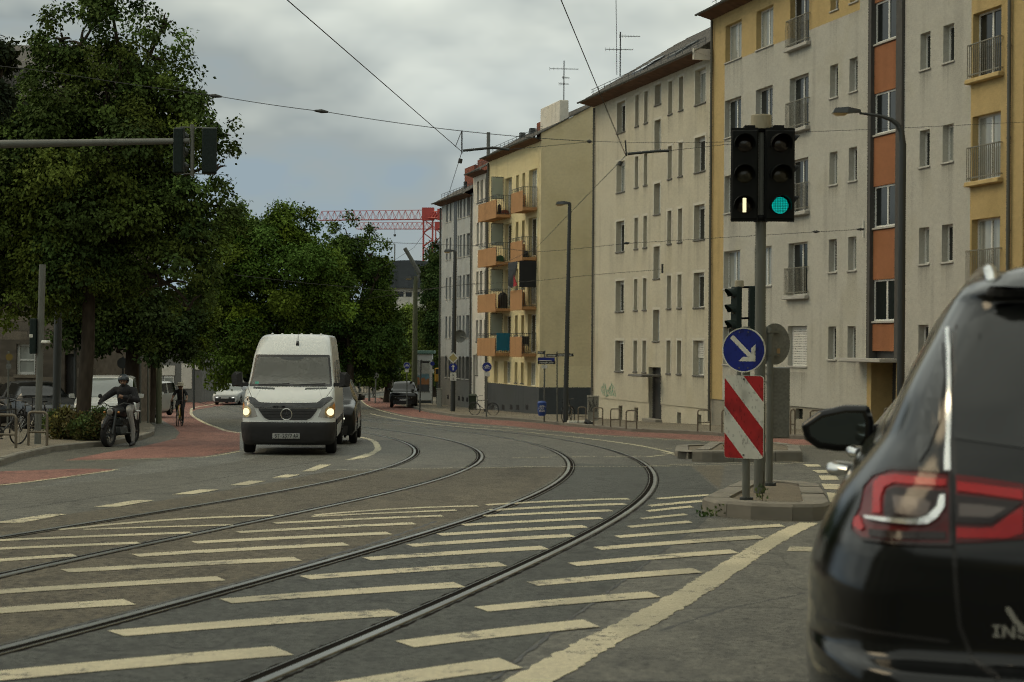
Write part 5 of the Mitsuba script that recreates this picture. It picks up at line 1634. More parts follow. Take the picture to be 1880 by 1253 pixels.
def wheel(parent, M, c, R=.33, w=.22, rim=STEEL, ry=1.0):
    """axis along local x"""
    A = M @ frame(c, (0, 0, 1), (0, 1, 0), (-1, 0, 0))
    k = part(parent, 'wheel', xf(lathe([(R * .62, -w / 2), (R * .9, -w / 2), (R, -w * .36), (R, w * .36), (R * .9, w / 2), (R * .62, w / 2), (R * .62, -w / 2)], 28), A), RUBBER, smooth=40)
    sp = [lathe([(R * .60, -w * .44), (R * .64, -w * .46), (R * .64, w * .46), (R * .60, w * .44)], 28), lathe([(0, -w * .3), (R * .14, -w * .3), (R * .14, w * .34), (0, w * .34)], 12)]
    for i in range(7):
        a = i * 2 * math.pi / 7
        sp.append(tube([(R * .12 * math.cos(a), R * .12 * math.sin(a), w * .25), (R * .61 * math.cos(a), R * .61 * math.sin(a), w * .36)], R * .07, 5))
        sp.append(tube([(R * .12 * math.cos(a), R * .12 * math.sin(a), -w * .25), (R * .61 * math.cos(a), R * .61 * math.sin(a), -w * .36)], R * .07, 5))
    part(k, 'rim', xf(cat(sp), A), rim, smooth=40)
    part(k, 'brake_disc', xf(lathe([(0, -.02), (R * .5, -.02), (R * .5, .02), (0, .02)], 20), A), DARKMETAL)
    return k


# ---- white van with lit headlamps, coming towards the eye
k = kV = thing('van', 'white high-roofed van with lit headlamps driving towards the camera', 'van')
YV = 37.2
cv = at(528.5, 700, YV)
oV = np.array([cv[0], YV, gz(YV + .7) + .005])
MV = rotz(.060, oV)
SV = Shell(MV, [(.24, .06, .90, .22, .30, .10), (.30, .02, .965, .24, .32, .10), (.68, .0, 1.0, .24, .30, .10), (.72, .03, .995, .22, .30, .10), (.80, .05, .995, .22, .30, .10), (1.04, .10, .99, .20, .30, .13), (1.16, .20, .985, .16, .30, .15), (1.30, .42, .975, .12, .2, .13),
               (1.42, .70, .96, .10, .14, .12), (1.47, .84, .95, .09, .11, .14), (2.12, 1.42, .865, .11, .14, .15), (2.20, 1.50, .855, .14, .2, .17), (2.40, 1.78, .82, .18, .3, .2), (2.52, 2.0, .78, .22, .4, .22), (2.585, 2.2, .72, .26, .5, .2), (2.61, 2.45, .62, .3, .5, .2)], 5.9)
U = 6.2
body = SV.body(U, 220, 110)
f = body.faces
zc = body.triangles_center @ np.linalg.inv(MV)[:3, :3].T + np.linalg.inv(MV)[:3, 3]
ws_ = Polygon([(-.875, 1.485), (.875, 1.485), (.80, 2.12), (-.80, 2.12)])
uvb = np.stack(np.meshgrid(np.linspace(-U, U, 220), np.linspace(SV.z[0], SV.z[-1], 110)), -1).reshape(-1, 2)
ct = uvb[f].mean(1)
inside = shapely.contains_xy(ws_.buffer(-.01), ct[:, 0], ct[:, 1]) & (np.ptp(uvb[f][:, :, 0], axis=1) < .3)
arch = ((np.hypot(zc[:, 1] - 1.0, zc[:, 2] - .34) < .43) | (np.hypot(zc[:, 1] - 4.6, zc[:, 2] - .34) < .43)) & (zc[:, 2] > .2) & (np.abs(zc[:, 0]) > .7) & (zc[:, 2] < 1.0)
keep = trimesh.Trimesh(body.vertices, f[~inside & ~arch], process=False)
part(k, 'body', keep, PAINTW, smooth=50)
part(k, 'underbody', xf(bx(-.78, .78, .4, 5.7, .22, .5), MV), BLACK)
for x in (-.885, .885):
    for y in (1.0, 4.6):
        part(k, 'wheel_well', xf(bx(math.copysign(.60, x), math.copysign(.64, x), y - .45, y + .45, .22, .85), MV), BLACK)
        wheel(k, MV, (x, y, .345), .345, .23)
part(k, 'bulkhead', xf(bx(-.84, .84, 2.6, 2.64, .5, 2.3), MV), mat('bulkhead_pale', (.50, .49, .43), .8))
part(k, 'dashboard', xf(hull([(-.86, .95, 1.30), (.86, .95, 1.30), (-.88, 1.5, 1.40), (.88, 1.5, 1.40), (-.86, 1.7, 1.1), (.86, 1.7, 1.1), (-.8, .9, 1.2), (.8, .9, 1.2)]), MV), SEAT)
for x in (-.48, .48):
    sk = part(k, 'seat', xf(hull([(x - .24, 2.25, 1.0), (x + .24, 2.25, 1.0), (x - .22, 2.5, 1.75), (x + .22, 2.5, 1.75), (x - .24, 2.4, 1.0), (x + .24, 2.4, 1.0), (x - .2, 2.38, 1.76), (x + .2, 2.38, 1.76)]), MV), SEAT)
    part(sk, 'headrest', xf(bx(x - .13, x + .13, 2.36, 2.46, 1.78, 1.97, .04), MV), SEAT)
part(k, 'steering_wheel', xf(tube([(.45 + .19 * math.cos(a), 1.82 - .1 * math.sin(a), 1.38 + .16 * math.sin(a)) for a in np.linspace(0, 2 * math.pi, 25)], .016, 6), MV), BLACK)
part(k, 'windscreen', SV.patch(ws_, .001, .001, .06), GLASSV, smooth=40)
part(k, 'windscreen_seal', SV.patch(ws_.buffer(.028).difference(ws_.buffer(-.022)), .004, .012), BLACK)
part(k, 'wiper', cat([tube(SV.world(SV.loc(np.linspace(a, b, 7), np.linspace(1.475, 1.505, 7)) + np.array([0, -.03, .02])), .013, 6) for a, b in ((-.7, -.02), (.05, .75))]), BLACK)
part(k, 'sun_sticker', SV.patch(sbox(-.78, 1.50, -.70, 1.56), .003, .002), mat('sticker_green', (.02, .22, .16), .5))
part(k, 'paper', xf(bx(-.55, -.2, 1.12, 1.16, 1.42, 1.45), MV), SIGNWHITE)
part(k, 'visor_band', SV.patch(Polygon([(-.28, 2.115), (.28, 2.115), (.24, 2.06), (.1, 2.03), (-.1, 2.03), (-.24, 2.06)]), .003, .003), DARKMETAL)
part(k, 'rear_mirror', xf(bx(-.02, .10, 1.62, 1.66, 1.93, 2.0, .015), MV), BLACK)
bp = sbox(-2.0, .245, 2.0, .70)
uA = [1.0]
bump = Polygon([(-1.20, .245), (1.20, .245), (1.20, .70), (-1.20, .70)])
part(k, 'bumper', SV.patch(bump, .02, .03, .05), PLASTIC, smooth=40)
part(k, 'bumper_gap', SV.patch(bump.buffer(.012).difference(bump.buffer(-.004)), .012, .02, .05), BLACK)
part(k, 'bumper_grille', SV.patch(Polygon([(-.55, .26), (.55, .26), (.62, .33), (-.62, .33)]), .026, .01), BLACK)
pk = part(k, 'number_plate', SV.patch(sbox(-.315, .375, .26, .485), .045, .03), PLATEW)
t = meshkit.text_mesh('ST-1377 AR', .072, .004, True)
t.vertices[:, 0] = (t.vertices[:, 0] - t.vertices[:, 0].mean()) / np.ptp(t.vertices[:, 0]) * .5 - .0275
part(pk, 'lettering', xf(t, MV @ frame((0, -.062, .394), (1, 0, 0), (0, 0, 1), (0, -1, 0))), BLACK)
gr = Polygon([(-.64, 1.01), (.64, 1.01), (.60, .93), (.50, .80), (.40, .755), (-.40, .755), (-.50, .80), (-.60, .93)])
gk = part(k, 'grille', SV.patch(gr, .006, .01), BLACK)
for i in range(3):
    z = .82 + .062 * i
    part(gk, 'grille_bar', SV.patch(gr.buffer(-.03).intersection(sbox(-2, z, 2, z + .022)), .022, .016), PLASTIC)
part(gk, 'grille_frame', SV.patch(gr.buffer(.022).difference(gr.buffer(-.004)), .010, .02), PAINTS)
th = np.linspace(0, 2 * math.pi, 37)
em = [tube(np.column_stack([.118 * np.cos(th), 0 * th, .118 * np.sin(th)]), .011, 8, False)]
for a in (90, 210, 330):
    c, s_ = math.cos(math.radians(a)), math.sin(math.radians(a))
    em.append(hull([(-.016 * s_, .006, .016 * c), (.016 * s_, .006, -.016 * c), (0, -.014, 0), (0, .01, 0), (.113 * c, -.003, .113 * s_), (.113 * c, .003, .113 * s_)]))
part(gk, 'star_emblem', xf(cat(em), MV @ frame((-.03, .045, .885), (1, 0, 0), (0, 1, -.0), (0, 0, 1))), CHROME, smooth=40)
part(k, 'hood_deflector', SV.patch(Polygon([(-.97, 1.20), (-.90, 1.235), (-.72, 1.20), (-.62, 1.115), (-.4, 1.105), (.4, 1.105), (.62, 1.115), (.72, 1.20), (.90, 1.235), (.97, 1.20), (.80, 1.10), (.70, 1.015), (-.70, 1.015), (-.80, 1.10)]), .035, .03), GLASSDARK)
for sx in (-1, 1):
    hl = [(sx * a, b) for a, b in ((.645, .83), (.72, 1.02), (.82, 1.10), (1.06, 1.15), (1.12, 1.05), (1.10, .80), (.90, .80))]
    hk = part(k, 'headlight', SV.patch(Polygon(hl).buffer(0), .010, .02), LIGHTGLASS)
    part(hk, 'indicator_lens', SV.patch(Polygon([(sx * a, b) for a, b in ((.98, 1.06), (1.06, 1.13), (1.11, 1.05), (1.10, .96), (1.02, .98))]).buffer(0), .013, .01), mat('amber', (.45, .17, .02), .2, coat=1.0))
    emitting(hk, 'lit_bulb', SV.patch(aff.scale(disc(.095, 24), 1.3, .95).buffer(0) if False else aff.translate(aff.scale(disc(.085, 24), 1.25, .9), sx * .93, .93), .014, .004), (.27, .215, .115))
    part(hk, 'reflector_ring', SV.patch(aff.translate(aff.scale(disc(.125, 24).difference(disc(.09, 24)), 1.2, .95), sx * .93, .93), .0125, .004), mat('reflector_gold', (.55, .42, .22), .2, 1.0))
    part(k, 'hood_vent', SV.patch(Polygon([(sx * a, b) for a, b in ((.32, 1.395), (.80, 1.41), (.80, 1.445), (.34, 1.435))]), .003, .004), DARKMETAL)
    part(k, 'hood_gap', SV.patch(LineString([(sx * .93, 1.43), (sx * .82, 1.28), (sx * .74, 1.06)]).buffer(.006), .002, .003), BLACK)
    part(k, 'body_crease', SV.patch(LineString([(sx * .62, 1.44), (sx * .74, 1.15)]).buffer(.004), .003, .003), PAINTS)
    mk_ = part(k, 'mirror', xf(hull([(sx * (1.02 + dx), .98 + dy, 1.44 + dz) for dx, dy, dz in ((.03, 0, 0), (.26, .02, .02), (.28, .02, .25), (.05, 0, .33), (.03, .12, 0), (.25, .14, .03), (.26, .14, .24), (.05, .12, .32), (.15, -.05, .05), (.16, -.04, .27), (.20, .0, .34))]), MV), PLASTIC, smooth=30)
    part(mk_, 'mirror_arm', xf(bx(sx * .93, sx * 1.06, 1.0, 1.08, 1.46, 1.54), MV), PLASTIC)
    part(k, 'side_window', SV.patch(Polygon([(sx * (1.02 + a), b) for a, b in ((.22, 1.50), (.80, 1.98), (1.35, 2.0), (1.38, 1.46), (.3, 1.44))]), .003, .004), CARGLASS)
    for a in (1.7, 3.0, 4.2):
        part(k, 'side_window', SV.patch(Polygon([(sx * (1.0 + a), 1.46), (sx * (2.1 + a), 1.46), (sx * (2.08 + a), 2.02), (sx * (1.02 + a), 2.02)]), .003, .004), CARGLASS)
    part(k, 'side_moulding', SV.patch(sbox(min(sx * 2.0, sx * 5.2), .62, max(sx * 2.0, sx * 5.2), .74), .012, .015, .1), PLASTIC)
    part(k, 'roof_gutter', SV.patch(LineString([(sx * 1.15, 2.34), (sx * 6, 2.38)]).buffer(.008), .006, .006, .1), PAINTS)
part(k, 'aerial', cat([xf(tube([(.09, 1.86, 2.40), (.09, 1.86 + .13, 2.66)], .006, 5), MV), xf(hull([(.05, 1.70, 2.30), (.13, 1.70, 2.30), (.06, 1.8, 2.46), (.12, 1.8, 2.46), (.07, 1.70, 2.42), (.11, 1.70, 2.42)]), MV)]), BLACK)
for i in range(6):
    part(k, 'roof_marker', xf(bx(-.55 + i * .22, -.50 + i * .22, 2.5, 2.56, 2.6, 2.63, .01), MV), PAINTW)

# ---- dark estate car close on the right
k = kI = thing('estate_car', 'black estate car cut by the right edge, seen close from behind', 'car')
th_ = math.radians(13.0)
oI = np.array([1.547, 3.8, gz(4.6) + .0])
MI = frame(oI, (math.cos(th_), -math.sin(th_), 0), (math.sin(th_), math.cos(th_), 0), (0, 0, 1))
SI = Shell(MI, [(0.200, .12, .84, .25, .50, .10), (0.300, .03, .90, .26, .60, .10), (0.440, -.06, .925, .26, .66, .11), (0.500, -.07, .93, .26, .68, .11), (0.545, -.055, .93, .26, .68, .11), (0.565, .005, .93, .25, .66, .11), (0.600, .018, .93, .25, .66, .11), (0.700, .015, .925, .25, .64, .11), (0.780, .012, .905, .25, .62, .12), (0.860, .03, .870, .25, .60, .12), (0.920, .045, .835, .24, .58, .12),
               (0.970, .07, .795, .22, .52, .12), (1.020, .11, .755, .18, .45, .12), (1.060, .145, .725, .16, .38, .12), (1.173, .235, .675, .13, .30, .12), (1.309, .36, .605, .12, .26, .11), (1.405, .45, .555, .11, .26, .10), (1.427, .415, .54, .12, .28, .10), (1.450, .44, .525, .14, .32, .10), (1.484, .58, .48, .18, .40, .10), (1.506, .82, .41, .22, .45, .08), (1.518, 1.2, .30, .18, .45, .05)], 4.75)
UI = 5.2
body = SI.body(UI, 300, 170)
loc_ = (body.triangles_center - MI[:3, 3]) @ MI[:3, :3]
arch = ((np.hypot(loc_[:, 1] - 1.02, loc_[:, 2] - .33) < .375) | (np.hypot(loc_[:, 1] - 3.85, loc_[:, 2] - .33) < .375)) & (np.abs(loc_[:, 0]) > .6) & (loc_[:, 2] < .8)
part(k, 'body', trimesh.Trimesh(body.vertices, body.faces[~arch], process=False), PAINTK, smooth=55)
for x in (-.80, .80):
    for y in (1.02, 3.85):
        part(k, 'wheel_well', xf(bx(math.copysign(.55, x), math.copysign(.6, x), y - .4, y + .4, .2, .75), MI), BLACK)
        wheel(k, MI, (x, y, .33), .33, .23)
P_ = lambda pts: SI.px(pts)
for sx in (-1, 1):
    fl = (lambda g: g) if sx < 0 else (lambda g: aff.scale(g, -1, 1, origin=(0, 0)))
    lens_o = P_([(1582, 935), (1590, 895), (1607, 875), (1640, 864), (1690, 866), (1745, 871), (1746, 1001), (1690, 1000), (1630, 996), (1583, 990), (1567, 975), (1570, 955)])
    tl = part(k, 'tail_light', SI.patch(fl(lens_o.buffer(.004)), .006, .02, .025), TAILRED, smooth=40)
    part(tl, 'light_guide', SI.patch(fl(P_([(1607, 945), (1609, 890), (1622, 878), (1650, 875), (1738, 884), (1738, 896), (1700, 895), (1645, 890), (1628, 898), (1622, 915), (1622, 945)])), .010, .004, .02), TAILBRIGHT, smooth=40)
    part(tl, 'light_guide', SI.patch(fl(P_([(1573, 955), (1583, 948), (1592, 972), (1585, 978), (1572, 968)])), .010, .004, .02), TAILBRIGHT, smooth=40)
    part(tl, 'dark_insert', SI.patch(fl(P_([(1628, 950), (1632, 905), (1648, 898), (1738, 905), (1738, 935), (1715, 955), (1700, 962), (1640, 955)])), .011, .005, .02), TAILDARK, smooth=40)
    part(tl, 'reflector', SI.patch(fl(P_([(1645, 914), (1700, 920), (1712, 928), (1706, 945), (1690, 952), (1650, 946)])), .013, .004, .02), TAILGREY, smooth=40)
    part(tl, 'chrome_hook', SI.patch(fl(P_([(1596, 952), (1640, 956), (1690, 956), (1706, 950), (1722, 934), (1728, 914), (1737, 914), (1736, 934), (1722, 954), (1706, 964), (1690, 967), (1640, 964), (1598, 957)])), .018, .01, .02), CHROME)
    part(tl, 'lens_foot', SI.patch(fl(P_([(1600, 974), (1738, 978), (1738, 992), (1640, 992), (1600, 987)])), .010, .004, .02), TAILDARK, smooth=40)
    part(tl, 'lens_rim', SI.patch(fl(lens_o.buffer(.005).difference(lens_o.buffer(-.003))), .009, .01, .02), TAILDARK)
    lens_i = P_([(1756, 875), (1800, 880), (1879, 892), (1879, 990), (1800, 996), (1757, 997)])
    x0, y0, x1, y1 = lens_i.bounds
    lens_i = unary_union([lens_i, Polygon([(x1 - .004, lens_i.intersection(sbox(x1 - .01, -9, 9, 9)).bounds[1]), (x1 - .004, lens_i.intersection(sbox(x1 - .01, -9, 9, 9)).bounds[3]), (x1 + .09, y0 + .075), (x1 + .09, y0 + .055)])]).buffer(.001)
    tl2 = part(k, 'tail_light', SI.patch(fl(lens_i), .006, .02, .025), TAILRED, smooth=40)
    part(tl2, 'light_guide', SI.patch(fl(P_([(1758, 888), (1800, 893), (1879, 903), (1879, 921), (1800, 910), (1758, 905)])), .010, .004, .02), TAILBRIGHT, smooth=40)
    part(tl2, 'light_guide', SI.patch(fl(P_([(1757, 970), (1800, 972), (1824, 970), (1850, 950), (1879, 932), (1879, 980), (1850, 990), (1757, 990)])), .010, .004, .02), TAILBRIGHT, smooth=40)
    part(tl2, 'dark_insert', SI.patch(fl(P_([(1756, 912), (1879, 925), (1850, 945), (1822, 963), (1800, 964), (1756, 962)])), .011, .004, .02), TAILDARK, smooth=40)
    part(tl2, 'reflector', SI.patch(fl(P_([(1762, 928), (1800, 930), (1850, 936), (1820, 952), (1762, 950)])), .013, .004, .02), TAILGREY, smooth=40)
    part(k, 'chrome_strip', SI.patch(fl(P_([(1741, 606), (1747, 604), (1749, 640), (1749, 700), (1748, 760), (1746, 868), (1735, 868), (1739, 800), (1742, 720), (1743, 650)])), .010, .012, .02), CHROME, smooth=40)
    part(k, 'tailgate_gap', SI.patch(fl(LineString([SI.inv(*q) for q in ((1755, 600), (1754, 700), (1752, 868), (1751, 1000), (1755, 1080), (1762, 1150), (1785, 1210), (1830, 1245))]).buffer(.0055)), .0015, .004, .02), BLACK)
    part(k, 'quarter_window', SI.patch(fl(P_([(1690, 760), (1712, 690), (1731, 625), (1736, 690), (1728, 770), (1705, 825), (1688, 850), (1682, 820)])), .003, .004, .03), CARGLASS)
    part(k, 'side_window', SI.patch(fl(Polygon([(-1.30, 1.06), (-1.42, 1.33), (-2.35, 1.37), (-3.1, 1.30), (-3.72, 1.06), (-2.4, 1.03)])), .003, .004, .05), CARGLASS)
    part(k, 'window_trim', SI.patch(fl(LineString([(-1.20, 1.03), (-2.4, 1.015), (-3.74, 1.04)]).buffer(.011)), .006, .01, .05), CHROME)
    part(k, 'door_gap', SI.patch(fl(unary_union([LineString([(-1.75, .98), (-1.9, .5), (-2.1, .3)]).buffer(.004), LineString([(-2.62, 1.0), (-2.7, .3)]).buffer(.004)])), .001, .002, .05), BLACK)
    for uu in (-1.98, -2.9):
        p0 = SI.loc(uu * -sx * -1 if False else sx * -uu * 1.0, .905)
        q = [p0 + np.array([sx * a, b, 0]) for a, b in (((.0, -.11), (.05, -.07), (.055, 0), (.05, .07), (0, .11)) if uu > -2.5 else ((.0, -.11), (.025, -.07), (.03, 0), (.025, .07), (0, .11)))]
        hk = part(k, 'door_handle', tube(SI.world(np.array(q)), [.014, .019, .021, .019, .014], 8), CHROME, smooth=50)
    rl = [np.array([sx * x, y, z]) for x, y, z in ((.455, .62, 1.44), (.458, .68, 1.475), (.46, .78, 1.492), (.462, 1.1, 1.50), (.465, 2.0, 1.505), (.47, 2.5, 1.49), (.48, 2.7, 1.44))]
    part(k, 'roof_rail', tube(SI.world(np.array(rl)), [.012, .019, .018, .017, .017, .017, .012], 10), CHROME, smooth=60)
    # door mirror
    mo = [(-.118, .000), (-.108, -.045), (-.07, -.078), (.0, -.088), (.09, -.086), (.116, -.05), (.118, .03), (.105, .082), (.03, .082), (-.06, .055)]
    sph = [m3.Manifold.sphere(.022, 14).translate([sx * (.945 - c_) if False else .945 * sx + (c_ if sx < 0 else -c_), 2.925 + .0, .965 + d_ * .82]) for c_, d_ in mo]
    sph += [m3.Manifold.sphere(.02, 10).translate([.945 * sx + (c_ if sx < 0 else -c_) * .72, 3.05, .965 + d_ * .6]) for c_, d_ in mo]
    mm = m3.Manifold.batch_hull(sph).to_mesh()
    mk_ = part(k, 'door_mirror', xf(tm(mm.vert_properties[:, :3], mm.tri_verts), MI), PAINTK, smooth=50)
    gl = Polygon([(-.110, .0), (-.102, -.040), (-.067, -.070), (.0, -.080), (.085, -.078), (.106, -.045), (.108, .03), (.096, .072), (.03, .073), (-.055, .048)])
    gl = aff.scale(gl, 1, .82, origin=(0, 0))
    if sx > 0:
        gl = aff.scale(gl, -1, 1, origin=(0, 0))
    part(mk_, 'mirror_glass', xf(ext(gl, 0, .004), MI @ frame((sx * .945, 2.9065, .965), (1, 0, 0), (0, 0, 1), (0, -1, 0)) @ np.array(rotz(0))), mat('mirror_glass', (.10, .12, .12), .03, 1.0))
    part(mk_, 'mirror_foot', xf(hull([(sx * .74, 2.98, .96), (sx * .74, 3.12, .96), (sx * .86, 3.0, .90), (sx * .86, 3.08, .90), (sx * .74, 2.98, 1.0), (sx * .86, 3.0, .95), (sx * .74, 3.1, 1.0)]), MI), BLACK)
rl_ = [SI.inv(*q) for q in ((1752, 806), (1754, 700), (1756, 606), (1800, 582), (1879, 556))]
rb_ = SI.inv(1879, 824)
rw = Polygon([tuple(q) for q in rl_] + [(-q[0], q[1]) for q in rl_[::-1]] + [(-rb_[0], rb_[1]), tuple(rb_)]).buffer(0)
part(k, 'rear_window', SI.patch(rw, .002, .004, .04), CARGLASS, smooth=40)
part(k, 'spoiler', SI.patch(Polygon([(-.50, 1.432), (.50, 1.432), (.46, 1.484), (-.46, 1.484)]), .010, .015, .03), PAINTK, smooth=40)
part(k, 'spoiler_lip', SI.patch(Polygon([(-.50, 1.418), (.50, 1.418), (.50, 1.429), (-.50, 1.429)]), .010, .012, .03), BLACK)
part(k, 'bumper_gap', SI.patch(LineString([SI.inv(*q) for q in ((1500, 1130), (1560, 1150), (1640, 1165), (1740, 1178))]).buffer(.004), .001, .002, .03), BLACK)
t = meshkit.text_mesh('INSIGNIA', .026, .006, True)
t.vertices[:, 0] *= 1.25
uL = SI.inv(1821, 1168)
p0 = SI.loc(uL[0], uL[1])
nI = SI.normal(*uL)
eu = SI.loc(uL[0] + .05, uL[1]) - p0
eu /= np.linalg.norm(eu)
part(k, 'lettering', xf(t, MI @ frame(p0 + nI * .001, eu, np.cross(nI, eu), nI)), CHROME)
part(k, 'plate_hump', SI.patch(Polygon([(-.36, .80), (.36, .80), (.30, .66), (-.30, .66)]), .012, .014, .03), PAINTK)
part(k, 'chrome_bar', SI.patch(LineString([SI.inv(1852, 1117), SI.inv(1865, 1138), SI.inv(1879, 1152)] + [(-.25, .655), (.25, .655)]).buffer(.006), .016, .012, .02), CHROME)
part(k, 'number_plate', SI.patch(sbox(-.26, .67, .26, .78), .018, .01, .05), PLATEW)
# ---------------------------------------------------------------- other cars
def car(name, lab, o, yaw, st, m, cabin, wr=.31, axles=(.85, 3.45), width=.90, glass=CARGLASS, front=True, cat_='car', lights=None, screen=None):
    """st: stations (y, bottom, shoulder, top, half width, half width of the top); cabin = (windscreen foot, windscreen top, rear window top, rear window foot); front at y = 0"""
    k = thing(name, lab, cat_)
    M = rotz(yaw, o)
    st = np.array(st, float)
    ys = np.unique(np.r_[np.linspace(st[0, 0], st[-1, 0], 46), cabin])
    I = [PchipInterpolator(st[:, 0], st[:, i]) for i in range(1, 6)]
    rows = []
    for y in ys:
        b, sh, tp, w, wt = (float(f(y)) for f in I)
        d = tp - sh
        rows.append([(-0.0, b), (w * .9, b), (w, b + .14), (w * 1.01, (b + sh) / 2 + .05), (w * .985, sh - .04), (w * .955, sh), (wt + (w * .955 - wt) * .10, tp - .10 * d - .005), (wt * .9, tp - .02 * d), (wt * .5, tp + .02 * d), (0, tp + .03 * d)])
    P = np.array(rows)
    ny, n = len(ys), P.shape[1]
    half = np.concatenate([P[:, :, :1], np.repeat(ys[:, None, None], n, 1), P[:, :, 1:]], 2)
    left = half * [-1, 1, 1]
    ring = np.concatenate([half, left[:, ::-1][:, 1:-1]], 1)
    m_ = ring.shape[1]
    v = ring.reshape(-1, 3)
    body, glassf, screenf = [], [], []
    for i in range(ny - 1):
        yc = (ys[i] + ys[i + 1]) / 2
        for j in range(m_):
            q = [i * m_ + j, (i + 1) * m_ + j, (i + 1) * m_ + (j + 1) % m_, i * m_ + (j + 1) % m_]
            jj = min(j, m_ - 1 - j)
            side = jj == 5
            top = jj in (6, 7, 8)
            pil = any(abs(yc - p) < .07 for p in (cabin[0] + .55 * (cabin[3] - cabin[0]),))
            if side and cabin[0] + .25 < yc < cabin[3] - .1 and not pil:
                glassf.append(q)
            elif (jj in (6, 7, 8)) and cabin[0] < yc < cabin[1]:
                screenf.append(q)
            elif (jj in (6, 7, 8)) and cabin[2] < yc < cabin[3]:
                glassf.append(q)
            else:
                body.append(q)
    for e in (0, (ny - 1) * m_):
        c = [e + j for j in range(m_)]
        body += [[c[j], c[j + 1], c[m_ - 2 - j], c[m_ - 1 - j]] for j in range(0, m_ // 2 - 1)]
    v = np.asarray(v)
    B = tm(v, body)
    tc = B.triangles_center
    arch = (np.abs(tc[:, 0]) > width * .72) & ((np.hypot(tc[:, 1] - axles[0], tc[:, 2] - wr) < wr + .05) | (np.hypot(tc[:, 1] - axles[1], tc[:, 2] - wr) < wr + .05))
    part(k, 'body', xf(trimesh.Trimesh(B.vertices, B.faces[~arch], process=False), M), m, smooth=38)
    part(k, 'window', xf(tm(v, glassf), M), glass, smooth=38)
    part(k, 'windscreen', xf(tm(v, screenf), M), screen or glass, smooth=38)
    for x in (-width + .10, width - .10):
        for y in axles:
            wheel(k, M, (x, y, wr), wr, .2)
            part(k, 'wheel_well', xf(bx(x * .75 - .02, x * .75 + .02, y - wr - .04, y + wr + .04, .16, .7), M), BLACK)
    b, sh, tp, w, wt = (float(f(ys[0])) for f in I)
    sg = 0
    for sx in (-1, 1):
        z = sh - .10
        part(k, 'mirror', xf(hull([(sx * (width + a), cabin[0] + .42 + c, float(I[1](cabin[0])) + d_) for a, c, d_ in ((-.02, 0, .02), (.17, .02, .04), (.18, .03, .15), (.02, 0, .17), (.0, .1, .03), (.15, .1, .05), (.15, .1, .13))]), M), m)
        hl = xf(hull([(sx * width * a, c, z + d_) for a, c, d_ in ((.55, -.03, -.02), (.95, .10, .0), (.97, .3, .05), (.6, .04, .07), (.93, .12, .09), (.55, .15, .0), (.9, .35, .02))]), M)
        if lights:
            hk = part(k, 'headlight', hl, LIGHTGLASS)
            emitting(hk, 'running_light', xf(hull([(sx * width * a, c, z + d_) for a, c, d_ in ((.56, -.045, -.02), (.94, .08, .0), (.56, -.045, .015), (.94, .08, .035), (.9, .1, .02))]), M), lights)
        else:
            part(k, 'headlight', hl, LIGHTGLASS)
    part(k, 'grille', xf(bx(-.42, .42, -.035, .1, sh - .22, sh - .08, .02), M), BLACK)
    part(k, 'bumper', xf(hull([(sx * width * a, c, z) for sx in (-1, 1) for a, c, z in ((.92, .08, b), (.95, .07, b + .25), (.6, -.07, b), (.6, -.075, b + .22), (.85, .3, b))]), M), m if m in (PAINTW, PAINTS) and False else PLASTIC)
    part(k, 'number_plate', xf(bx(-.26, .26, -.10, -.075, b + .22, b + .33), M), PLATEW)
    return k


SEDAN = [(0, .22, .62, .66, .80, .70), (.12, .18, .72, .76, .88, .72), (.9, .17, .86, .90, .90, .74), (1.25, .17, .90, .95, .90, .74), (1.9, .17, .93, 1.36, .90, .62), (2.3, .17, .94, 1.44, .90, .60), (3.2, .17, .95, 1.42, .90, .60), (3.9, .18, .96, 1.12, .88, .64), (4.25, .22, .94, .98, .82, .66), (4.32, .3, .80, .84, .78, .66)]
SUV = [(0, .26, .78, .84, .82, .72), (.10, .24, .92, .97, .90, .74), (.8, .22, 1.04, 1.08, .93, .78), (1.15, .22, 1.08, 1.14, .93, .78), (1.75, .22, 1.10, 1.58, .93, .66), (2.2, .22, 1.12, 1.70, .93, .64), (3.6, .22, 1.14, 1.68, .92, .64), (4.2, .24, 1.14, 1.52, .90, .66), (4.5, .3, 1.10, 1.16, .88, .70), (4.55, .36, .95, 1.0, .84, .7)]
VANLET = [(0, .26, .70, .78, .80, .70), (.12, .24, .88, .95, .90, .76), (.5, .22, .98, 1.04, .92, .80), (.75, .22, 1.03, 1.09, .92, .80), (1.55, .22, 1.08, 1.58, .92, .76), (1.9, .22, 1.10, 1.68, .92, .76), (3.9, .22, 1.12, 1.69, .92, .78), (4.3, .24, 1.12, 1.64, .91, .76), (4.4, .3, 1.14, 1.6, .9, .76)]


def cat_at(x, y, lift=0.0):
    g = gnd(x, y, lift)
    return np.r_[g, gz(g[1]) + lift]


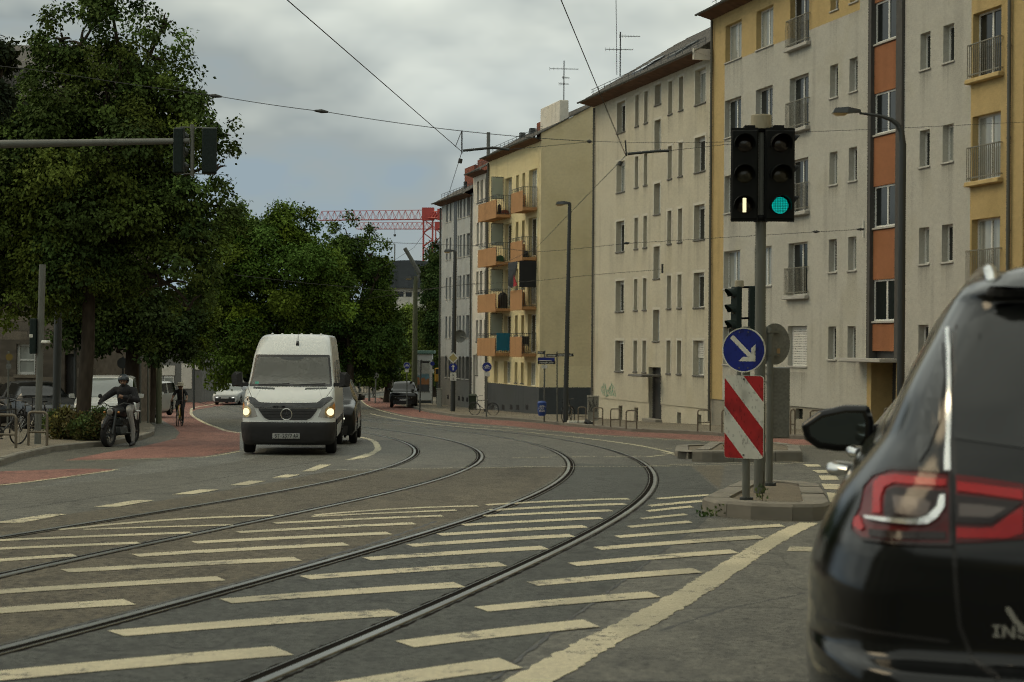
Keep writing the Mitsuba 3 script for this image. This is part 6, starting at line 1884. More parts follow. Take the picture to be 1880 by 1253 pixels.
c0 = cat_at(413, 744)
car('car', 'pale silver car with running lights coming towards the camera far down the left lane', c0, -.10, SEDAN, PAINTS, (1.25, 2.1, 3.2, 4.0), lights=(.30, .31, .28), screen=CARGLASSL)
g = gnd(655, 815)
car('sport_utility_car', 'black off-road car with lit running lights half hidden behind the white van', np.array([-4.95, 45.0, gz(45.6)]), .05, SUV, PAINTK, (1.15, 2.0, 3.7, 4.4), wr=.37, axles=(.9, 3.6), width=.93, lights=(.24, .24, .18))
car('car', 'dark car half hidden behind the white van farther up the street', np.r_[-9.6, 92, gz(92)], .25, SUV, PAINTD, (1.15, 2.0, 3.7, 4.4), lights=(.10, .10, .1), screen=CARGLASSL)
gp_ = at(192, 790, 51.5)
car('parked_van', 'white parked small van facing the camera behind the tree trunk', np.array([gp_[0], 51.5, gz(51.5) + .02]), .19, VANLET, PAINTW, (.75, 1.7, 4.1, 4.38), wr=.33, axles=(.8, 3.5), width=.93, screen=CARGLASSL, cat_='van')
car('parked_car', 'dark parked car left of the tree trunk', np.array([at(112, 780, 54)[0], 54, gz(54) + .12]), .62, SEDAN, PAINTD, (1.25, 2.1, 3.2, 4.0))
car('parked_car', 'black parked car behind the bicycles at the left edge', np.array([at(55, 780, 56)[0], 56, gz(56) + .12]), 1.0, SEDAN, PAINTK, (1.25, 2.1, 3.2, 4.0))
gq = gnd(737, 737)
car('parked_car', 'black parked car with its rear lights towards the camera before the advertising pillar', np.array([at(741, 730, 114)[0], 114, gz(114)]), .05, SUV, PAINTK, (1.15, 2.0, 3.7, 4.4))
for i, (x, Y, c_, nm) in enumerate(((268, 96, PAINTD, 'dark parked car far back on the left under the trees'), (258, 84, PAINTW, 'white parked van far back on the left beside a grey post'))):
    car('parked_car', nm, np.array([at(x, 750, Y)[0] - .4, Y, gz(Y) + .02]), -.1, SUV if i == 0 else VANLET, c_, (1.15, 2.0, 3.7, 4.4))

# ---------------------------------------------------------------- wires over the tracks
def wire(k, name, pts, r=.012, sag=0.0):
    P = []
    for a, b in zip(pts[:-1], pts[1:]):
        a, b = np.asarray(a), np.asarray(b)
        for t in np.linspace(0, 1, 9)[:-1]:
            P.append(a + (b - a) * t - np.array([0, 0, sag * 4 * t * (1 - t)]))
    P.append(np.asarray(pts[-1]))
    return part(k, name, tube(P, r, 6), WIRE)


kw = thing('contact_wire', 'left tram contact wire crossing the sky to its pull-off fitting', 'overhead wire')
a1, b1, c1_ = at(527, 0, 21.5), at(848, 279, 38), at(818, 375, 62)
wire(kw, 'wire', [a1 + (a1 - b1) * .9, a1, b1, c1_, at(760, 455, 84), at(690, 500, 112)], .0075)
part(kw, 'clamp', tube([at(848, 282, 38), at(848, 240, 38)], .018, 6), WIRE)
part(kw, 'pull_off_arm', tube([at(850, 277, 38), at(905, 271.5, 38), at(935, 275, 38)], .028, 8), WIRE)
part(kw, 'insulator', tube([at(846, 292, 38.2), at(844, 300, 38.2)], .045, 8), WIRE)
part(kw, 'stay', tube([at(848, 240, 38), at(836, 270, 38)], .008, 5), WIRE)
kw = thing('contact_wire', 'right tram contact wire passing before the beige house', 'overhead wire')
a2, b2 = at(1030, 0, 21.5), at(1149, 286, 36)
wire(kw, 'wire', [a2 + (a2 - b2) * .9, a2, b2, at(984, 456, 64), at(880, 505, 88)], .0075)
part(kw, 'clamp', tube([at(1150, 287, 36), at(1148, 258, 36)], .018, 6), WIRE)
part(kw, 'pull_off_arm', tube([at(1152, 283, 36), at(1205, 278, 36), at(1228, 277, 36)], .028, 8), WIRE)
part(kw, 'insulator', tube([at(1140, 297, 36.2), at(1137, 304, 36.2)], .045, 8), WIRE)
kw = thing('span_wire', 'upper span wire from the left tree across the whole street', 'overhead wire')
wire(kw, 'wire', [at(-200, 95, 37), at(85, 131, 37), at(395, 176, 37.5), at(600, 206, 38), at(848, 241, 38), at(1085, 260, 38)], .008, .02)
wire(kw, 'wire', [at(1085, 260, 38), at(1330, 261, 37), at(1460, 243.5, 37), at(2100, 212, 40)], .005, .02)
for x, y, Y, l in ((395, 176.5, 37.5, .28), (590, 204.5, 38, .3), (1082, 260, 38, .1)):
    part(kw, 'insulator', tube([at(x, y, Y) - [l / 2, 0, -.03 * l], at(x, y, Y), at(x, y, Y) + [l / 2, 0, -.06 * l]], [.02, .045, .02], 8), WIRE)
wire(kw, 'lower_wire', [at(935, 275, 38), at(1082, 261, 38)], .006)
wire(kw, 'lower_wire', [at(1228, 277, 36), at(1340, 265, 37), at(1450, 252, 37)], .006)
kw = thing('span_wire', 'lower span wire to the anchor plate on the grey and yellow house', 'overhead wire')
wire(kw, 'wire', [at(640, 436, 66), at(720, 446, 65), at(875, 452, 64), at(984, 463, 64), at(1040, 459, 63), at(1155, 447, 62), at(1320, 437, 60), at(1586, 421, 57.5)], .009, .0)
for x, y, Y in ((1150, 447, 62), (1580, 421.5, 57.6), (1498, 426, 58.4)):
    part(kw, 'insulator', tube([at(x, y, Y) - [.12, 0, 0], at(x, y, Y), at(x, y, Y) + [.12, 0, .01]], [.02, .05, .02], 8), WIRE)
kw = thing('span_wire', 'thin span wire ending on the beige house wall', 'overhead wire')
wire(kw, 'wire', [at(600, 560, 88), at(840, 524, 80), at(985, 516, 78), at(1100, 504, 77), at(1216, 495, 76.4)], .009)
part(kw, 'insulator', tube([at(1216, 485, 76.4), at(1216, 502, 76.4)], .05, 6), WIRE)
kw = thing('span_wire', 'thin span wire before the trees in the middle', 'overhead wire')
wire(kw, 'wire', [at(430, 505, 75), at(560, 520, 80), at(735, 536, 90), at(880, 520, 95)], .010)

# poles under the far trees
for i, (x, yt, Y) in enumerate(((644, 622, 118), (660, 640, 150), (678, 630, 130), (722, 630, 135), (733, 645, 160))):
    nm = ['first from the left', 'second', 'third, with a green light', 'fourth', 'rightmost'][i]
    k = thing('mast', f'thin grey mast under the far trees in the middle, {nm}', 'pole', 'masts under the far trees')
    part(k, 'post', tube([np.r_[at(x, 720, Y)[:2], gz(Y)], at(x + 1, yt, Y)], .09, 8), GALV)
    if i == 2:
        h_ = part(k, 'signal', bx(at(673, 690, Y)[0], at(681, 690, Y)[0], Y - .3, Y - .1, at(676, 695, Y)[2], at(676, 675, Y)[2], .03), SIGDARK)
        emitting(h_, 'lit_lens', xf(ext(disc(.11, 12), 0, .02), faceframe(at(676, 687, Y - .32))), (.0, .05, .04))
    if i == 1:
        part(k, 'plate', bx(at(657, 690, Y)[0], at(662, 690, Y)[0], Y - .2, Y - .15, at(660, 678, Y)[2], at(660, 673, Y)[2]), SIGNWHITE)
k = thing('sign_post', 'round sign seen from behind under the far trees', 'sign post')
part(k, 'post', tube([np.r_[at(689, 720, 125)[:2], gz(125)], at(690, 688, 125)], .045, 8), GALV)
plate(k, 'disc', 690, 690, 11, 11, 125, 'mat_sign_back', r='disc')
k = thing('railing', 'low dark railing under the far trees', 'railing')
fa, fb = at(668, 716, 150), at(742, 714, 165)
for t in np.linspace(0, 1, 15):
    p = fa + (fb - fa) * t
    part(k, 'post', tube([[p[0], p[1], gz(p[1])], [p[0], p[1], gz(p[1]) + 1.0]], .04, 6), DARKMETAL)
part(k, 'handrail', tube([[fa[0], fa[1], gz(fa[1]) + 1.0], [fb[0], fb[1], gz(fb[1]) + 1.0]], .045, 6), DARKMETAL)
part(k, 'crossbar', tube([[fa[0], fa[1], gz(fa[1]) + .5], [fb[0], fb[1], gz(fb[1]) + .5]], .03, 6), DARKMETAL)
for i, (x, yt, Y, lab) in enumerate(((292, 608, 72, 'mossy concrete mast left of the cyclist'), (240, 632, 66, 'dark post behind the parked white van, left one'), (255, 630, 68, 'dark post behind the parked white van, right one'), (356, 640, 105, 'dark post before the far modern house'), (138, 640, 58, 'thin dark post left of the tree trunk'), (407, 692, 130, 'thin pale post above the silver car, left one'), (416, 692, 131, 'thin pale post above the silver car, right one'))):
    k = thing('mast', lab, 'pole')
    part(k, 'post', tube([np.r_[at(x, 740, Y)[:2], gz(Y)], at(x, yt, Y)], [.12, .04, .05, .06, .05, .04, .04][i], 10), ['mat_mast_moss', LAMPM, LAMPM, LAMPM, LAMPM, GALV, GALV][i])
k = thing('sign_post', 'dark round sign back above the second white van', 'sign post')
part(k, 'post', tube([np.r_[at(226, 740, 62)[:2], gz(62)], at(226, 655, 62)], .035, 8), LAMPM)
plate(k, 'disc', 225, 667, 20, 22, 62, DARKMETAL, r='disc')
k = thing('bus_shelter', 'thin framed notice stand behind the parked white van', 'notice stand')
part(k, 'frame', cat([tube([np.r_[at(x, 740, 66)[:2], gz(66)], at(x, 657, 66)], .035, 6) for x in (258, 272)] + [tube([at(258, 657, 66), at(272, 657, 66)], .04, 6)]), GALV)
# ---------------------------------------------------------------- people
def limbs(chains, refine=.03, iters=8):
    """one continuous surface from chains of (point, radius)"""
    ms = []
    for ch in chains:
        for (a, ra), (b, rb) in zip(ch[:-1], ch[1:]):
            s1 = m3.Manifold.sphere(ra, 12).translate([float(c) for c in a])
            s2 = m3.Manifold.sphere(rb, 12).translate([float(c) for c in b])
            ms.append(m3.Manifold.batch_hull([s1, s2]))
    m = m3.Manifold.batch_boolean(ms, m3.OpType.Add).refine_to_length(refine).to_mesh()
    t = trimesh.Trimesh(m.vert_properties[:, :3], m.tri_verts, process=True)
    return trimesh.smoothing.filter_taubin(t, iterations=iters)


def hand(w, d, up, R=.03, side=1):
    """a half closed hand at the wrist w, reaching along d, knuckles towards up: palm, four fingers, thumb"""
    w, d, up = map(np.asarray, (w, d, up))
    d = d / np.linalg.norm(d)
    up = up - d * (up @ d)
    up = up / np.linalg.norm(up)
    r = np.cross(d, up) * side
    ch = [[(w, .028), (w + d * .05, .036), (w + d * .085, .036)]]
    for i, l in enumerate((.9, 1.0, .95, .78)):
        b = w + d * .085 + r * (.033 - .022 * i)
        k1 = b + d * .036 * l - up * .004
        k2 = k1 + d * .010 - up * .032 * l
        k3 = k2 - d * .022 * l - up * .012
        ch.append([(b, .011), (k1, .0100), (k2, .0092), (k3, .0082)])
    t0 = w + d * .03 + r * .034
    ch.append([(t0, .013), (t0 + r * .022 + d * .028 - up * .01, .0105), (t0 + r * .012 + d * .052 - up * .03, .009)])
    return ch


SKIN = mat('skin', (.20, .115, .075), .6)
CLOTHB = mat('cloth_black', (.014, .014, .016), .9)
CLOTHG = mat('cloth_grey', (.27, .265, .25), .9)
SHOE = mat('shoe_dark', (.02, .02, .022), .6)


def head(k, c, fwd, r=.1, name='head'):
    """a head with brow, nose, chin, ears; c its middle, fwd where it looks"""
    f = np.asarray(fwd, float) / np.linalg.norm(fwd)
    z = np.array([0, 0, 1.0])
    s = np.cross(f, z)
    P = lambda a, b, d: c + s * a * r + f * b * r + z * d * r
    ch = [[(P(0, -.12, .28), .86 * r), (P(0, .10, .05), .80 * r)], [(P(0, .12, 0), .74 * r), (P(0, .30, -.62), .50 * r), (P(0, .46, -.86), .28 * r)], [(P(0, -.1, -.4), .5 * r), (P(0, -.15, -1.5), .50 * r)],
          [(P(0, .80, .10), .10 * r), (P(0, 1.02, -.28), .15 * r)], [(P(-.38, .70, .22), .12 * r), (P(.38, .70, .22), .12 * r)]] + [[(P(e * .80, -.02, .1), .15 * r), (P(e * .86, -.06, -.22), .10 * r)] for e in (-1, 1)]
    part(k, name, limbs(ch, .02, 4), SKIN, smooth=60)
    part(k, 'eyes', cat([xf(trimesh.creation.icosphere(1, r * .10), frame(P(e * .32, .80, .06), (1, 0, 0), (0, 1, 0), (0, 0, 1))) for e in (-1, 1)]), BLACK)
    part(k, 'mouth', limbs([[(P(-.22, .80, -.55), .05 * r), (P(0, .87, -.53), .07 * r), (P(.22, .80, -.55), .05 * r)]], .02, 1), mat('lips', (.16, .06, .05), .6))


# motorcycle and its rider: front wheel to the left and towards the eye
def motorcycle(o, yaw):
    k = thing('motorcycle', 'black motorcycle standing at the kerb with its rider', 'motorcycle')
    M = rotz(yaw, o)                      # +x is forward
    R = .33
    for x in (.70, -.70):
        A = M @ frame((x, 0, R), (1, 0, 0), (0, 0, 1), (0, -1, 0))
        w = part(k, 'wheel', xf(lathe([(R * .70, -.05), (R * .9, -.07), (R, -.03), (R, .03), (R * .9, .07), (R * .70, .05)], 32), A), RUBBER, smooth=40)
        part(w, 'rim', xf(lathe([(R * .66, -.045), (R * .71, -.05), (R * .71, .05), (R * .66, .045), (R * .66, -.045)], 28), A), DARKMETAL)
        part(w, 'spokes', xf(cat([tube([(.05 * math.cos(a), .05 * math.sin(a), .03 * (-1) ** i), (R * .68 * math.cos(a), R * .68 * math.sin(a), 0)], .008, 4) for i, a in enumerate(np.arange(14) * math.pi / 7)] + [lathe([(0, -.06), (.06, -.06), (.06, .06), (0, .06)], 12)]), A), DARKMETAL)
    part(k, 'fork', xf(cat([tube([(.70, y, R), (.48, y, .92)], [.032, .026], 10) for y in (-.10, .10)]), M), DARKMETAL, smooth=40)
    part(k, 'front_mudguard', xf(tube([(.70 + (R + .04) * math.cos(a), 0, R + (R + .04) * math.sin(a)) for a in np.linspace(.4, 2.4, 9)], [.03, .06, .07, .07, .07, .07, .07, .06, .03], 8), M), BLACK)
    hl = part(k, 'headlamp', xf(lathe([(0, -.10), (.08, -.08), (.095, 0), (.085, .02), (0, .03)], 18), M @ frame((.60, 0, .86), (0, 1, 0), (0, 0, 1), (1, 0, 0))), BLACK, smooth=40)
    part(hl, 'headlamp_glass', xf(lathe([(.08, .021), (.05, .035), (0, .038)], 18), M @ frame((.60, 0, .86), (0, 1, 0), (0, 0, 1), (1, 0, 0))), LIGHTGLASS)
    part(k, 'tank', xf(limbs([[((.34, 0, .84), .12), ((.10, 0, .86), .15), ((-.12, 0, .78), .10)]], .04, 4), M), BLACK, smooth=50)
    part(k, 'engine', xf(cat([bx(-.14, .24, -.17, .17, .28, .50, .04), bx(.02, .22, -.13, .13, .50, .70, .03)] + [bx(.0, .24, -.15, .15, z, z + .012) for z in (.53, .56, .59, .62, .65)]), M), DARKMETAL)
    part(k, 'frame', xf(cat([tube([(.46, 0, .86), (.30, 0, .34), (-.2, 0, .28), (-.30, 0, .7), (.30, 0, .84)], .025, 8)] + [tube([(-.25, y, .45), (-.70, y, R)], .03, 8) for y in (-.12, .12)] + [tube([(-.62, y, .40), (-.48, y, .76)], .028, 8) for y in (-.13, .13)]), M), BLACK)
    part(k, 'saddle', xf(limbs([[((-.12, 0, .79), .10), ((-.45, 0, .80), .12), ((-.72, 0, .84), .08)]], .04, 4), M), BLACK, smooth=50)
    part(k, 'handlebar', xf(cat([tube([(.30, .40, 1.04), (.40, .25, 1.06), (.46, .08, .98), (.46, -.08, .98), (.40, -.25, 1.06), (.30, -.40, 1.04)], .014, 8)]), M), DARKMETAL)
    part(k, 'exhaust', xf(tube([(.2, -.16, .45), (.25, -.18, .25), (-.1, -.2, .24), (-.75, -.22, .34)], [.025, .025, .03, .05], 10), M), STEEL, smooth=40)
    part(k, 'mirror', xf(cat([tube([(.36, y, 1.05), (.34, y * 1.25, 1.2)], .007, 5) for y in (-.3, .3)] + [xf(lathe([(0, -.01), (.055, -.008), (.05, .012), (0, .015)], 12), frame((.33, y * 1.28, 1.22), (0, 1, 0), (0, 0, 1), (1, 0, 0))) for y in (-.3, .3)]), M), BLACK)
    part(k, 'footrest', xf(tube([(-.02, -.32, .33), (-.02, .32, .33)], .016, 8), M), STEEL)
    part(k, 'rear_rack', xf(bx(-.98, -.72, -.12, .12, .80, .84, .02), M), STEEL)
    part(k, 'indicator', xf(cat([trimesh.creation.icosphere(1, .03).apply_translation((.52, y, .84)) for y in (-.18, .18)]), M), 'mat_amber')
    return k, M


oM = cat_at(222, 825)
oM[1] = 42.4
oM[0] = at(221, 800, 42.4)[0]
oM[2] = gz(42.4)
yawM = math.radians(180 + 79)
kM, MM = motorcycle(oM, yawM)
pk = thing('person', 'motorcycle rider in dark helmet, black jacket and grey trousers', 'person')
W = lambda p: np.asarray(p) @ MM[:3, :3].T + MM[:3, 3]
hipL, hipR = (-.30, .12, .93), (-.30, -.12, .93)
legs = [[(hipL, .105), ((.06, .25, .86), .082), ((-.06, .30, .42), .058), ((-.05, .30, .13), .046)], [(hipR, .105), ((.05, -.24, .84), .082), ((-.02, -.24, .46), .062), ((-.04, -.25, .38), .05)], [(hipL, .12), (hipR, .12)]]
legs = [[(W(p), r) for p, r in ch] for ch in legs]
part(pk, 'trousers', limbs(legs, .035, 6), CLOTHG, smooth=60)
part(pk, 'shoe', limbs([[(W((-.10, .30, .075)), .055), (W((.02, .31, .06)), .05), (W((.13, .32, .045)), .038)]], .03, 3), SHOE, smooth=60)
part(pk, 'shoe', limbs([[(W((-.09, -.25, .37)), .05), (W((.03, -.26, .36)), .048), (W((.12, -.27, .35)), .036)]], .03, 3), SHOE, smooth=60)
tor = [[((-.32, 0, .95), .185), ((-.28, 0, 1.15), .20), ((-.22, 0, 1.33), .185), ((-.19, 0, 1.42), .10)], [((-.22, .2, 1.34), .10), ((-.22, -.2, 1.34), .10)], [((-.31, .1, .98), .12), ((-.31, -.1, .98), .12)]]
armR = [((-.22, -.23, 1.35), .092), ((-.02, -.42, 1.17), .075), ((.22, -.42, 1.09), .052)]       # reaches the grip
armL = [((-.22, .23, 1.35), .092), ((-.10, .38, 1.12), .075), ((.10, .14, 1.20), .052)]           # folded before the chest
part(pk, 'jacket', limbs([[(W(p), r) for p, r in ch] for ch in tor + [armR, armL]], .035, 6), CLOTHB, smooth=60)
dR = (MM[:3, :3] @ np.array([.08, .02, -.03]))
part(pk, 'gloved_hand', limbs(hand(W((.22, -.42, 1.085)), dR, (0, 0, 1.0)), .008, 2), CLOTHB, smooth=60)
dL = (MM[:3, :3] @ np.array([.05, -.10, .02]))
part(pk, 'hand', limbs(hand(W((.10, .14, 1.20)), dL, MM[:3, :3] @ np.array([1.0, .2, 0]), side=-1), .008, 2), SKIN, smooth=60)
hc = W((-.15, 0, 1.57))
look = MM[:3, :3] @ np.array([1, .25, -.12])
head(pk, hc, look, .105)
f_ = look / np.linalg.norm(look)
hm = limbs([[(hc + [0, 0, .045] - f_ * .02, .140), (hc + [0, 0, .03] - f_ * .05, .138)], [(hc + [0, 0, .055] + f_ * .02, .128), (hc + [0, 0, .055], .13)]], .03, 5)
HEL = mat('helmet_dark', (.016, .026, .034), .3, coat=.6)
tc = (hm.triangles_center - hc)
keepm = ~((tc @ f_ > .03) & (tc[:, 2] < .035))
part(pk, 'helmet', trimesh.Trimesh(hm.vertices, hm.faces[keepm & (tc[:, 2] > -.06)], process=False), HEL, smooth=60)
part(pk, 'beard', limbs([[(hc + f_ * .055 + [0, 0, -.075], .048), (hc + f_ * .05 + [0, 0, -.10], .042)]], .02, 3), CLOTHB, smooth=60)

# cyclist on the red lane
oC = cat_at(330, 783)
oC[1] = oC[1]
kC_ = bicycle('bicycle', 'yellow bicycle ridden by the cyclist in a pale hat', oC, math.radians(-88), 0.0, (.30, .22, .02), R=.31)
MC = rotz(math.radians(-88), oC)
W = lambda p: np.asarray(p) @ MC[:3, :3].T + MC[:3, 3]
pk = thing('person', 'cyclist in a pale brimmed hat and black clothes', 'person')
part(pk, 'trousers', limbs([[(W(p), r) for p, r in ch] for ch in ([((-.24, .09, .93), .10), ((.06, .11, .62), .065), ((-.02, .11, .22), .042)], [((-.24, -.09, .93), .10), ((.10, -.11, .78), .065), ((-.14, -.11, .48), .042)], [((-.24, .08, .94), .11), ((-.24, -.08, .94), .11)])], .035, 5), CLOTHB, smooth=60)
for y, x, z in ((.11, 0, .17), (-.11, -.12, .43)):
    part(pk, 'shoe', limbs([[(W((x - .06, y, z)), .04), (W((x + .10, y, z - .015)), .03)]], .03, 2), SHOE, smooth=60)
part(pk, 'shirt', limbs([[(W(p), r) for p, r in ch] for ch in ([((-.24, 0, .98), .13), ((-.18, 0, 1.18), .14), ((-.12, 0, 1.34), .125), ((-.10, 0, 1.40), .07)], [((-.12, .15, 1.34), .065), ((-.12, -.15, 1.34), .065)], [((-.12, .17, 1.33), .062), ((-.06, .26, 1.17), .055)], [((-.12, -.17, 1.33), .062), ((-.06, -.26, 1.17), .055)])], .03, 5), CLOTHB, smooth=60)
for y in (-1, 1):
    ch = [[(W((-.07, y * .25, 1.19)), .045), (W((.08, y * .28, 1.06)), .034), (W((.16, y * .28, 1.03)), .028)]]
    part(pk, 'arm', limbs(ch + hand(W((.15, y * .28, 1.035)), MC[:3, :3] @ np.array([.08, 0, -.03]), (0, 0, 1.0), side=y), .010, 2), SKIN, smooth=60)
hc = W((-.06, 0, 1.52))
head(pk, hc, MC[:3, :3] @ np.array([1, 0, -.05]), .098)
HAT = mat('hat_pale', (.36, .33, .26), .9)
part(pk, 'hat', xf(lathe([(.20, .035), (.205, .045), (.125, .065), (.118, .13), (.09, .165), (0, .175)], 24), frame(hc, (1, 0, 0), (0, 1, 0), (0, 0, 1))), HAT, smooth=50)
part(pk, 'hair', limbs([[(hc + MC[:3, :3] @ np.array([-.06, .05, .02]), .06), (hc + MC[:3, :3] @ np.array([-.07, .0, -.08]), .05), (hc + MC[:3, :3] @ np.array([-.06, -.05, .02]), .06)]], .03, 3), CLOTHB, smooth=60)

# the van's driver
W = lambda p: np.asarray(p) @ MV[:3, :3].T + MV[:3, 3]
pk = thing('person', 'driver behind the windscreen of the white van', 'person')
part(pk, 'shirt', limbs([[(W(p), r) for p, r in ch] for ch in ([((.48, 2.2, 1.05), .17), ((.48, 2.18, 1.42), .17), ((.48, 2.16, 1.52), .08)], [((.30, 2.16, 1.46), .075), ((.66, 2.16, 1.46), .075)], [((.29, 2.15, 1.45), .07), ((.27, 2.0, 1.25), .055), ((.33, 1.83, 1.34), .042)], [((.67, 2.15, 1.45), .07), ((.70, 2.0, 1.25), .055), ((.61, 1.83, 1.34), .042)])], .04, 5), mat('shirt_grey', (.18, .17, .17), .9), smooth=60)
for x, sd in ((.33, -1), (.61, 1)):
    part(pk, 'hand', limbs(hand(W((x, 1.85, 1.35)), MV[:3, :3] @ np.array([0, -1.0, .2]), (0, 0, 1.0), side=sd), .010, 2), SKIN, smooth=60)
hc = W((.48, 2.12, 1.70))
head(pk, hc, MV[:3, :3] @ np.array([0, -1, 0]), .10)
part(pk, 'hair', limbs([[(hc + [0, .03, .06], .10), (hc + [0, .06, .0], .09)]], .03, 3), CLOTHB, smooth=60)

# two far cyclists under the trees
for x, y, lab, m_ in ((686, 712, 'far cyclist in a pale blue shirt under the trees', (.20, .26, .33)), (712, 712, 'far cyclist in a white shirt under the trees', (.40, .40, .38))):
    Y = 140
    o = np.r_[at(x, y, Y)[:2], gz(Y)]
    bicycle('bicycle', 'bicycle of the ' + lab.replace(' under the trees', ''), o, math.radians(-80), 0, (.03, .03, .03))
    M_ = rotz(math.radians(-80), o)
    W = lambda p: np.asarray(p) @ M_[:3, :3].T + M_[:3, 3]
    pk = thing('person', lab, 'person')
    sh = limbs([[(W(p), r) for p, r in ch] for ch in ([((-.24, 0, .98), .13), ((-.10, 0, 1.36), .13), ((-.08, 0, 1.42), .06)], [((-.1, .17, 1.34), .06), ((.05, .25, 1.12), .05), ((.2, .27, 1.03), .04)], [((-.1, -.17, 1.34), .06), ((.05, -.25, 1.12), .05), ((.2, -.27, 1.03), .04)])], .05, 3)
    part(pk, 'shirt', sh, 'mat_vc', False, vc(sh, m_))
    part(pk, 'trousers', limbs([[(W(p), r) for p, r in ch] for ch in ([((-.24, .09, .93), .10), ((.06, .11, .62), .065), ((-.02, .11, .2), .045)], [((-.24, -.09, .93), .10), ((.10, -.11, .78), .065), ((-.14, -.11, .45), .045)])], .05, 3), CLOTHB)
    head(pk, W((-.04, 0, 1.55)), MC[:3, :3] @ np.array([1, 0, 0]), .10)
# ---------------------------------------------------------------- trees and shrubs
LEAF = mat('leaf', {'type': 'mesh_attribute', 'name': 'vertex_color'}, .75, spec=.12)
BARK = mat('bark', mikit.proc(lambda p, n, uv: mi.Color3f([.050, .040, .030]) * (.5 + mikit.fbm(p.x * 14, p.y * 14, p.z * 4, 3))), .9, spec=.2)


def foliage(lobes, n, size, rgb, var=.22, droop=.5, seed=1, clump=16, keep=None, hue=.25, sub=18, fill=.5):
    """leaves on many small boughs that stand on the lobes of the crown"""
    r = np.random.default_rng(seed)
    C = np.array([l[0] for l in lobes], float)
    R = np.array([l[1] for l in lobes], float)
    w = (R.prod(1)) ** (2 / 3)
    nb = max(3, int(sub * len(lobes)))
    bi = r.choice(len(lobes), nb, p=w / w.sum())
    bd = r.normal(size=(nb, 3))
    bd[:, 2] += .15
    bd /= np.linalg.norm(bd, axis=1, keepdims=True)
    bump = .58 + .62 * meshkit.fbm(bd * 1.9 + C[bi] * .7, 3, seed)
    bc = C[bi] + bd * R[bi] * (bump * (1 - fill * r.random(nb) ** 2.2))[:, None]
    br = (R[bi].mean(1) * r.uniform(.22, .46, nb))
    bk = np.exp(r.normal(0, var, nb))
    by = np.clip(r.normal(0, 1, nb), -1.5, 1.8)
    m = max(4, n // clump)
    k = r.choice(nb, m, p=br ** 2 / (br ** 2).sum())
    d = r.normal(size=(m, 3))
    d[:, 2] += .25
    d /= np.linalg.norm(d, axis=1, keepdims=True)
    d = d + bd[k] * .35
    d /= np.linalg.norm(d, axis=1, keepdims=True)
    cc = bc[k] + d * (br[k] * (1 - .55 * r.random(m) ** 1.6))[:, None] * np.array([1, 1, .8])
    if keep is not None:
        ok = keep(cc)
        cc, d, k, m = cc[ok], d[ok], k[ok], int(ok.sum())
    cl = np.repeat(np.arange(m), clump)
    N = len(cl)
    p = cc[cl] + r.normal(size=(N, 3)) * size * np.array([1.0, 1.0, .8])
    out = d[cl] * .8 + r.normal(size=(N, 3)) * .6
    out[:, 2] -= droop
    out /= np.linalg.norm(out, axis=1, keepdims=True)
    nz = r.normal(size=(N, 3)) * .42 + d[cl] * .9
    nz[:, 2] += .5
    side = np.cross(out, nz)
    side /= np.linalg.norm(side, axis=1, keepdims=True) + 1e-9
    up = np.cross(side, out)
    L = size * r.uniform(.7, 1.35, N)[:, None]
    wd = L * r.uniform(.28, .44, N)[:, None]
    v = np.stack([p, p + out * L * .45 + side * wd + up * L * .08, p + out * L - up * L * .12, p + out * L * .45 - side * wd + up * L * .08], 1).reshape(-1, 3)
    f = (np.arange(N)[:, None] * 4 + np.array([[0, 1, 2, 0, 2, 3]])).reshape(-1, 3)
    kk = (bk[k][cl] * np.exp(r.normal(0, .10, m))[cl] * r.uniform(.85, 1.15, N))[:, None]
    yel = (by[k][cl] * hue)[:, None]
    col = np.asarray(rgb)[None] * kk * np.hstack([1 + .5 * yel, 1 + .14 * yel, 1 - .5 * yel])
    return tm(v, f), np.repeat(np.clip(col, .004, .5), 4, 0)


def branch(p0, p1, r0, r1, seed, n=7, wob=.12):
    r = np.random.default_rng(seed)
    p0, p1 = np.asarray(p0, float), np.asarray(p1, float)
    L = np.linalg.norm(p1 - p0)
    t = np.linspace(0, 1, n)
    w = np.cumsum(r.normal(size=(n, 3)), 0) * wob * L / n * np.sin(np.pi * t)[:, None]
    w[:, 2] += .10 * L * np.sin(np.pi * t)
    return tube(p0 + (p1 - p0) * t[:, None] + w, r0 + (r1 - r0) * t, 8)


def tree(lab, base, trunk_r, fork_z, lobes, n, size, rgb, seed, group=None, name='tree', **kw):
    k = thing(name, lab, 'tree', group)
    base = np.asarray(base, float)
    fork = np.array([base[0] + .15, base[1] + .1, fork_z])
    part(k, 'trunk', tube([base - [0, 0, .3], base + [0, 0, .15], base * .5 + fork * .5 + [.06, 0, 0], fork], [trunk_r * 1.5, trunk_r * 1.08, trunk_r * .95, trunk_r * .8], 14), BARK, smooth=50)
    C = [np.asarray(l[0]) for l in lobes]
    br = [branch(fork - [0, 0, .4 * (i % 3)], c, trunk_r * .55, .03, seed + i) for i, c in enumerate(C)]
    r = np.random.default_rng(seed)
    for i, (c, R) in enumerate(lobes):
        for j in range(4):
            dd = r.normal(size=3)
            dd /= np.linalg.norm(dd)
            br.append(branch(np.asarray(c) - [0, 0, .2], np.asarray(c) + dd * np.asarray(R) * .6, .035 + trunk_r * .08, .01, seed + 50 + i * 4 + j, 5))
    part(k, 'limbs', cat(br), BARK, smooth=50, kind='stuff')
    m, col = foliage(lobes, n, size, rgb, seed=seed, **kw)
    part(k, 'crown', m, LEAF, False, col, kind='stuff')
    return k


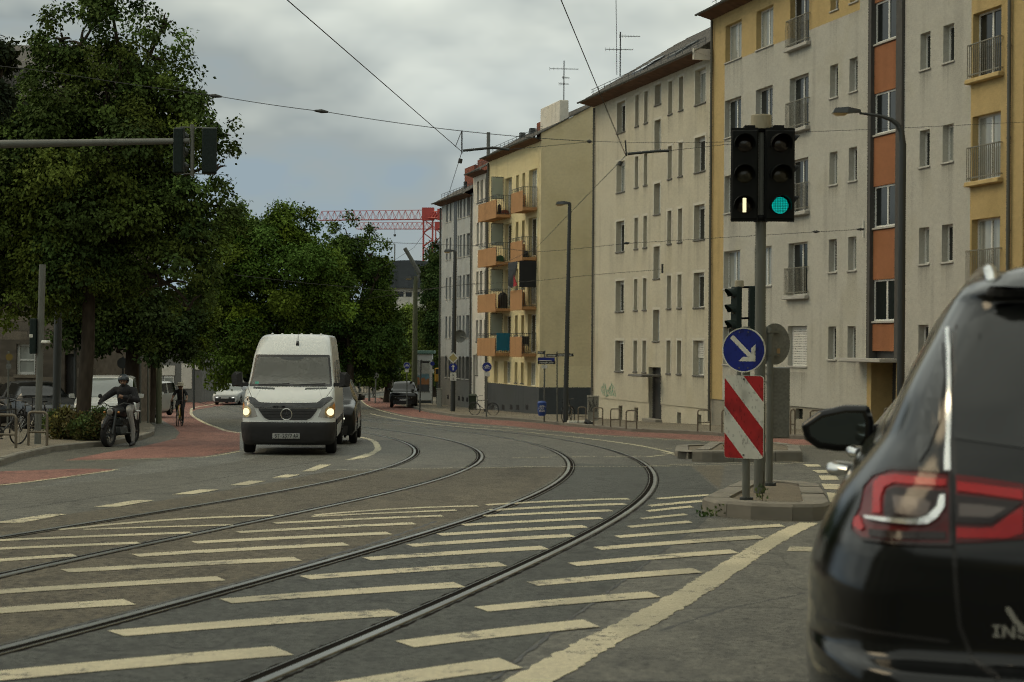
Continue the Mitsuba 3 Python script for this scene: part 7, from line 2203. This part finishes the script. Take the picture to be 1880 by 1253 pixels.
def lobes_px(rows, Y, seed=0, deep=.9):
    r = np.random.default_rng(seed)
    out = []
    for x, y, rx, ry in rows:
        yy = Y + r.uniform(-1, 1) * 40 / F * Y * .6
        s = yy / F
        out.append((at(x, y, yy), (rx * s, (rx + ry) / 2 * s * deep, ry * s)))
    return out


YT = 46.0
bigl = lobes_px([(150, 70, 75, 75), (112, 60, 40, 45), (200, -20, 70, 50), (280, 95, 60, 90), (300, 45, 32, 40), (110, 165, 75, 90), (325, 165, 45, 55), (300, 245, 110, 75), (408, 240, 36, 30), (395, 300, 40, 42), (180, 290, 170, 105), (55, 270, 95, 95), (10, 385, 130, 120),
                 (205, 420, 180, 110), (325, 395, 100, 80), (405, 378, 42, 48), (375, 430, 60, 58), (110, 500, 140, 75), (295, 510, 110, 75), (345, 555, 50, 42), (30, 545, 90, 60), (220, 200, 90, 90), (200, 130, 70, 80)], YT, 3)
bt = np.r_[at(150, 790, YT)[:2], gz(YT) + .1]
tree('large dark leafy street tree standing in the planting bed on the left', bt, .185, at(155, 470, YT)[2], bigl, 165000, .105, (.062, .094, .020), 11, droop=.75, sub=22, var=.32, fill=.35, keep=lambda c: c[:, 0] / c[:, 1] > -.345)
FT = [
    ('bright green broad tree, first of the row behind the van', [(470, 425, 95, 50), (430, 470, 80, 80), (545, 430, 52, 55), (500, 520, 110, 95), (420, 560, 70, 90), (560, 540, 80, 90), (480, 620, 120, 70), (395, 640, 60, 60)], 86, 100000, .145, (.078, .126, .017), 21),
    ('tall mid green tree behind the bright one with two rounded tops', [(640, 435, 38, 42), (680, 465, 36, 40), (612, 480, 55, 60), (645, 540, 75, 85), (690, 510, 26, 40), (635, 620, 100, 70), (570, 640, 70, 60)], 112, 80000, .175, (.056, .098, .018), 22),
    ('dark green tree at the right end of the row', [(700, 562, 30, 52), (716, 612, 22, 55), (695, 640, 48, 60), (730, 660, 16, 40)], 128, 32000, .19, (.052, .088, .018), 23),
    ('pale yellow green tree far behind the concrete mast', [(753, 600, 22, 42), (757, 645, 20, 40), (748, 690, 22, 30)], 165, 18000, .22, (.12, .165, .028), 24),
    ('dark narrow tree beside the blue grey house', [(799, 470, 14, 34), (799, 530, 21, 55), (794, 590, 19, 60), (798, 650, 22, 60)], 138, 32000, .18, (.044, .075, .018), 25),
    ('light green low tree beside the cyclist', [(345, 575, 46, 38), (312, 598, 48, 40), (370, 600, 32, 34)], 74, 26000, .125, (.085, .13, .022), 26),
    ('dark tree behind the parked van', [(240, 570, 110, 65), (165, 600, 60, 50), (290, 630, 60, 45), (215, 635, 50, 32)], 58.5, 40000, .13, (.040, .064, .016), 27),
    ('dark tree at the back between cyclist and silver car', [(385, 600, 60, 80), (430, 650, 60, 55), (340, 650, 50, 50)], 138, 12000, .34, (.024, .038, .013), 28),
    ('dark low tree behind the white van', [(500, 660, 90, 50), (590, 670, 80, 50), (450, 690, 60, 30)], 150, 12000, .36, (.022, .036, .013), 29),
    ('dark low tree above the far railing', [(660, 670, 60, 50), (720, 680, 45, 40)], 175, 9000, .4, (.022, .036, .014), 30)]
for lab, lb, Y, n, sz, rgb, sd in FT:
    L = lobes_px(lb, Y, sd)
    cx = np.mean([l[0][0] for l in L]) if sd != 26 else at(268, 700, Y)[0]
    tree(lab, [cx, Y + .5, gz(Y)], .26, gz(Y) + 3.2, L, n, sz, rgb, sd, group=None, droop=.35)
L = [(at(x, 90, 46) if False else at(x, y, 40), (rx * 40 / F, .6, ry * 40 / F)) for x, y, rx, ry in ((-30, 130, 40, 55), (5, 95, 16, 20), (-20, 190, 35, 40))]
tree('dark tree cut off by the left picture edge', [at(-60, 700, 40)[0], 40, gz(40) + .1], .15, at(-50, 240, 40)[2], L, 9000, .12, (.022, .03, .012), 31)

# planting bed
k = thing('planting_bed', 'planting bed of low green and rust coloured shrubs round the tree trunk', 'planting bed', kind='structure')
bed = Polygon([gnd(94, 806), gnd(190, 803), gnd(196, 790), gnd(185, 778), gnd(105, 778)]).buffer(.15)
put(k, sheet(bed, .15), SOIL)
r = np.random.default_rng(4)
for i in range(11):
    x = 102 + i * 8.8
    Y = 42.2 + r.uniform(0, 2.5)
    p = at(x, 800, Y)
    z = gz(Y) + .13
    h = r.uniform(.34, .58) + (.12 if i in (0, 1, 2, 9) else 0)
    lobe = [((p[0], Y, z + h * .55), (.24, .24, h * .5)), ((p[0] + .1, Y - .1, z + h * .8), (.14, .14, h * .32))]
    rgb = [(.050, .075, .025), (.075, .070, .022), (.075, .062, .024)][i % 3]
    m, col = foliage(lobe, 1300, .075, [1.3 * c_ for c_ in rgb], droop=-.9, seed=60 + i, clump=6)
    kk = thing('shrub', f'low shrub in the planting bed, {["first", "second", "third", "fourth", "fifth", "sixth", "seventh", "eighth", "ninth", "tenth", "eleventh"][i]} from the left', 'shrub', 'shrubs of the planting bed')
    part(kk, 'leaves', m, LEAF, False, col, kind='stuff')
    part(kk, 'stems', cat([tube([(p[0], Y, z - .05), (p[0] + r.normal() * .12, Y + r.normal() * .12, z + h * .7)], .008, 4) for _ in range(5)]), BARK)
# weeds at the sign island
for i, (x, y, n, h, lab) in enumerate(((1296, 949, 60, .05, 'grass tuft at the left foot of the sign island kerb'), (1397, 950, 90, .34, 'thin tall weed growing before the sign island kerb'), (1335, 846, 140, .16, 'dry brown leaves and weeds on the far island kerb'), (1520, 950, 60, .05, 'dry twig litter at the right foot of the sign island'))):
    g = gnd(x, y)
    z = gz(g[1])
    m, col = foliage([((g[0], g[1] - .04, z + h * .55 + (.12 if i == 2 else 0)), (.14 if i != 1 else .05, .06, h * .6))], n, .035 if i != 1 else .03, [(.06, .10, .025), (.06, .09, .03), (.11, .07, .03), (.10, .07, .04)][i], droop=-1.0, seed=90 + i, clump=4)
    single('weed', m, LEAF, lab, 'weed', smooth=False, color=col)
    if i == 1:
        part('weed_001', 'stem', tube([(g[0], g[1] - .04, z), (g[0] + .02, g[1] - .05, z + .5)], .004, 4), BARK)

# ---------------------------------------------------------------- buildings at the back and left, cranes
W_STONE = mat('stone_wall', mikit.proc(lambda p, n, uv: mi.Color3f([.095, .079, .060]) * (.55 + .9 * mikit.fbm(p.x * 3, p.y * 3, p.z * 6, 4))), .9)
STONES = [mat(f'stone_{i}', plaster(c, .25, .2, 30. + i), .9) for i, c in enumerate(((.145, .122, .095), (.120, .102, .080), (.165, .138, .104)))]
ks = thing('stone_house', 'brown stone house with coursed blocks behind the bicycles at the left edge', 'building')
YH = 61.0
xa, xb = at(-330, 600, YH)[0], at(168, 600, YH)[0]
zg, zt = gz(YH) - .5, at(0, 175, YH)[2]
win = [(30, 65, 632, 688), (-60, -25, 632, 688), (-160, -120, 632, 688)] + [(x, x + 36, y, y + 60) for y in (480, 330) for x in (-60, 30, 110)]
dr_ = (119, 139, 650, 745)
op = [sbox(at(a, c, YH)[0], at(a, d, YH)[2], at(b, c, YH)[0], at(b, c, YH)[2]) for a, b, c, d in win + [dr_]]
wl = sbox(xa, zg, xb, zt).difference(unary_union(op))
e = ext(wl, 0, .4)
part(ks, 'front_wall', tm(np.column_stack([e.vertices[:, 0], YH + e.vertices[:, 2], e.vertices[:, 1]]), e.faces[:, ::-1]), W_STONE)
for i, o in enumerate(op):
    a, b, c, d = o.bounds
    if i == len(op) - 1:
        part(ks, 'door', bx(a, c, YH + .25, YH + .3, b, d), DOORM)
        continue
    wk = part(ks, 'window', cat([bx(a, a + .08, YH + .15, YH + .22, b, d), bx(c - .08, c, YH + .15, YH + .22, b, d), bx(a + .08, c - .08, YH + .15, YH + .22, b, b + .09), bx(a + .08, c - .08, YH + .15, YH + .22, d - .08, d), bx(a + .08, c - .08, YH + .15, YH + .22, b + (d - b) * .45, b + (d - b) * .45 + .06)]), WHITEFRAME)
    part(wk, 'pane', bx(a, c, YH + .2, YH + .21, b, d), PANEC if i % 3 == 0 else PANE)
    part(wk, 'sill', bx(a - .08, c + .08, YH - .08, YH + .15, b - .12, b - .002, .01), STONES[2])
rr = np.random.default_rng(12)
ou = unary_union(op).buffer(.03)
nb = 0
zz = at(0, 742, YH)[2]
row = 0
stones = {}
while zz < at(0, 520, YH)[2] and nb < 290:
    x = at(-12, 600, YH)[0] - rr.uniform(0, .6)
    hgt = .32
    while x < at(152, 600, YH)[0]:
        w = rr.uniform(.5, .95)
        b = sbox(x + .008, zz + .008, x + w - .008, zz + hgt - .008)
        if not b.intersects(ou):
            pr = rr.uniform(.006, .022)
            part(ks, 'stone_block', bx(x + .008, x + w - .008, YH - pr, YH + .02, zz + .008, zz + hgt - .008, .006), STONES[rr.integers(3)])
            nb += 1
        x += w
    zz += hgt
for x_ in (xa, xb - .3):
    part(ks, 'side_wall', bx(x_, x_ + .3, YH + .4, YH + 10, zg, zt), W_STONE)
part(ks, 'rear_wall', bx(xa + .3, xb - .3, YH + 9.7, YH + 10, zg, zt), W_STONE)
gx = at(58, 150, YH)[0]
part(ks, 'roof', tm([(xa - .3, YH - .4, zt - .1), (xb + .3, YH - .4, zt - .1), (xb + .3, YH + 5, zt + 2.6), (xa - .3, YH + 5, zt + 2.6), (xb + .3, YH + 10.4, zt - .1), (xa - .3, YH + 10.4, zt - .1)], [[0, 1, 2, 3], [3, 2, 4, 5]]), ROOF)
for x in (xa + .1, xb - .1):
    part(ks, 'gable_wall', tm([(x, YH, zt), (x, YH + 10, zt), (x, YH + 5, zt + 2.5)], [[0, 1, 2]]), W_STONE)
part(ks, 'dormer', bx(at(-10, 150, YH)[0], at(56, 150, YH)[0], YH + .3, YH + 3.5, zt - .05, at(30, 122, YH)[2]), ROOF)

km = thing('modern_house', 'far modern house with dark cladding and white panels left of the silver car', 'building')
Yh = 124
hx0, hx1 = at(250, 600, Yh)[0], at(371, 600, Yh)[0]
HZ = lambda y: at(360, y, Yh)[2]
part(km, 'wall', bx(hx0, hx1, Yh, Yh + 9, gz(Yh) - .5, HZ(560)), W_MIDGREY)
part(km, 'white_panel', bx(at(334, 600, Yh)[0], at(353, 600, Yh)[0], Yh - .08, Yh - .005, HZ(714), HZ(668)), W_WHITE)
part(km, 'white_panel', bx(at(354, 600, Yh)[0], at(368, 600, Yh)[0], Yh - .08, Yh - .005, HZ(679), HZ(668)), W_WHITE)
part(km, 'white_panel', bx(at(284, 600, Yh)[0], at(322, 600, Yh)[0], Yh - .08, Yh - .005, HZ(690), HZ(672)), W_WHITE)
for a, b, c, d in ((354, 361, 588, 622), (302, 320, 692, 716), (338, 346, 590, 622), (290, 299, 692, 716)):
    wk = part(km, 'window', bx(at(a, 600, Yh)[0], at(b, 600, Yh)[0], Yh - .06, Yh - .005, HZ(d), HZ(c)), WHITEFRAME)
    part(wk, 'pane', bx(at(a + 1, 600, Yh)[0], at(b - 1, 600, Yh)[0], Yh - .08, Yh - .061, HZ(d - 2), HZ(c + 2)), PANEC)
kg = thing('small_house', 'small pale house glimpsed behind the parked white van', 'building')
Yg = 70
part(kg, 'wall', bx(at(196, 700, Yg)[0], at(224, 700, Yg)[0], Yg, Yg + 5, gz(Yg) - .5, at(200, 655, Yg)[2]), mat('plaster_green', plaster((.16, .19, .17), .2, .1, 3.3), .9))
part(kg, 'roof', bx(at(190, 700, Yg)[0], at(228, 700, Yg)[0], Yg - .3, Yg + 5.3, at(200, 655, Yg)[2], at(200, 650, Yg)[2], .05), ROOF)
part(kg, 'window', bx(at(203, 700, Yg)[0], at(215, 700, Yg)[0], Yg - .03, Yg - .004, at(200, 690, Yg)[2], at(200, 668, Yg)[2]), PANE)

kd = thing('dark_hall', 'dark rounded hall with a white base far behind the concrete mast', 'building')
Yd = 260
a = np.linspace(0, math.pi, 15)
cxd, wd_ = at(752, 500, Yd)[0], 75 * Yd / F
DZ = lambda y: at(750, y, Yd)[2]
pts = [(cxd - wd_, DZ(529))] + [(cxd + wd_ * math.cos(t), DZ(494) + (DZ(478) - DZ(494)) * math.sin(t)) for t in a[::-1]] + [(cxd + wd_, DZ(529))]
e = ext(Polygon(pts), 0, 25)
part(kd, 'dark_upper_storey', tm(np.column_stack([e.vertices[:, 0], Yd + e.vertices[:, 2], e.vertices[:, 1]]), e.faces[:, ::-1]), W_SLATE)
part(kd, 'white_base', bx(cxd - wd_ * .8, cxd + wd_ * .8, Yd + 1, Yd + 24, -2, DZ(529) - .01), W_WHITE)
for i in range(6):
    x = cxd - wd_ * .5 + i * wd_ * .2
    part(kd, 'window', bx(x, x + .9, Yd + .95, Yd + .995, DZ(545), DZ(536)), PANE)
part(kd, 'roof_mast', tube([(at(722, 480, Yd)[0], Yd + 3, DZ(490)), (at(722, 480, Yd)[0], Yd + 3, DZ(446))], .10, 6), GALV)

CRANER = mat('crane_red', (.40, .055, .045), .5)
kj = thing('dock_boom', 'thin grey slanted flue rising behind the concrete mast', 'pole')
part(kj, 'tube', tube([at(770, 502, 119), at(743, 456, 119)], .14, 10), GALV, smooth=40)
part(kj, 'bracket', tube([at(770, 502, 119), at(766, 520, 119)], .07, 8), GALV)


def lattice(p0, p1, up, w, h, n, r):
    """a triangular boom: two chords below, one above, with zigzag braces"""
    p0, p1, up = map(np.asarray, (p0, p1, up))
    d = (p1 - p0) / np.linalg.norm(p1 - p0)
    s = np.cross(d, up)
    t = np.linspace(0, 1, n + 1)
    A = [p0 + (p1 - p0) * q + s * w for q in t]
    B = [p0 + (p1 - p0) * q - s * w for q in t]
    C = [p0 + (p1 - p0) * q + up * h for q in (t[:-1] + t[1:]) / 2]
    ms = [tube([A[0], A[-1]], r * 1.4, 5), tube([B[0], B[-1]], r * 1.4, 5), tube([C[0], C[-1]], r * 1.4, 5)]
    for i in range(n):
        ms += [tube([q, C[i]], r, 4) for q in (A[i], B[i], A[i + 1], B[i + 1])] + [tube([A[i], B[i + 1]], r, 4)]
    return cat(ms)


def crane(lab, Yc, mast_x, mast_w, ytop, yj0, yj1, xj, xback, slope=0.0):
    k = thing('tower_crane', lab, 'crane')
    s = Yc / F
    m0, m1 = at(mast_x, yj1, Yc), at(mast_x, yj1, Yc)
    w = mast_w / 2 * s
    zb = gz(Yc)
    n = 22
    zs = np.linspace(zb, m1[2], n)
    ms = [tube([(m0[0] + a * w, Yc + b * w, zb), (m0[0] + a * w, Yc + b * w, m1[2])], .17, 5) for a in (-1, 1) for b in (-1, 1)]
    for i in range(0, n - 1):
        sg = 1 if i % 2 else -1
        ms += [tube([(m0[0] - sg * w, Yc + b * w, zs[i]), (m0[0] + sg * w, Yc + b * w, zs[i + 1])], .10, 4) for b in (-1, 1)]
        ms += [tube([(m0[0] + b * w, Yc - sg * w, zs[i]), (m0[0] + b * w, Yc + sg * w, zs[i + 1])], .10, 4) for b in (-1, 1)]
    part(k, 'mast', cat(ms), CRANER)
    up = np.array([0, 0, 1.0])
    part(k, 'jib', lattice(at(mast_x, yj1, Yc), at(xj, yj1 - slope, Yc + 8), up, .8, (yj1 - yj0) * s, 17, .055), CRANER)
    part(k, 'counter_jib', cat([lattice(at(mast_x, yj1 - 2, Yc), at(xback, yj1 - 2, Yc - 3), up, .8, (yj1 - yj0) * s * .7, 5, .12), bx(at(xback - 8, yj1, Yc)[0], at(xback, yj1, Yc)[0], Yc - 4, Yc - 2, at(xback, yj1 + 3, Yc)[2], at(xback, yj0, Yc)[2])]), CRANER)
    part(k, 'slewing_cab', cat([bx(m0[0] - 1.3 * w, m0[0] + 1.3 * w, Yc - w, Yc + w, at(mast_x, yj1 + 2, Yc)[2], at(mast_x, ytop, Yc)[2]), bx(m0[0] + 1.2 * w, m0[0] + 3.6 * w, Yc - 1, Yc + 1, at(mast_x, yj1, Yc)[2], at(mast_x, yj0 + 6, Yc)[2])]), CRANER)
    part(k, 'hook', cat([tube([at(xj + 70, yj1, Yc + 5), at(xj + 70, yj1 + 9, Yc + 5)], .06, 4), bx(*(at(xj + 68, yj1 + 9, Yc + 5)[0], at(xj + 72, yj1 + 9, Yc + 5)[0]), Yc + 4.6, Yc + 5.4, at(xj, yj1 + 13, Yc + 5)[2], at(xj, yj1 + 9, Yc + 5)[2])]), DARKMETAL)


crane('red tower crane with its jib pointing left above the trees', 420, 786, 17, 382, 386, 403, 585, 812, -2)
crane('second red tower crane behind with a lower thinner jib', 520, 806, 12, 408, 409, 421, 655, 822, 0)

# houses across the street behind the camera and to the left, of which only reflections show
for i, (x0, x1, y0, y1, h, m) in enumerate(((9, 22, -30, 28, 15, W_BEIGE), (-34, -20, -40, 14, 15, W_GREY), (-34, 22, -75, -60, 14, W_SAND))):
    kb = thing('rear_house', ['beige house along the right behind the picture', 'grey house along the left behind the picture', 'sand coloured house behind the camera'][i], 'building')
    z0 = float(gz(max(y0, -20))) - 1
    part(kb, 'wall', bx(x0, x1, y0, y1, z0, z0 + h), m)
    part(kb, 'roof', bx(x0 - .5, x1 + .5, y0 - .5, y1 + .5, z0 + h, z0 + h + .4), ROOF)
    xf_ = {0: x0 - .03, 1: x1 + .005}.get(i)
    for fl in range(4):
        for c in range(8):
            if xf_ is None:
                xx = x0 + 3 + c * (x1 - x0 - 6) / 7
                part(kb, 'window', bx(xx, xx + 1.2, y1 + .005, y1 + .03, z0 + 2.4 + fl * 3, z0 + 4 + fl * 3), PANE)
            else:
                yy = y0 + 3 + c * (y1 - y0 - 6) / 7
                part(kb, 'window', bx(xf_, xf_ + .025, yy, yy + 1.2, z0 + 2.4 + fl * 3, z0 + 4 + fl * 3), PANE)
